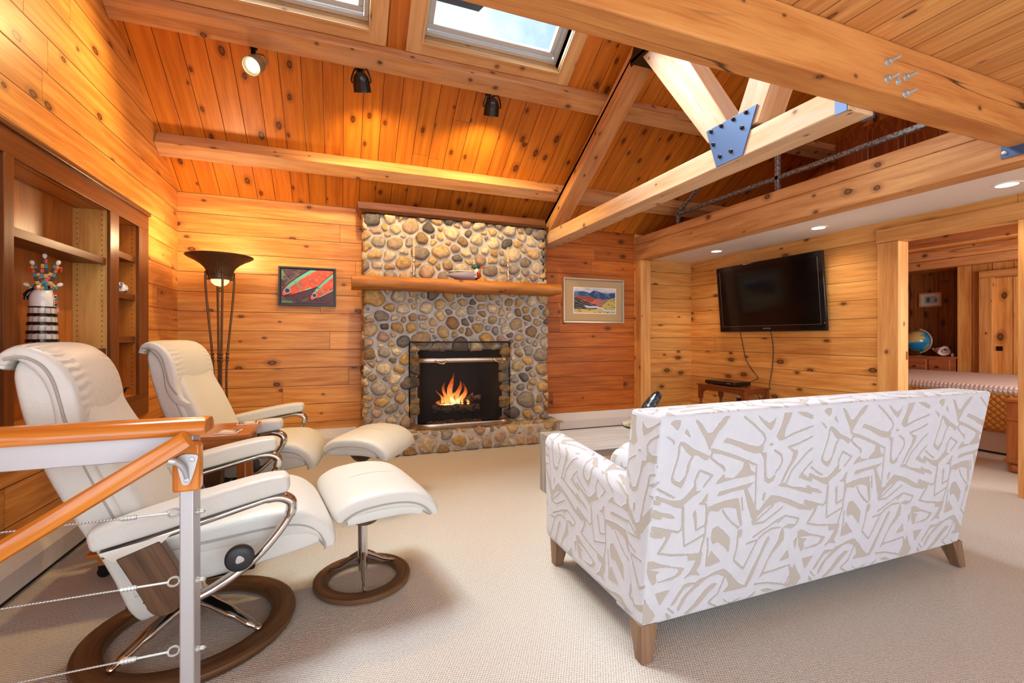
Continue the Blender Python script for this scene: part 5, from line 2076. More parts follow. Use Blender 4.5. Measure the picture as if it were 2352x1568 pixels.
def make_recliner(loc, rz, label):
    t = thing('recliner', label, 'recliner', loc, rz, 'cream leather recliners')
    LE, SEAM = M['leather'], M['leather_seam']
    # ring base
    g = G((1, 0, 0))
    n = 72
    rows, us = [], []
    ro, ri = .352, .262
    sec = [(ri, .004), (ri, .026), (ri + .008, .034), (ro - .02, .036), (ro - .004, .030), (ro, .018), (ro - .006, .004)]
    for i in range(n + 1):
        a = 2 * PI * i / n
        rows.append([V(q * math.cos(a), q * math.sin(a), z) for q, z in sec])
        us.append([(a * .31, j * .02) for j in range(len(sec))])
    g.grid(rows, uv=us)
    g.build('ring_base', M['ring'], t, smooth=True, ang=50)
    g = G()
    for k, a in enumerate((-2.42, -.72, 1.57)):
        d = V(math.cos(a), math.sin(a), 0)
        P = [V(0, 0, .125) + d * .02, V(0, 0, .115) + d * .07, V(0, 0, .085) + d * .17, V(0, 0, .055) + d * .25, V(0, 0, .040) + d * .29]
        g.tube(smoothpath(P, 5), [.026] * 6 + [.023] * 5 + [.018] * 5 + [.012] * 4 + [.006], 12, flat=(.85, 1.15))
    g.lathe([(.05, .07), (.055, .10), (.05, .15), (.036, .17), (.034, .27)], n=24)
    g.build('star_foot', M['chrome'], t, smooth=True, ang=50)
    # tilt mechanism under the seat
    g = G()
    g.box((-.12, -.17, .255), (.20, .17, .30))
    g.tube([V(-.02, -.33, .285), V(-.02, .33, .285)], .022, 12)
    g.build('tilt_mechanism', M['black_metal'], t, bevel=.01)
    # seat base and cushion
    g = G()
    sp = spine_from([(-.14, .345), (.10, .355), (.30, .365), (.405, .372)], [.065, .06, .05, .035], .268, 5)
    g.cushion(sp, n=7, seg=36, ends=(.2, .3))
    g.build('seat_base', LE, t, smooth=True, ang=60)
    g = G()
    sp = spine_from([(-.13, .425), (.05, .425), (.22, .432), (.34, .428), (.405, .40), (.440, .355), (.445, .325)], [.05, .062, .068, .066, .05, .038, .03], [.262, .266, .27, .272, .274, .272, .268], 6)
    g.cushion(sp, n=4.2, seg=40, ends=(.3, .5))
    g.build('seat_cushion', LE, t, smooth=True, ang=80)
    for s in (-1, 1):
        g = G()
        P = [(-.10, .440), (.05, .440), (.22, .448), (.33, .442), (.395, .41), (.425, .36), (.428, .33)]
        g.tube(smoothpath([V(x, s * .270, z - .012) for x, z in P], 6), .0042, 8)
        g.build('piping', SEAM, t, smooth=True)
    # outer shell: wide, wraps forward at the sides
    g = G()
    sp = spine_from([(-.115, .185), (-.130, .25), (-.165, .40), (-.228, .56), (-.298, .73), (-.350, .90), (-.380, 1.01), (-.385, 1.055)],
                    [.03, .045, .055, .062, .062, .058, .046, .030], [.20, .24, .268, .275, .277, .275, .268, .25], 6)
    g.cushion(sp, n=8, seg=52, ends=(.3, .5), bow=-.012)
    g.build('back_shell', LE, t, smooth=True, ang=80)
    for s in (-1, 1):
        g = G()
        P = [(-.10, .25), (-.128, .40), (-.186, .56), (-.254, .73), (-.304, .90), (-.338, 1.0)]
        g.tube(smoothpath([V(x, s * .274, z) for x, z in P], 6), .004, 8)
        g.build('piping', SEAM, t, smooth=True)
    # back cushion
    g = G()
    sp = spine_from([(-.055, .455), (-.090, .54), (-.135, .65), (-.185, .76), (-.235, .86), (-.270, .95)], [.05, .062, .06, .052, .045, .03], [.258, .266, .266, .262, .252, .225], 6)
    sp = [(x + nx * h, z + nz_ * h, nx, nz_, h, w) for x, z, nx, nz_, h, w in sp]
    g.cushion(sp, n=4.2, seg=44, ends=(.5, .5), bow=-.012)
    g.build('back_cushion', LE, t, smooth=True, ang=80)
    # headrest: hangs over the top, gathered at its side seams
    g = G()
    pts = [(-.190, .752), (-.222, .785), (-.240, .845), (-.248, .92), (-.264, .99), (-.296, 1.05), (-.346, 1.094), (-.400, 1.104), (-.440, 1.082), (-.458, 1.04)]
    hs = [.018, .034, .040, .040, .040, .038, .034, .028, .022, .018]
    ws = [.270, .284, .290, .291, .290, .289, .288, .284, .278, .268]
    sp = spine_from(pts, hs, ws, 7)
    sp = [(x + nx * h, z + nz_ * h, nx, nz_, h, w) for x, z, nx, nz_, h, w in sp]
    seg = 72
    b0 = len(g.v)
    g.cushion(sp, n=5.5, seg=seg, ends=(.35, .6), bow=.004)
    nrow = (len(g.v) - b0) // seg
    gat, ple = [], []
    for i in range(nrow):
        f = i / nrow
        for k in range(seg):
            p = g.v[b0 + i * seg + k]
            e = abs(p.y) / .275
            ga = max(0, (e - .5) / .42)
            ga = min(ga, 1) * max(0, min(1, (f - .25) / .25)) if e < .985 else 0
            gat.append(ga)
            ple.append(i * 2.1 + e * 3)
    g.build('headrest', M['leather_g'], t, smooth=True, ang=80, attrs={'gather': ('FLOAT', gat), 'pleat': ('FLOAT', ple)})
    for s in (-1, 1):
        g = G()
        P = [(-.262, .80), (-.300, .86), (-.316, .93), (-.332, .995), (-.356, 1.040), (-.395, 1.064), (-.432, 1.058)]
        g.tube(smoothpath([V(x + .012, s * .291, z) for x, z in P], 6), .0045, 8)
        g.build('piping', SEAM, t, smooth=True)
    # arms
    for s in (-1, 1):
        yc = s * .335
        g = G()
        sp = spine_from([(-.215, .528), (-.08, .556), (.10, .592), (.22, .612), (.285, .617)], [.030, .034, .035, .034, .030], [.050, .056, .058, .056, .050], 6)
        g.cushion(sp, n=4.6, seg=34, ends=(.5, .6), yc=yc)
        g.build('arm_pad', LE, t, smooth=True, ang=80)
        g = G()
        P = [(-.200, .478), (-.10, .497), (.05, .528), (.18, .556), (.255, .568), (.300, .550), (.308, .520), (.292, .480), (.250, .425), (.200, .375), (.145, .335), (.08, .300), (.02, .28)]
        Q = smoothpath([V(x, yc + (0 if x > .16 or z > .45 else -s * .0), z) for x, z in P], 6)
        m = len(Q)
        R = [.017] * m
        for i in range(m):
            f = i / (m - 1)
            R[i] = .019 if f < .3 else (.0235 if f < .55 else .0185)
        g.tube(Q, R, 14, flat=(.8, 1.25), up=(0, 0, 1))
        g.prism([V(-.205, yc - .026, .488), V(-.03, yc - .026, .512), V(-.055, yc - .026, .488), V(-.15, yc - .026, .452), V(-.175, yc - .026, .458)], V(0, .052, 0))
        g.build('arm_frame', M['chrome'], t, smooth=True, ang=60)
        g = G((.45, 0, -.9))
        P = smoothpath([V(-.165, 0, .462), V(-.13, 0, .385), V(-.098, 0, .312), V(-.085, 0, .282), V(-.060, 0, .262), V(-.03, 0, .264), V(-.012, 0, .275)], 4)
        poly = [V(q.x, yc - .03, q.z) for q in P] + [V(-.008, yc - .03, .36), V(-.018, yc - .03, .40), V(-.062, yc - .03, .494)]
        g.prism(poly, V(0, .06, 0))
        g.build('wood_panel', M['walnut'], t, bevel=.006)
        g = G()
        g.lathe([(.012, -.03), (.012, 0), (.036, .004), (.043, .012), (.043, .022), (.034, .030), (.012, .031)], (.150, s * .362, .398), 32, ax=(0, s, 0))
        kn = g.build('tension_knob', M['rubber'], t, smooth=True, ang=50)
        g = G()
        g.lathe([(.013, .0308), (.012, .034), (0, .0345)], (.150, s * .362, .398), 20, ax=(0, s, 0), rad=lambda a, h: 1 + .12 * math.cos(3 * a))
        o = g.build('emblem', M['alu'], t, smooth=True)
        o.parent = kn
    # rear support strap behind the wood panels
    for s in (-1, 1):
        g = G()
        g.tube([V(-.16, s * .2, .24), V(-.10, s * .24, .27), V(-.03, s * .24, .285)], .013, 10)
        g.build('recline_lever', M['rubber'], t, smooth=True)
    return t


def make_ottoman(loc, rz, label, off=.045):
    t = thing('ottoman', label, 'ottoman', loc, rz, 'cream leather footstools')
    LE, SEAM = M['leather'], M['leather_seam']
    g = G((1, 0, 0))
    n = 60
    ro, ri = .214, .152
    sec = [(ri, .004), (ri, .024), (ri + .006, .030), (ro - .014, .032), (ro - .003, .027), (ro, .016), (ro - .005, .004)]
    rows, us = [], []
    for i in range(n + 1):
        a = 2 * PI * i / n
        rows.append([V(q * math.cos(a), q * math.sin(a), z) for q, z in sec])
        us.append([(a * .18, j * .02) for j in range(len(sec))])
    g.grid(rows, uv=us)
    g.build('ring_base', M['ring'], t, smooth=True, ang=50)
    g = G()
    for a in (-1.75, .30, 2.5):
        d = V(math.cos(a), math.sin(a), 0)
        P = [V(0, 0, .125) + d * .012, V(0, 0, .10) + d * .05, V(0, 0, .06) + d * .11, V(0, 0, .036) + d * .168]
        g.tube(smoothpath(P, 5), [.015] * 6 + [.013] * 5 + [.009] * 4 + [.005], 10, flat=(1.1, .9))
    g.lathe([(.018, .05), (.021, .06), (.024, .12), (.022, .14), (.022, .285), (.0, .285)], n=20)
    g.build('star_foot', M['chrome'], t, smooth=True, ang=50)
    g = G((0, 1, 0))
    P = smoothpath([V(-.10, 0, .375), V(-.075, 0, .335), V(-.045, 0, .300), V(-.01, 0, .286), V(.03, 0, .290), V(.05, 0, .310), V(.055, 0, .345), V(.06, 0, .38)], 5)
    rows, us = [], []
    for i, p in enumerate(P):
        tn = (P[min(i + 1, len(P) - 1)] - P[max(i - 1, 0)]).normalized()
        nn = V(-tn.z, 0, tn.x)
        rows.append([p + V(0, -.07, 0) + nn * .008, p + V(0, .07, 0) + nn * .008, p + V(0, .07, 0) - nn * .008, p + V(0, -.07, 0) - nn * .008])
        us.append([(j * .12, i * .01) for j in range(4)])
    g.grid(rows, closed_u=True, uv=us)
    g.build('bent_bracket', M['walnut'], t, smooth=True, ang=50)
    # pad: saddle shaped, front lip rolls down
    g = G()
    sp = spine_from([(off - .190, .388), (off - .178, .412), (off - .12, .432), (off, .440), (off + .10, .428), (off + .16, .400), (off + .195, .365), (off + .200, .345)],
                    [.022, .036, .048, .052, .05, .044, .036, .028], [.268, .272, .278, .280, .280, .278, .272, .268], 6)
    g.cushion(sp, n=4.5, seg=44, ends=(.6, .6))
    g.build('pad', LE, t, smooth=True, ang=80)
    g = G()
    sp = spine_from([(off - .165, .385), (off - .10, .392), (off, .398), (off + .09, .392), (off + .145, .372)], [.02, .028, .032, .03, .02], .273, 5)
    g.cushion(sp, n=8, seg=32, ends=(.2, .2))
    g.build('pad_side_panel', LE, t, smooth=True, ang=60)
    for s in (-1, 1):
        g = G()
        P = [(-.182, .372), (-.165, .400), (-.11, .424), (0, .432), (.09, .421), (.15, .392), (.182, .355)]
        g.tube(smoothpath([V(off + x, s * .2795, z) for x, z in P], 6), .004, 8)
        g.build('piping', SEAM, t, smooth=True)
    g = G()
    rows = []
    g.tube(smoothpath([V(off + x, 0, z) for x, z in ((-.17, .448), (-.12, .478), (0, .4905), (.10, .4765), (.155, .444))], 6), .0028, 6)
    g.build('centre_seam', SEAM, t, smooth=True)
    return t


make_recliner((-.52, 2.06, 0), RA(10), 'cream leather recliner nearest the handrail, back toward the viewer')
make_recliner((-.577, 3.33, 0), RA(-5.9), 'cream leather recliner beside the bronze floor lamp')
make_ottoman((.10, 2.21, 0), RA(10), 'cream leather ottoman in front of the nearer recliner')
make_ottoman((.165, 3.31, 0), RA(-27), 'cream leather ottoman beside the stone hearth')

# wooden table between the recliners
t = thing('end_table', 'honey wood side table on casters between the recliners', 'side table', (-.75, 2.77, 0))
ex0, ex1, ey0, ey1, ez = -1.09, -.415, 2.56, 2.93, .645
g = G((1, 0, 0))
g.box((ex0, ey0, ez - .024), (ex1, ey1, ez))
g.build('table_top', M['oak_table'], t, world=True, bevel=.004)
g = G((1, 0, 0))
g.box((ex0 + .02, ey0 + .02, ez - .085), (ex1 - .02, ey0 + .04, ez - .024))
g.box((ex0 + .02, ey1 - .04, ez - .085), (ex1 - .02, ey1 - .02, ez - .024))
g.build('apron', M['oak_table'], t, world=True, bevel=.002)
g = G((1, 0, 0))
g.box((ex0 + .02, ey0 + .03, .12), (ex1 - .03, ey1 - .03, .14))
g.build('lower_shelf', M['oak_table'], t, world=True, bevel=.003)
for xa in (ex0 + .06, ex1 - .055):
    for ya in (ey0 + .11, ey1 - .04):
        g = G((0, 0, 1))
        g.box((xa - .018, ya - .018, .06), (xa + .018, ya + .018, ez - .024))
        lg = g.build('leg', M['oak_table'], t, world=True, bevel=.003)
        g = G()
        g.lathe([(.022, -.012), (.026, -.008), (.026, .008), (.022, .012)], (xa, ya, .0265), 16, ax=(0, 1, 0))
        g.beam(V(xa, ya, .03), V(xa, ya, .062), .034, .034, (0, 1, 0))
        o = g.build('caster', M['black_metal'], t, world=True, smooth=True, ang=40)
        o.parent = lg
t = thing('wicker_basket', 'dark woven basket on the shelf under the honey wood table', 'basket', (-.66, 2.76, .1405))
g = G()
g.lathe([(.10, 0), (.13, .05), (.145, .14), (.148, .15), (.14, .15), (.125, .05), (0, .02)], n=32, rad=lambda a, h: 1 + .02 * math.cos(a * 24))
g.build('weave', M['darktrim'], t, smooth=True)
for k, (cx, cy, rz, lab) in enumerate(((-.475, 2.87, .1, 'square photo coaster at the far corner of the honey wood table'), (-.52, 2.635, -.15, 'square photo coaster at the near edge of the honey wood table'))):
    t = thing('coaster', lab, 'coaster', (cx, cy, ez + .0003), rz, 'coasters on the honey wood table')
    g = G(); g.box((-.05, -.05, 0), (.05, .05, .006))
    g.build('slab', M['cream'], t, bevel=.002)
    n = 24
    X, Y = np.meshgrid(np.linspace(-1, 1, n), np.linspace(-1, 1, n))
    C = np.zeros((n, n, 3)) + L3(226, 214, 196)
    C = put(C, ((np.abs(X) > .82) | (np.abs(Y) > .82)) * 1.0, L3(130, 66, 40))
    C = put(C, ((np.abs(X) > .93) | (np.abs(Y) > .93)) * 1.0, L3(236, 228, 214))
    C = put(C, (nz((X + 2) * .5, (Y + 2) * .5, 4, 40 + k) > .6) * (np.abs(X) < .75) * (np.abs(Y) < .75) * 1.0, L3(110, 100, 92))
    g = G(); g.grid([[V(X[i, j] * .047, Y[i, j] * .047, .0066) for j in range(n)] for i in range(n)])
    g.build('printed_face', M['print'], t, attrs={'paint': ('FLOAT_COLOR', np.concatenate([C, np.ones((n, n, 1))], 2).reshape(-1, 4))})

# ------------------------------------------------------------------ guard railing and stair rail
PX, PY, PW, PD = -.3785, 1.4625, .033, .065
t = thing('guard_railing', 'aluminium guard railing with wood cap and steel cables', 'railing', (PX, PY, 0))
RL = -1.36
g = G((0, 0, 1))
g.box((PX - PW / 2, PY - PD / 2, 0), (PX + PW / 2, PY + PD / 2, .862))
g.build('post', M['alu_matte'], t, world=True, bevel=.004)
g = G((1, 0, 0))
g.box((RL, PY - .0225, .800), (PX - PW / 2 + .002, PY + .0225, .862))
g.build('top_channel', M['alu_matte'], t, world=True, bevel=.002)
g = G((1, 0, 0))
rows, us = [], []
xa, xb = RL, PX + PW / 2 + .028
sec = [(-.048, .003), (-.052, .014), (-.048, .029), (-.036, .040), (-.012, .044), (.012, .044), (.036, .040), (.048, .029), (.052, .014), (.048, .003)]
for x, k in ((xa, 1), (xb - .007, 1), (xb, .9)):
    rows.append([V(x, PY + a * k, .860 + .022 + (b - .022) * k) for a, b in sec])
    us.append([(x, j * .02) for j in range(len(sec))])
g.grid(rows, closed_u=True, uv=us)
g.poly(rows[-1], grain=(0, 0, 1)); g.poly(rows[0][::-1])
g.build('wood_cap', M['rail'], t, world=True, smooth=True, ang=50)
for z in (.650, .466, .280):
    x = PX - PW / 2
    g = G()
    g.tube([V(RL, PY, z), V(x - .135, PY, z)], .0024, 8)
    g.build('cable', M['cable'], t, world=True, smooth=True)
    g = G()
    g.tube([V(x - .136, PY, z), V(x - .102, PY, z)], .0058, 8)
    for k in range(4): g.tube([V(x - .132 + k * .0075, PY, z - .0001), V(x - .128 + k * .0075, PY, z + .0001)], .0072, 8)
    g.tube([V(x - .102, PY, z), V(x - .034, PY, z)], .003, 8)
    ring = [V(x - .021 + .013 * math.cos(a), PY + .004 * math.sin(a), z + .010 * math.sin(a)) for a in np.linspace(0, 2 * PI, 18, endpoint=False)]
    g.tube(ring, .003, 8, closed=True)
    g.tube([V(x - .009, PY, z), V(x + .004, PY, z)], .004, 8)
    g.build('turnbuckle', M['zinc'], t, world=True, smooth=True)
    g = G()
    g.lathe([(.0078, 0), (.0078, .007), (.0055, .009), (.0055, .018), (0, .024)], (PX + PW / 2, PY - .012, z), 12, ax=(1, 0, 0))
    g.build('cable_nut', M['zinc'], t, world=True, smooth=True, ang=40)
fy = PY - PD / 2
t = thing('stair_handrail', 'varnished handrail sloping down the stair from a wood block', 'handrail', (PX, fy - .05, .7))
g = G((0, 0, 1))
bx_ = -.3705
blk = [(-.030, .722), (.029, .722), (.031, .732), (.031, .838), (.024, .850), (-.012, .850), (-.030, .828)]
g.prism([V(bx_ + a, fy - .001, b) for a, b in blk], V(0, -.036, 0))
g.build('mounting_block', M['rail'], t, world=True, bevel=.006)
g = G()
cxb, czb = bx_ + .002, .790
yf = fy - .0375
bk = [V(cxb - .018, yf, czb + .024), V(cxb + .022, yf, czb + .028), V(cxb + .024, yf, czb + .010), V(cxb + .010, yf, czb - .040), V(cxb - .002, yf, czb - .048), V(cxb - .010, yf, czb - .038)]
g.prism(smoothpath(bk, 4, True), V(0, -.006, 0))
arm_ = [V(cxb + .002, yf - .005, czb - .030), V(cxb - .002, yf - .016, czb - .004), V(cxb - .014, yf - .026, czb + .016), V(cxb - .030, yf - .030, czb + .024)]
g.tube(smoothpath(arm_, 5), [.006] * 5 + [.007] * 6 + [.010] * 5, 12)
for a, b in ((.013, .016), (.002, -.036)):
    g.lathe([(0, .003), (.006, .002), (.007, 0)], (cxb + a, yf - .006, czb + b), 12, ax=(0, -1, 0))
g.build('bracket', M['alu_matte'], t, world=True, smooth=True, ang=45)
g = G()
ry = fy - .062
r0 = V(-.360, ry, .864)
r1 = V(-1.30, ry, .864 - (1.30 - .360) * .635)
d_ = (r1 - r0).normalized()
upn = V(-d_.z, 0, d_.x)
if upn.z < 0: upn = -upn
rows, us = [], []
sec = [(-.020, -.018), (-.020, .012), (-.012, .021), (.012, .021), (.020, .012), (.020, -.018), (.012, -.023), (-.012, -.023)]
for p, k in ((r0, .88), (r0 + d_ * .006, 1), (r1, 1)):
    rows.append([p + V(0, a * k, 0) + upn * (b * k) for a, b in sec])
    us.append([((p - r0).length, j * .02) for j in range(8)])
g.grid(rows, closed_u=True, uv=us)
g.poly(rows[0][::-1], grain=(0, 0, 1)); g.poly(rows[-1])
g.build('rail', M['rail'], t, world=True, smooth=True, ang=40)
# outline of the taupe ground between the velvet strokes, one repeat, metres on the sofa back (half width, points)
STROKES = [
    (0, ((0.057, 0.736), (0.081, 0.734), (0.08, 0.717), (0.073, 0.705), (0.057, 0.719), (0.043, 0.727))),
    (0, ((0.109, 0.705), (0.128, 0.676), (0.106, 0.691))),
    (0, ((0.142, 0.735), (0.165, 0.721), (0.199, 0.68), (0.221, 0.681), (0.248, 0.715), (0.268, 0.734), (0.288, 0.736), (0.269, 0.708), (0.246, 0.687), (0.223, 0.644), (0.214, 0.624), (0.207, 0.645), (0.183, 0.679), (0.16, 0.711))),
    (0, ((0.087, 0.661), (0.106, 0.657), (0.152, 0.627), (0.199, 0.607), (0.219, 0.598), (0.208, 0.586), (0.167, 0.61), (0.139, 0.611), (0.118, 0.628), (0.101, 0.647))),
    (0, ((0.031, 0.684), (0.049, 0.677), (0.066, 0.663), (0.065, 0.655), (0.053, 0.671))),
    (0, ((0.277, 0.647), (0.286, 0.657), (0.338, 0.642), (0.396, 0.621), (0.443, 0.611), (0.465, 0.609), (0.461, 0.59), (0.421, 0.594), (0.377, 0.609), (0.341, 0.626), (0.305, 0.639))),
    (0.0015, ((0.355, 0.731), (0.413, 0.693), (0.457, 0.659), (0.47, 0.641), (0.463, 0.62), (0.443, 0.611))),
    (0, ((0.421, 0.73), (0.452, 0.709), (0.479, 0.696), (0.499, 0.706), (0.508, 0.719), (0.499, 0.687), (0.49, 0.673), (0.462, 0.692), (0.434, 0.715))),
    (0, ((0.546, 0.73), (0.583, 0.73), (0.574, 0.7), (0.56, 0.67), (0.56, 0.631), (0.541, 0.63), (0.524, 0.645), (0.54, 0.684), (0.546, 0.711))),
    (0, ((0.613, 0.731), (0.656, 0.728), (0.694, 0.712), (0.696, 0.701), (0.651, 0.715))),
    (0.0015, ((0.563, 0.634), (0.616, 0.652), (0.702, 0.671))),
    (0.0018, ((0.592, 0.598), (0.647, 0.61), (0.71, 0.63))),
    (0, ((0.591, 0.603), (0.613, 0.587), (0.641, 0.579), (0.641, 0.558), (0.611, 0.513), (0.588, 0.469), (0.576, 0.453), (0.597, 0.503), (0.62, 0.546), (0.623, 0.575), (0.596, 0.595))),
    (0, ((0.493, 0.615), (0.502, 0.622), (0.515, 0.614))),
    (0.0021, ((0.522, 0.593), (0.559, 0.572), (0.57, 0.548), (0.56, 0.524), (0.541, 0.503))),
    (0, ((0.458, 0.588), (0.483, 0.585), (0.488, 0.537), (0.499, 0.491), (0.516, 0.478), (0.542, 0.495), (0.538, 0.475), (0.514, 0.467), (0.493, 0.48), (0.484, 0.526), (0.476, 0.567))),
    (0, ((0.222, 0.626), (0.255, 0.618), (0.311, 0.599), (0.387, 0.57), (0.384, 0.563), (0.319, 0.587), (0.27, 0.604), (0.23, 0.613))),
    (0.0015, ((0.387, 0.568), (0.443, 0.544), (0.445, 0.514), (0.455, 0.451), (0.46, 0.405), (0.464, 0.361))),
    (0, ((0.387, 0.57), (0.407, 0.548), (0.414, 0.528), (0.434, 0.515), (0.445, 0.511), (0.407, 0.507), (0.345, 0.506), (0.357, 0.516), (0.381, 0.537), (0.382, 0.556))),
    (0.0018, ((0.23, 0.612), (0.227, 0.592), (0.263, 0.567), (0.291, 0.552), (0.293, 0.539))),
    (0, ((0.252, 0.572), (0.291, 0.555), (0.296, 0.541), (0.277, 0.556))),
    (0, ((0.295, 0.525), (0.297, 0.509), (0.345, 0.506), (0.305, 0.5), (0.263, 0.494), (0.277, 0.511))),
    (0, ((0.276, 0.449), (0.284, 0.461), (0.337, 0.466), (0.398, 0.472), (0.44, 0.478), (0.414, 0.461), (0.338, 0.457), (0.292, 0.449))),
    (0.0018, ((0.4, 0.46), (0.416, 0.422), (0.438, 0.374), (0.454, 0.342))),
    (0, ((0.411, 0.456), (0.444, 0.407), (0.464, 0.37), (0.495, 0.356), (0.482, 0.344), (0.465, 0.318), (0.457, 0.319), (0.46, 0.347), (0.441, 0.379), (0.42, 0.421))),
    (0, ((0.238, 0.408), (0.264, 0.415), (0.316, 0.424), (0.374, 0.425), (0.386, 0.393), (0.407, 0.321), (0.405, 0.313), (0.389, 0.346), (0.372, 0.389), (0.34, 0.399), (0.306, 0.401), (0.287, 0.39), (0.246, 0.399))),
    (0.0018, ((0.391, 0.425), (0.404, 0.376))),
    (0.0021, ((0.307, 0.39), (0.332, 0.359), (0.364, 0.331), (0.395, 0.309))),
    (0.0015, ((0.184, 0.553), (0.242, 0.527), (0.208, 0.49))),
    (0.0021, ((0.184, 0.553), (0.169, 0.519), (0.174, 0.481))),
    (0, ((0.166, 0.495), (0.172, 0.476), (0.197, 0.476), (0.173, 0.465), (0.132, 0.439), (0.118, 0.451), (0.147, 0.472))),
    (0.0024, ((0.088, 0.653), (0.087, 0.61), (0.077, 0.57), (0.069, 0.535))),
    (0, ((0.068, 0.541), (0.085, 0.523), (0.104, 0.516), (0.126, 0.539), (0.133, 0.586), (0.14, 0.6), (0.136, 0.559), (0.122, 0.519), (0.112, 0.499), (0.086, 0.513), (0.07, 0.525))),
    (0.0018, ((0.146, 0.602), (0.133, 0.58), (0.131, 0.549))),
    (0, ((0.012, 0.481), (0.044, 0.467), (0.081, 0.453), (0.118, 0.451), (0.129, 0.439), (0.128, 0.423), (0.096, 0.433), (0.051, 0.455), (0.014, 0.471))),
    (0.0015, ((0.015, 0.506), (0.06, 0.48), (0.086, 0.467))),
    (0, ((0.009, 0.433), (0.037, 0.418), (0.074, 0.408), (0.101, 0.391), (0.082, 0.393), (0.044, 0.407), (0.011, 0.417))),
    (0.0021, ((0.129, 0.418), (0.134, 0.347), (0.12, 0.336), (0.062, 0.354), (0.013, 0.37))),
    (0.0018, ((0.131, 0.423), (0.143, 0.325))),
    (0, ((0.176, 0.393), (0.183, 0.408), (0.19, 0.388), (0.198, 0.332), (0.192, 0.338), (0.184, 0.378))),
    (0.0015, ((0.198, 0.332), (0.24, 0.347))),
    (0, ((0.209, 0.431), (0.225, 0.458), (0.231, 0.462), (0.229, 0.436), (0.203, 0.429))),
    (0.0012, ((0.2, 0.429), (0.229, 0.425), (0.24, 0.352))),
    (0, ((0.236, 0.403), (0.239, 0.353), (0.242, 0.38), (0.246, 0.399))),
    (0, ((0.498, 0.428), (0.505, 0.43), (0.503, 0.399), (0.495, 0.409))),
    (0, ((0.537, 0.414), (0.568, 0.408), (0.633, 0.387), (0.701, 0.356), (0.766, 0.335), (0.767, 0.326), (0.696, 0.342), (0.628, 0.373), (0.587, 0.388), (0.55, 0.381), (0.522, 0.374), (0.495, 0.353), (0.481, 0.356), (0.511, 0.392))),
    (0.0015, ((0.555, 0.375), (0.511, 0.345), (0.465, 0.315))),
    (0.0015, ((0.466, 0.312), (0.517, 0.313), (0.565, 0.337), (0.607, 0.361))),
    (0, ((0.568, 0.451), (0.624, 0.438), (0.69, 0.415), (0.754, 0.395), (0.752, 0.407), (0.696, 0.426), (0.64, 0.436), (0.59, 0.457))),
    (0, ((0.671, 0.477), (0.686, 0.484), (0.713, 0.466), (0.743, 0.456), (0.744, 0.447), (0.698, 0.461))),
    (0.0012, ((0.606, 0.455), (0.627, 0.505), (0.66, 0.536), (0.694, 0.568), (0.719, 0.583))),
    (0.0012, ((0.672, 0.471), (0.698, 0.503), (0.729, 0.529))),
    (0.0018, ((0.591, 0.299), (0.629, 0.322), (0.704, 0.299), (0.692, 0.277))),
    (0, ((0.629, 0.275), (0.651, 0.283), (0.693, 0.274), (0.67, 0.265))),
    (0.0012, ((0.474, 0.259), (0.522, 0.28), (0.585, 0.308), (0.629, 0.322))),
    (0.0012, ((0.77, 0.314), (0.744, 0.257), (0.783, 0.246))),
    (0, ((0.406, 0.304), (0.397, 0.294), (0.4, 0.277), (0.411, 0.269), (0.415, 0.291))),
    (0, ((0.273, 0.324), (0.292, 0.33), (0.322, 0.308), (0.358, 0.274), (0.36, 0.222), (0.338, 0.246), (0.307, 0.272), (0.28, 0.268), (0.271, 0.289))),
    (0, ((0.278, 0.239), (0.29, 0.223), (0.325, 0.191), (0.272, 0.182), (0.271, 0.215))),
    (0.0024, ((0.254, 0.292), (0.261, 0.24), (0.262, 0.183))),
    (0.0015, ((0.235, 0.383), (0.241, 0.31), (0.152, 0.279), (0.142, 0.332))),
    (0.0015, ((0.241, 0.31), (0.227, 0.246), (0.235, 0.233))),
    (0, ((0.01, 0.372), (0.044, 0.353), (0.088, 0.34), (0.079, 0.316), (0.058, 0.282), (0.041, 0.272), (0.07, 0.317), (0.071, 0.33), (0.033, 0.349), (0.008, 0.359))),
    (0.0018, ((0.041, 0.272), (0.105, 0.254), (0.175, 0.244))),
    (0, ((0.175, 0.244), (0.234, 0.239), (0.233, 0.2), (0.216, 0.175), (0.232, 0.156), (0.198, 0.165), (0.167, 0.154), (0.196, 0.179), (0.217, 0.22), (0.178, 0.222))),
    (0, ((-0.001, 0.244), (0.02, 0.246), (0.065, 0.224), (0.136, 0.202), (0.162, 0.194), (0.146, 0.173), (0.115, 0.162), (0.053, 0.164), (0.078, 0.165), (0.127, 0.171), (0.144, 0.19), (0.136, 0.199), (0.078, 0.216), (0.011, 0.221), (0.012, 0.213), (0.055, 0.202), (0.038, 0.194), (0.047, 0.166), (0.033, 0.158), (0.014, 0.188))),
    (0, ((0.049, 0.121), (0.107, 0.122), (0.072, 0.075), (0.061, 0.097))),
    (0, ((0.005, 0.109), (0.027, 0.072), (0.055, 0.037), (0.028, 0.005), (0.008, 0.023))),
    (0, ((0.238, 0.137), (0.267, 0.139), (0.306, 0.151), (0.347, 0.156), (0.379, 0.131), (0.421, 0.088), (0.445, 0.071), (0.475, 0.064), (0.447, 0.059), (0.36, 0.062), (0.386, 0.083), (0.366, 0.122), (0.321, 0.143), (0.281, 0.139), (0.243, 0.119), (0.194, 0.089), (0.161, 0.045), (0.152, 0.042), (0.17, 0.078), (0.217, 0.118))),
    (0.0015, ((0.229, 0.124), (0.188, 0.085), (0.156, 0.035))),
    (0, ((0.17, 0.128), (0.176, 0.132), (0.229, 0.127), (0.172, 0.117), (0.133, 0.064), (0.121, 0.061), (0.148, 0.1))),
    (0.0021, ((0.359, 0.124), (0.333, 0.059), (0.295, 0.038))),
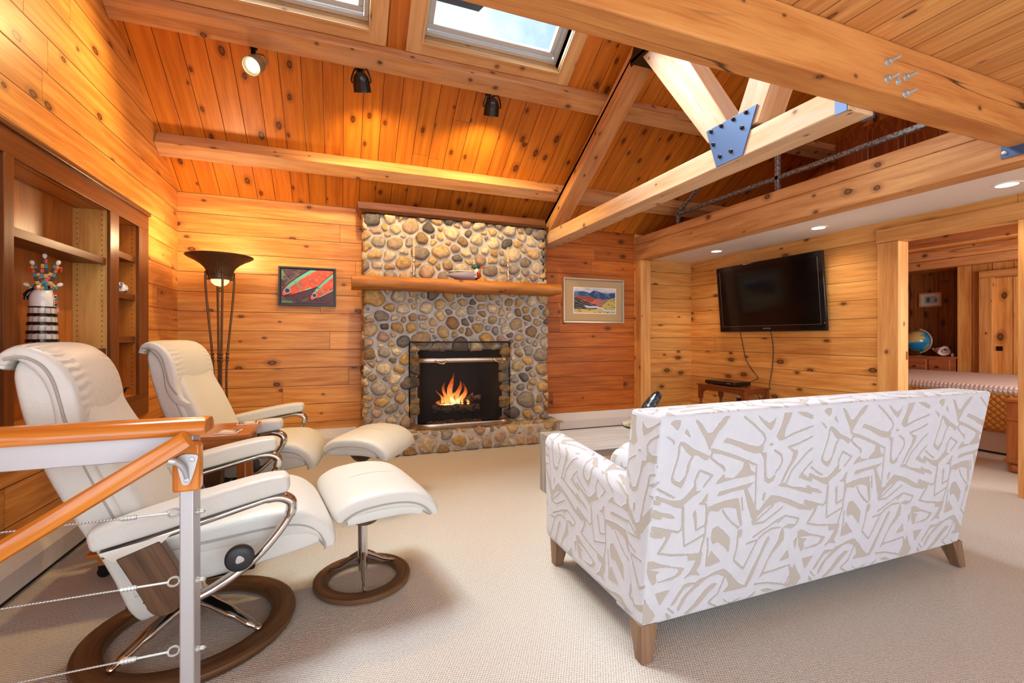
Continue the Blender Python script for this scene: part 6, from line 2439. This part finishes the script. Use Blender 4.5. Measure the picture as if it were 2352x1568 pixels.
    (0, ((0.299, 0.107), (0.324, 0.102), (0.289, 0.078), (0.241, 0.033), (0.204, 0.013), (0.184, 0.012), (0.227, 0.042), (0.262, 0.081))),
    (0, ((0.101, 0.037), (0.126, 0.014), (0.111, 0.009))),
    (0.0018, ((0.109, 0.052), (0.137, 0.028))),
    (0.0018, ((0.393, 0.181), (0.445, 0.138), (0.498, 0.244), (0.445, 0.238))),
    (0, ((0.553, 0.249), (0.559, 0.24), (0.542, 0.207), (0.514, 0.146), (0.493, 0.091), (0.475, 0.064), (0.464, 0.067), (0.494, 0.132), (0.522, 0.187), (0.538, 0.231))),
    (0.0018, ((0.397, 0.296), (0.399, 0.232), (0.392, 0.187))),
    (0.0015, ((0.61, 0.277), (0.567, 0.28), (0.525, 0.264), (0.505, 0.249))),
    (0.0018, ((0.622, 0.272), (0.609, 0.213), (0.566, 0.148), (0.545, 0.092))),
    (0, ((0.611, 0.225), (0.622, 0.272), (0.633, 0.251), (0.635, 0.221), (0.598, 0.185), (0.571, 0.166))),
    (0, ((0.634, 0.135), (0.667, 0.173), (0.681, 0.139))),
    (0, ((0.696, 0.207), (0.717, 0.225), (0.747, 0.22), (0.791, 0.204), (0.712, 0.208), (0.723, 0.197), (0.766, 0.183), (0.725, 0.184), (0.737, 0.16), (0.789, 0.147), (0.723, 0.15), (0.706, 0.178))),
    (0.0018, ((0.552, 0.097), (0.62, 0.101), (0.691, 0.106), (0.706, 0.066), (0.682, 0.02))),
    (0, ((0.704, 0.098), (0.735, 0.041), (0.716, 0.01), (0.691, 0.015), (0.706, 0.04))),
    (0, ((0.738, 0.113), (0.795, 0.118), (0.761, 0.074), (0.742, 0.09))),
    (0.0024, ((0.82, 0.049), (0.782, 0.031), (0.781, 0.012))),
    (0, ((0.547, 0.104), (0.567, 0.1), (0.538, 0.087), (0.533, 0.077))),
    (0.0018, ((0.513, 0.06), (0.582, 0.053), (0.664, 0.03), (0.69, 0.019))),
    (0, ((0.364, 0.034), (0.381, 0.019), (0.397, 0.006), (0.452, 0.021), (0.419, 0.004), (0.373, 0.02))),
    (0, ((0.484, 0.008), (0.525, 0.029), (0.513, 0.013))),
    (0, ((0.555, 0.028), (0.586, 0.028), (0.628, 0.01), (0.572, 0.019))),
    (0.0018, ((0.295, 0.032), (0.341, 0.004))),
    (0.0012, ((0.367, 0.064), (0.476, 0.061))),
]
# ------------------------------------------------------------------ velvet pattern field
PER, HGT, CELL = .712, .76, .003
NXT, NYT = int(PER / CELL), int(HGT / CELL)


def seg_dist(X, Y, a, b):
    dx, dy = b[0] - a[0], b[1] - a[1]
    t_ = np.clip(((X - a[0]) * dx + (Y - a[1]) * dy) / max(dx * dx + dy * dy, 1e-9), 0, 1)
    return np.hypot(X - a[0] - t_ * dx, Y - a[1] - t_ * dy)


def pattern_field():
    X, Y = np.meshgrid((np.arange(NXT) + .5) * CELL, (np.arange(NYT) + .5) * CELL)
    D = np.full(X.shape, .03)
    for w, pts in STROKES:
        cx = sum(p[0] for p in pts) / len(pts)
        for off in (-PER, 0, PER):
            if off and cx > PER: continue
            Q = [(p[0] + off, p[1]) for p in pts]
            x0, x1 = min(q[0] for q in Q) - .035, max(q[0] for q in Q) + .035
            y0, y1 = min(q[1] for q in Q) - .035, max(q[1] for q in Q) + .035
            if x1 < 0 or x0 > PER: continue
            i0, i1 = max(0, int(y0 / CELL)), min(NYT, int(y1 / CELL) + 1)
            j0, j1 = max(0, int(x0 / CELL)), min(NXT, int(x1 / CELL) + 1)
            if i1 <= i0 or j1 <= j0: continue
            xx, yy = X[i0:i1, j0:j1], Y[i0:i1, j0:j1]
            d = np.full(xx.shape, 9.0)
            n = len(Q)
            for k in range(n if w == 0 else n - 1):
                d = np.minimum(d, seg_dist(xx, yy, Q[k], Q[(k + 1) % n]))
            if w == 0:
                ins = np.zeros(xx.shape, bool)
                for k in range(n):
                    (ax, ay), (bx, by) = Q[k], Q[(k + 1) % n]
                    c = ((ay > yy) != (by > yy)) & (xx < (bx - ax) * (yy - ay) / (by - ay + 1e-12) + ax)
                    ins ^= c
                d = np.where(ins, -d, d) - .0014
            else:
                d = d - max(w, .0034)
            D[i0:i1, j0:j1] = np.minimum(D[i0:i1, j0:j1], d)
    return D


PAT = pattern_field()


def pile_at(u, v):
    """bilinear lookup, repeats sideways, mirrors upward"""
    u = np.mod(np.asarray(u), PER) / CELL - .5
    v = np.mod(np.asarray(v), 2 * HGT)
    v = np.where(v > HGT, 2 * HGT - v, v) / CELL - .5
    i = np.floor(u).astype(int); fu = u - i
    j = np.clip(np.floor(v).astype(int), 0, NYT - 1); fv = np.clip(v - j, 0, 1)
    i0, i1, j1 = i % NXT, (i + 1) % NXT, np.clip(j + 1, 0, NYT - 1)
    return (PAT[j, i0] * (1 - fu) + PAT[j, i1] * fu) * (1 - fv) + (PAT[j1, i0] * (1 - fu) + PAT[j1, i1] * fu) * fv


def upholstery(name, parent, lo, hi, r, warp, cell, clo, puff=None, fine=('-y', '+z', '-x', '+x', '+y')):
    """rounded box in the unit frame lo..hi, warped by warp(P)->P; clo(face, P)->(u, v) cloth coordinates"""
    lo, hi = np.array(lo), np.array(hi)
    c, h = (lo + hi) / 2, (hi - lo) / 2
    VS, FS, CL = [], [], []
    nb = 0
    for ax in range(3):
        for sg in (-1, 1):
            key = ('-' if sg < 0 else '+') + 'xyz'[ax]
            q = cell if key in fine else .03
            a, b = [k for k in range(3) if k != ax]
            na, nb_ = max(6, int(2 * h[a] / q)), max(6, int(2 * h[b] / q))
            A, B = np.meshgrid(np.linspace(-h[a], h[a], na + 1), np.linspace(-h[b], h[b], nb_ + 1), indexing='ij')
            P = np.zeros(A.shape + (3,))
            P[..., a], P[..., b], P[..., ax] = A, B, sg * h[ax]
            Q = np.clip(P, -(h - r), h - r)
            D = P - Q
            L_ = np.maximum(np.linalg.norm(D, axis=-1, keepdims=True), 1e-9)
            R = Q + D / L_ * r
            if puff is not None:
                R = R + puff(key, A / h[a], B / h[b])[..., None] * (D / L_)
            W_ = warp(R + c)
            u, v = clo(key, R + c)
            base = len(VS)
            VS += list(map(tuple, W_.reshape(-1, 3)))
            CL += list(zip(u.ravel(), v.ravel()))
            idx = np.arange(A.size).reshape(A.shape) + base
            F_ = np.stack([idx[:-1, :-1], idx[1:, :-1], idx[1:, 1:], idx[:-1, 1:]], -1).reshape(-1, 4)
            flip = (ax == 1) != (sg < 0)
            if flip: F_ = F_[:, ::-1]
            FS += list(map(tuple, F_))
    CL = np.array(CL)
    pile = pile_at(CL[:, 0], CL[:, 1])
    me = bpy.data.meshes.new(name)
    V_ = np.array(VS)
    inv = np.array(world_of(parent).inverted())
    V_ = V_ @ inv[:3, :3].T + inv[:3, 3]
    me.from_pydata(list(map(tuple, V_)), [], FS)
    me.materials.append(M['sofa'])
    at = me.attributes.new('pile', 'FLOAT', 'POINT'); at.data.foreach_set('value', pile.astype(np.float32))
    at = me.attributes.new('cloth', 'FLOAT_VECTOR', 'POINT')
    at.data.foreach_set('vector', np.concatenate([CL, np.zeros((len(CL), 1))], 1).astype(np.float32).ravel())
    me.polygons.foreach_set('use_smooth', [True] * len(me.polygons))
    o = bpy.data.objects.new(name, me)
    COL.objects.link(o)
    o.parent = parent
    return o


SX0, SX1 = .972, 2.835
t = thing('sofa', 'white sofa in taupe brushstroke velvet with its back to the viewer', 'sofa', ((SX0 + SX1) / 2, 1.7, 0))


def back_warp(P):
    Q = P.copy()
    f = (P[..., 2] - .115) / .75
    Q[..., 1] = P[..., 1] - .108 * f
    xm = (SX0 + SX1) / 2
    Q[..., 0] = xm + (P[..., 0] - xm) * (1 + .022 * f) + .018 * f
    return Q


def back_cloth(k, P):
    x, y, z = P[..., 0], P[..., 1], P[..., 2]
    if k in ('-y',): return x - .97, (z - .115) * 1.005
    if k == '+y': return x - .5, z
    if k in ('-z', '+z'): return x - .80, .42 + (y - 1.31)
    return (y - 1.31) + (.42 if k == '-x' else .1), z - .115


def back_puff(k, a, b):
    return .012 * np.maximum(0, 1 - a * a) * np.maximum(0, 1 - b * b) if k in ('+z', '-x', '+x') else 0 * a


upholstery('backrest', t, (SX0, 1.31, .115), (SX1, 1.475, .868), .015, back_warp, .0052, back_cloth, back_puff, fine=('-y', '+z', '-x'))


def arm(s):
    x0 = .958 if s < 0 else SX1 - .125
    lo, hi = (x0, 1.33, .118), (x0 + .125, 2.105, .63)

    def warp(P):
        Q = P.copy()
        f = np.clip((P[..., 2] - .3) / .33, 0, 1)
        g_ = (P[..., 1] - 1.33) / .775
        Q[..., 2] = P[..., 2] + f * (-.055 * (1 - g_) ** 1.3 + .012)
        Q[..., 0] = P[..., 0] + s * .0 * f
        Q[..., 1] = P[..., 1] - .02 * (1 - f) * g_
        return Q

    def cloth(k, P):
        x, y, z = P[..., 0], P[..., 1], P[..., 2]
        if k in ('-x', '+x'): return y * -1.0 + .33, z - .02
        if k in ('+z', '-z'): return -y + .33, .61 + (x - lo[0])
        return x + .3, z
    upholstery('armrest', t, lo, hi, .052, warp, .0055, cloth, None, fine=('-x', '+z') if s < 0 else ('+x', '+z'))


arm(-1); arm(1)


def plain_warp(P): return P.copy()


def gcloth(du, dv):
    def f(k, P):
        x, y, z = P[..., 0], P[..., 1], P[..., 2]
        if k in ('-x', '+x'): return y + du, z + dv
        if k in ('-z', '+z'): return x + du, y + dv
        return x + du, z + dv
    return f


def cpuff(k, a, b):
    return .02 * np.maximum(0, 1 - a ** 4) * np.maximum(0, 1 - b ** 4)


upholstery('seat_base', t, (1.06, 1.44, .125), (SX1 - .10, 2.07, .30), .02, plain_warp, .01, gcloth(.1, .1), fine=('+y',))
xm = (1.075 + SX1 - .118) / 2
for a, b, d in ((1.078, xm - .003, .1), (xm + .003, SX1 - .12, .35)):
    upholstery('seat_cushion', t, (a, 1.47, .302), (b, 2.12, .440), .04, plain_warp, .009, gcloth(d, .2), cpuff, fine=('+z', '-x'))

    def lean(P):
        Q = P.copy()
        f = np.clip((P[..., 2] - .44) / .25, 0, 1)
        Q[..., 1] = P[..., 1] - .085 * f
        return Q
    upholstery('back_cushion', t, (a + .01, 1.50, .452), (b - .006, 1.75, .672), .06, lean, .0065, gcloth(d + .2, .1), cpuff, fine=('+z', '-x'))
for lx, ly, dx, dy in ((.970, 1.335, -.012, -.022), (SX1 - .05, 1.335, .030, -.022), (.985, 2.02, -.004, .008), (SX1 - .06, 2.02, .006, .008)):
    g = G((0, 0, 1))
    top = [V(lx, ly - .03, .125), V(lx + .07, ly - .03, .125), V(lx + .07, ly + .045, .125), V(lx, ly + .045, .125)]
    bot = [V(lx + .006 + dx, ly - .018 + dy, 0), V(lx + .05 + dx, ly - .018 + dy, 0), V(lx + .05 + dx, ly + .022 + dy, 0), V(lx + .006 + dx, ly + .022 + dy, 0)]
    g.add(top + bot, [(0, 1, 2, 3), (7, 6, 5, 4), (0, 4, 5, 1), (1, 5, 6, 2), (2, 6, 7, 3), (3, 7, 4, 0)])
    g.build('leg', M['footwood'], t, world=True, bevel=.003)
g = G()
g.box((1.0, 1.34, .119), (SX1 - .04, 2.06, .126))
g.build('underside_cloth', M['soot_shade'], t, world=True)

# ------------------------------------------------------------------ coffee table with the sculpture
t = thing('coffee_table', 'low grey washed wood coffee table beyond the sofa', 'coffee table', (2.05, 2.77, 0))
cx0, cx1, cy0, cy1, cz = 1.385, 2.72, 2.47, 3.075, .42
g = G((1, 0, 0))
g.box((cx0, cy0, cz - .045), (cx1, cy1, cz))
g.build('table_top', M['greywood'], t, world=True, bevel=.003)
for a, b in ((cx0, cx0 + .045), (cx1 - .045, cx1)):
    g = G((0, 0, 1))
    g.box((a, cy0, 0), (b, cy1, cz - .046))
    g.build('side_panel', M['greywood'], t, world=True, bevel=.003)
g = G((1, 0, 0))
g.box((cx0 + .046, cy0 + .03, .12), (cx1 - .046, cy1 - .03, .15))
g.build('lower_shelf', M['greywood'], t, world=True, bevel=.003)
t = thing('stone_slab', 'flat lichen coloured stone on the grey coffee table', 'stone', (2.26, 2.985, cz))
r = np.random.default_rng(9)
g = G()
n = 40
ph = r.uniform(0, 6, 5)
sh = lambda a: .135 * (1 + .22 * math.cos(a) ** 2 + .06 * math.sin(3 * a + ph[0]) + .04 * math.sin(5 * a + ph[1]) + .025 * math.sin(9 * a + ph[2]))
rows = []
for k, z in ((.80, .0005), (.93, .008), (1.0, .018), (.985, .030), (.93, .036), (.6, .038), (.3, .0385), (.01, .0385)):
    rows.append([V(k * sh(2 * PI * j / n) * 1.15 * math.cos(2 * PI * j / n), k * sh(2 * PI * j / n) * math.sin(2 * PI * j / n), z + (.003 * math.sin(j * 2.3) if .9 < k < .99 else 0)) for j in range(n)])
g.grid(rows, closed_u=True)
g.poly(rows[0][::-1])
g.build('slab', M['rock'], t, smooth=True, ang=50)
t = thing('frog_sculpture', 'dark bronze sculpture of a hooded figure leaning on the flat stone', 'sculpture', (2.31, 2.975, cz + .0385), RA(-12))
tanb = plain('tan_patina', lin(136, 112, 82), .4, .3)
g = G()
sp = spine_from([(-.085, .012), (-.075, .06), (-.045, .115), (0, .165), (.035, .205), (.050, .222)], [.014, .022, .030, .032, .028, .018], [.03, .055, .07, .062, .045, .03], 6)
g.cushion(sp, n=2.3, seg=24, ends=(.7, .8), bow=-.02)
g.build('hood_back', M['patina'], t, smooth=True, ang=80)
g = G()
sp = spine_from([(-.04, .014), (-.025, .05), (-.015, .085), (-.005, .115)], [.035, .045, .04, .02], [.045, .052, .045, .03], 6)
g.cushion(sp, n=2.3, seg=22, ends=(.3, .6))
g.lathe([(0, -.03), (.02, -.02), (.026, 0), (.02, .02), (0, .03)], (.030, .0, .03), 16, ax=(.2, 0, 1))
g.build('torso', tanb, t, smooth=True, ang=70)
g = G()
g.lathe([(0, -.026), (.017, -.016), (.022, 0), (.018, .014), (0, .024)], (.036, 0, .165), 18, ax=(.35, 0, 1))
g.build('face', tanb, t, smooth=True)
for s in (-1, 1):
    g = G()
    g.tube(smoothpath([V(0, s * .05, .13), V(.045, s * .05, .10), V(.066, s * .03, .085), V(.075, s * .008, .09)], 5), [.015] * 6 + [.012] * 5 + [.01] * 4 + [.009], 12)
    g.build('arm', tanb, t, smooth=True)
    g = G()
    g.tube(smoothpath([V(-.02, s * .03, .03), V(.035, s * .035, .055), V(.05, s * .03, .03), V(.075, s * .03, .008)], 5), [.026] * 6 + [.02] * 5 + [.014] * 4 + [.012], 12)
    g.build('leg', tanb, t, smooth=True)
g = G()
g.lathe([(.012, 0), (.03, .006), (.036, .02), (.034, .022), (.01, .008)], (.078, 0, .083), 20, ax=(.2, 0, 1))
g.build('bowl', plain('pale_bowl', lin(196, 178, 142), .4), t, smooth=True)

# ------------------------------------------------------------------ bedroom
t = thing('bed', 'bed with gold quilt and pale blanket in the bedroom', 'bed', (6.8, 3.0, 0))
qx0, qx1, qy0, qy1 = 5.86, 7.85, 1.2, 4.15
g = G((1, 0, 0))
g.box((qx0 + .03, qy0 + .03, .02), (qx1 - .03, qy1 - .03, .23))
g.build('bed_skirt', plain('bed_skirt_cloth', lin(196, 176, 160), .8), t, world=True, bevel=.01)
g = G((0, 1, 0))
g.box((qx0, qy0, .21), (qx1, qy1, .625))
g.build('quilt', M['quilt'], t, world=True, bevel=.05, bseg=4)
g = G((0, 1, 0))
g.box((qx0 - .012, qy0 - .01, .575), (qx1 + .01, qy1 + .01, .660))
g.build('blanket', M['blanket'], t, world=True, bevel=.04, bseg=4)
t = thing('blanket_chest', 'pine chest with square posts and bun feet at the foot of the bed', 'chest', (5.4, 1.8, 0))
hx0, hx1, hy0, hy1 = 5.20, 5.68, 1.1, 2.09
for xa in (hx0, hx1 - .09):
    for ya in (hy0, hy1 - .09):
        g = G((0, 0, 1))
        g.box((xa, ya, .085), (xa + .09, ya + .09, .585))
        g.box((xa - .008, ya - .008, .435), (xa + .098, ya + .098, .455))
        g.box((xa - .012, ya - .012, .085), (xa + .102, ya + .102, .112))
        pst = g.build('post', M['bedwood'], t, world=True, bevel=.004)
        g = G()
        g.lathe([(.03, 0), (.045, .012), (.05, .035), (.045, .06), (.03, .072), (.038, .078), (.038, .086)], (xa + .045, ya + .045, 0), 24)
        o = g.build('bun_foot', M['bedwood'], t, world=True, smooth=True, ang=50)
        o.parent = pst
g = G((0, 1, 0))
g.box((hx0 + .02, hy0 + .02, .12), (hx1 - .02, hy1 - .02, .57))
g.build('body', M['bedwood'], t, world=True)
g = G((0, 1, 0))
g.box((hx0 - .015, hy0 - .015, .585), (hx1 + .015, hy1 + .015, .610))
g.build('lid', M['bedwood'], t, world=True, bevel=.006)
t = thing('dresser', 'cherry dresser with round knobs in the bedroom alcove', 'dresser', (8.4, 4.4, 0))
ox0, ox1, oy0, oy1, oz = 8.205, 8.59, 3.815, 5.05, .842
g = G((0, 1, 0))
g.box((ox0 + .012, oy0 + .01, .04), (ox1, oy1 - .01, oz - .02))
g.build('carcass', M['dresser'], t, world=True, bevel=.003)
g = G((0, 1, 0))
g.box((ox0 - .012, oy0 - .008, oz - .022), (ox1, oy1 + .008, oz))
g.build('top', M['dresser'], t, world=True, bevel=.005)
for zi, (za, zb) in enumerate(((.565, .795), (.31, .545), (.06, .29))):
    for k in range(4):
        ya = oy0 + .075 + k * .282
        g = G((0, 1, 0))
        g.box((ox0, ya, za), (ox0 + .02, ya + .255, zb))
        dr = g.build('drawer', M['dresser'], t, world=True, bevel=.006)
        g = G()
        g.lathe([(.008, 0), (.010, .008), (.018, .016), (.019, .022), (.012, .028), (0, .030)], (ox0, ya + .1275, (za + zb) / 2 + .01), 16, ax=(-1, 0, 0))
        o = g.build('knob', M['cherry'], t, world=True, smooth=True)
        o.parent = dr
t = thing('globe', 'desk globe with blue oceans on the bedroom dresser', 'globe', (8.36, 4.365, oz))
n, m = 48, 72
Rg = .163
cols, rows = [], []
ths = np.linspace(0, PI, n); phs = np.linspace(0, 2 * PI, m)
PH, TH_ = np.meshgrid(phs, ths)
land = nz(PH / 2 * 1.0 + 2, TH_ * 1.0 + 1, 1.6, 60, 4)
for i in range(n):
    row = []
    for j in range(m):
        q = V(Rg * math.sin(ths[i]) * math.cos(phs[j]), Rg * math.sin(ths[i]) * math.sin(phs[j]), Rg * math.cos(ths[i]))
        q.rotate(Euler((RA(-23), 0, 0)))
        row.append(q + V(0, 0, .225))
        if land[i, j] > .56: c = lin(196, 168, 110) if land[i, j] > .62 else lin(150, 160, 110)
        else: c = lin(36, 120, 172) if land[i, j] < .45 else lin(60, 140, 182)
        cols.append(c)
    rows.append(row)
g = G(); g.grid(rows)
g.build('sphere', M['glaze'], t, smooth=True, attrs={'paint': ('FLOAT_COLOR', cols)})
g = G()
arc = [V(0, math.sin(a) * .182, .225 + math.cos(a) * .182) for a in np.linspace(RA(-10), RA(-170), 24)]
g.tube(arc, .009, 8, flat=(.4, 1.4), up=(1, 0, 0))
g.build('meridian_arm', plain('silver_arc', lin(210, 208, 204), .3, .5), t, smooth=True)
g = G()
g.lathe([(.085, 0), (.085, .008), (.06, .016), (.018, .026), (.014, .045), (0, .046)], n=32)
g.build('base', M['darktrim'], t, smooth=True, ang=40)
t = thing('conch_shell', 'pale pink conch shell on the bedroom dresser', 'shell', (8.36, 4.055, oz), RA(90))
g = G()
rows = []
n, m = 60, 14
for i in range(n + 1):
    f = i / n
    a = f * 5.5 * PI
    R_ = .068 * (1 - f) ** 1.3
    cr = .062 * (1 - f) ** 1.1 + .004
    cx, cy_, cz_ = -.06 + .20 * f, R_ * math.cos(a), .065 + R_ * math.sin(a) * .7 + .05 * f
    rows.append([V(cx + cr * .9 * math.cos(2 * PI * k / m) * .8, cy_ + cr * math.cos(2 * PI * k / m) * math.cos(a), cz_ + cr * math.sin(2 * PI * k / m) * .8) for k in range(m)])
g.grid(rows, closed_u=True)
for k in range(7):
    a = k * .9
    c = V(-.05 + .02 * k, .05 * math.cos(a), .075 + .035 * math.sin(a) + .006 * k)
    g.lathe([(.014, 0), (.006, .018), (0, .03)], tuple(c), 8, ax=(.2, math.cos(a), math.sin(a) + .6))
g.build('whorl', plain('shell_pink', lin(228, 206, 200), .35), t, smooth=True, ang=70)
t = thing('small_ornament', 'tiny white ornament at the near end of the bedroom dresser', 'ornament', (8.30, 3.90, oz))
g = G(); g.lathe([(.016, 0), (.022, .015), (.016, .04), (.01, .05), (0, .055)], n=14)
g.build('body', M['white_gloss'], t, smooth=True)
t = thing('small_picture', 'small framed print hanging over the bedroom dresser', 'picture', (8.6, 4.31, 1.6))
wx0 = 8.6 - .004
g = G((0, 1, 0))
py0, py1, pz0, pz1 = 4.165, 4.455, 1.598, 1.816
for lo, hi in (((wx0 - .02, py0, pz0), (wx0, py1, pz0 + .02)), ((wx0 - .02, py0, pz1 - .02), (wx0, py1, pz1)), ((wx0 - .02, py0, pz0 + .02), (wx0, py0 + .02, pz1 - .02)), ((wx0 - .02, py1 - .02, pz0 + .02), (wx0, py1, pz1 - .02))):
    g.box(lo, hi)
g.build('picture_frame', M['trim'], t, world=True)
n = 30
X, Y = np.meshgrid(np.linspace(0, 1, n), np.linspace(0, 1, n))
C = np.zeros((n, n, 3)) + L3(206, 212, 216)
C = put(C, ((X > .18) & (X < .82) & (Y > .2) & (Y < .8)) * 1.0, L3(166, 176, 182))
C = put(C, ((X > .28) & (X < .45) & (Y > .3) & (Y < .7)) * 1.0, L3(90, 96, 104))
C = put(C, ((X > .7) & (X < .84) & (Y > .3) & (Y < .6)) * 1.0, L3(120, 126, 120))
g = G(); g.grid([[V(wx0 - .008, py1 - .02 - (py1 - py0 - .04) * X[i, j], pz0 + .02 + (pz1 - pz0 - .04) * Y[i, j]) for j in range(n)] for i in range(n)])
g.build('printed_sheet', M['print'], t, world=True, attrs={'paint': ('FLOAT_COLOR', np.concatenate([C, np.ones((n, n, 1))], 2).reshape(-1, 4))})
t = thing('door_1', 'board door with pine casing in the bedroom wall', 'door', (8.2, 3.0, 0))
t['kind'] = 'structure'
g = G((0, 0, 1))
g.box((8.172, 2.45, .01), (8.196, 3.40, 1.91))
g.build('door_leaf', M['bedwall'], t, world=True)
g = G((0, 0, 1))
g.box((8.12, 3.40, 0), (8.196, 3.535, 1.92))
g.box((8.12, 2.3, 0), (8.196, 2.45, 1.92))
g.box((8.12, 2.3, 1.92), (8.196, 3.535, 2.015), 0, (0, 1, 0))
g.build('door_frame', M['trim'], t, world=True, bevel=.003)
g = G()
g.box((8.16, 3.315, .945), (8.172, 3.375, 1.005))
g.build('latch_plate', M['black_metal'], t, world=True)
for k in range(3):
    pass
# ------------------------------------------------------------------ galvanised pipe railing on the loft edge
galv = N('galvanised_pipe')
_tc = galv.n('TexCoord').outputs['Object']
_n = galv.noise(_tc, 60, 3, .6)
galv = galv.bsdf(galv.mix(galv.step(_n, .4, .6), lin(96, 100, 104), lin(164, 170, 174)), .45, Metallic=.7)
t = thing('loft_railing', 'galvanised pipe railing standing on the loft edge', 'railing', (3.64, 3.2, 2.40))
RX = 3.645
hw = .018


def pipe(name, a, b):
    g = G()
    g.beam(a, b, hw * 2, hw * 2, (0, 0, 1) if abs((Vector(b) - Vector(a)).normalized().z) < .9 else (1, 0, 0))
    return g.build(name, galv, t, world=True, bevel=.004)


pipe('post', V(RX, 4.225, 2.40), V(RX, 4.225, 2.56))
pipe('post', V(RX, 2.95, 2.40), V(RX, 2.95, 3.33))
pipe('post', V(RX, 1.70, 2.40), V(RX, 1.70, 3.33))
pipe('lower_rail', V(RX, 4.225, 2.542), V(RX, 1.45, 2.535))
pipe('sloping_rail', V(RX, 4.225, 2.55), V(RX, 2.95, 3.33))
pipe('top_rail', V(RX, 2.95, 3.33), V(RX, 1.45, 3.33))
for yy in (4.225, 2.95, 1.70):
    g = G(); g.box((RX - .045, yy - .05, 2.40), (RX + .045, yy + .05, 2.408))
    g.build('base_flange', galv, t, world=True)
t = thing('loft_cabinet', 'dark carved cabinet standing in the loft behind the pipe railing', 'cabinet', (4.9, 2.75, 2.39))
g = G((0, 0, 1))
g.box((4.72, 2.20, 2.391), (5.15, 3.17, 3.15))
g.build('carcass', M['cherry'], t, world=True, bevel=.006)
for k in range(3):
    ya = 2.24 + k * .305
    g = G((0, 0, 1))
    g.box((4.704, ya, 2.44), (4.72, ya + .28, 3.10))
    d_ = g.build('door', M['cherry'], t, world=True, bevel=.006)
    g = G()
    g.box((4.698, ya + .05, 2.50), (4.706, ya + .23, 3.04))
    o = g.build('door_panel', M['cherry'], t, world=True, bevel=.004); o.parent = d_
    g = G()
    g.lathe([(.008, 0), (.014, .01), (0, .018)], (4.704, ya + .14, 2.62), 12, ax=(-1, 0, 0))
    o = g.build('knob', M['black_metal'], t, world=True, smooth=True); o.parent = d_
# ------------------------------------------------------------------ camera and light
cd = bpy.data.cameras.new('camera')
cam = bpy.data.objects.new('camera', cd)
COL.objects.link(cam)
cam.location = (0, 0, 1.12)
cam.rotation_euler = (math.radians(90), 0, math.radians(-20.75))
cd.sensor_width = 36
cd.lens = 1045.3 / 2352 * 36
cd.shift_y = -9 / 2352
cd.clip_start = .02
SC.camera = cam


def area(name, loc, direction, sx, sy, power, color=(1, 1, 1)):
    l = bpy.data.lights.new(name, 'AREA')
    l.shape = 'RECTANGLE'
    l.size, l.size_y = sx, sy
    l.energy = power
    l.color = color
    o = bpy.data.objects.new(name, l)
    COL.objects.link(o)
    o.location = loc
    o.rotation_euler = Vector(direction).to_track_quat('-Z', 'Y').to_euler()
    return o


def point(name, loc, power, color, r=.05):
    l = bpy.data.lights.new(name, 'POINT')
    l.energy, l.color, l.shadow_soft_size = power, color, r
    o = bpy.data.objects.new(name, l)
    COL.objects.link(o)
    o.location = loc
    return o


def spot(name, loc, direction, power, color, ang, blend=.6, r=.02):
    l = bpy.data.lights.new(name, 'SPOT')
    l.energy, l.color, l.shadow_soft_size = power, color, r
    l.spot_size, l.spot_blend = math.radians(ang), blend
    o = bpy.data.objects.new(name, l)
    COL.objects.link(o)
    o.location = loc
    o.rotation_euler = Vector(direction).to_track_quat('-Z', 'Y').to_euler()
    return o


DAY = (.84, .92, 1.0)
WARM = (1.0, .66, .34)
# daylight by the rear windows, plus fill at the added rear roof windows
area('window_daylight', (1.6, YR + .12, 1.25), (0, 1, 0), 5.0, 2.0, 118, DAY)
for k, (x0, x1) in enumerate(RS):
    p = rslope((x0 + x1) / 2, (ra + rb) / 2, .02)
    area('roof_fill', p, rslope(0, 0, 1) - rslope(0, 0, 0), x1 - x0, 1.4, (45, 35)[k], DAY)
# skylights: daylight just under the glass
for k, (x0, x1) in enumerate(SKY):
    pl_ = area('skylight_portal', slope((x0 + x1) / 2, (ss0 + ss1) / 2, -.16), slope(0, 0, 1) - slope(0, 0, 0), x1 - x0, ss1 - ss0, 40, (.9, .95, 1))
    pl_.data.cycles.is_portal = True
# soft overcast sun reaching in through the skylights
sl_ = bpy.data.lights.new('hazy_sun', 'SUN')
sl_.energy, sl_.angle, sl_.color = 40.0, math.radians(60), (.90, .96, 1.0)
so_ = bpy.data.objects.new('hazy_sun', sl_)
COL.objects.link(so_)
so_.rotation_euler = V(.42, -.42, -.8).to_track_quat('-Z', 'Y').to_euler()
area('side_fill', (XL + .05, -.55, 1.35), (1, .22, -.35), 1.9, 1.5, 34, DAY)  # unseen side light added to brighten the foreground carpet
# lamps
point('torchiere_light', (-.93, 4.40, 1.86), 27, (1, .70, .38), .08)
for p, d in SPOTS:
    spot('spotlight_beam', p, d, 80, (1, .70, .28), 150, .6, .03)
for y in DOWN:
    spot('downlight_beam', (4.14, y, 2.125), (0, 0, -1), 30, (1, .88, .72), 130, .8, .05)
point('fire_glow', (1.16, 4.78, .55), 5, (1, .40, .10), .08)
# unseen light added to brighten the bedroom, no window behind it
area('bedroom_fill', (6.2, .35, 1.3), (.15, 1, 0), 2.6, 1.3, 110, (1, .95, .88))

SC.view_settings.view_transform = 'Standard'
SC.view_settings.look = 'None'
SC.view_settings.exposure = EXPO
SC.view_settings.gamma = 1.0
SC.view_settings.use_curve_mapping = False
cy = SC.cycles
cy.max_bounces = 7
cy.diffuse_bounces = 4
cy.glossy_bounces = 3
cy.transmission_bounces = 4
cy.transparent_max_bounces = 8
cy.sample_clamp_indirect = 6.0
cy.caustics_reflective = False
cy.caustics_refractive = False
cy.use_denoising = True
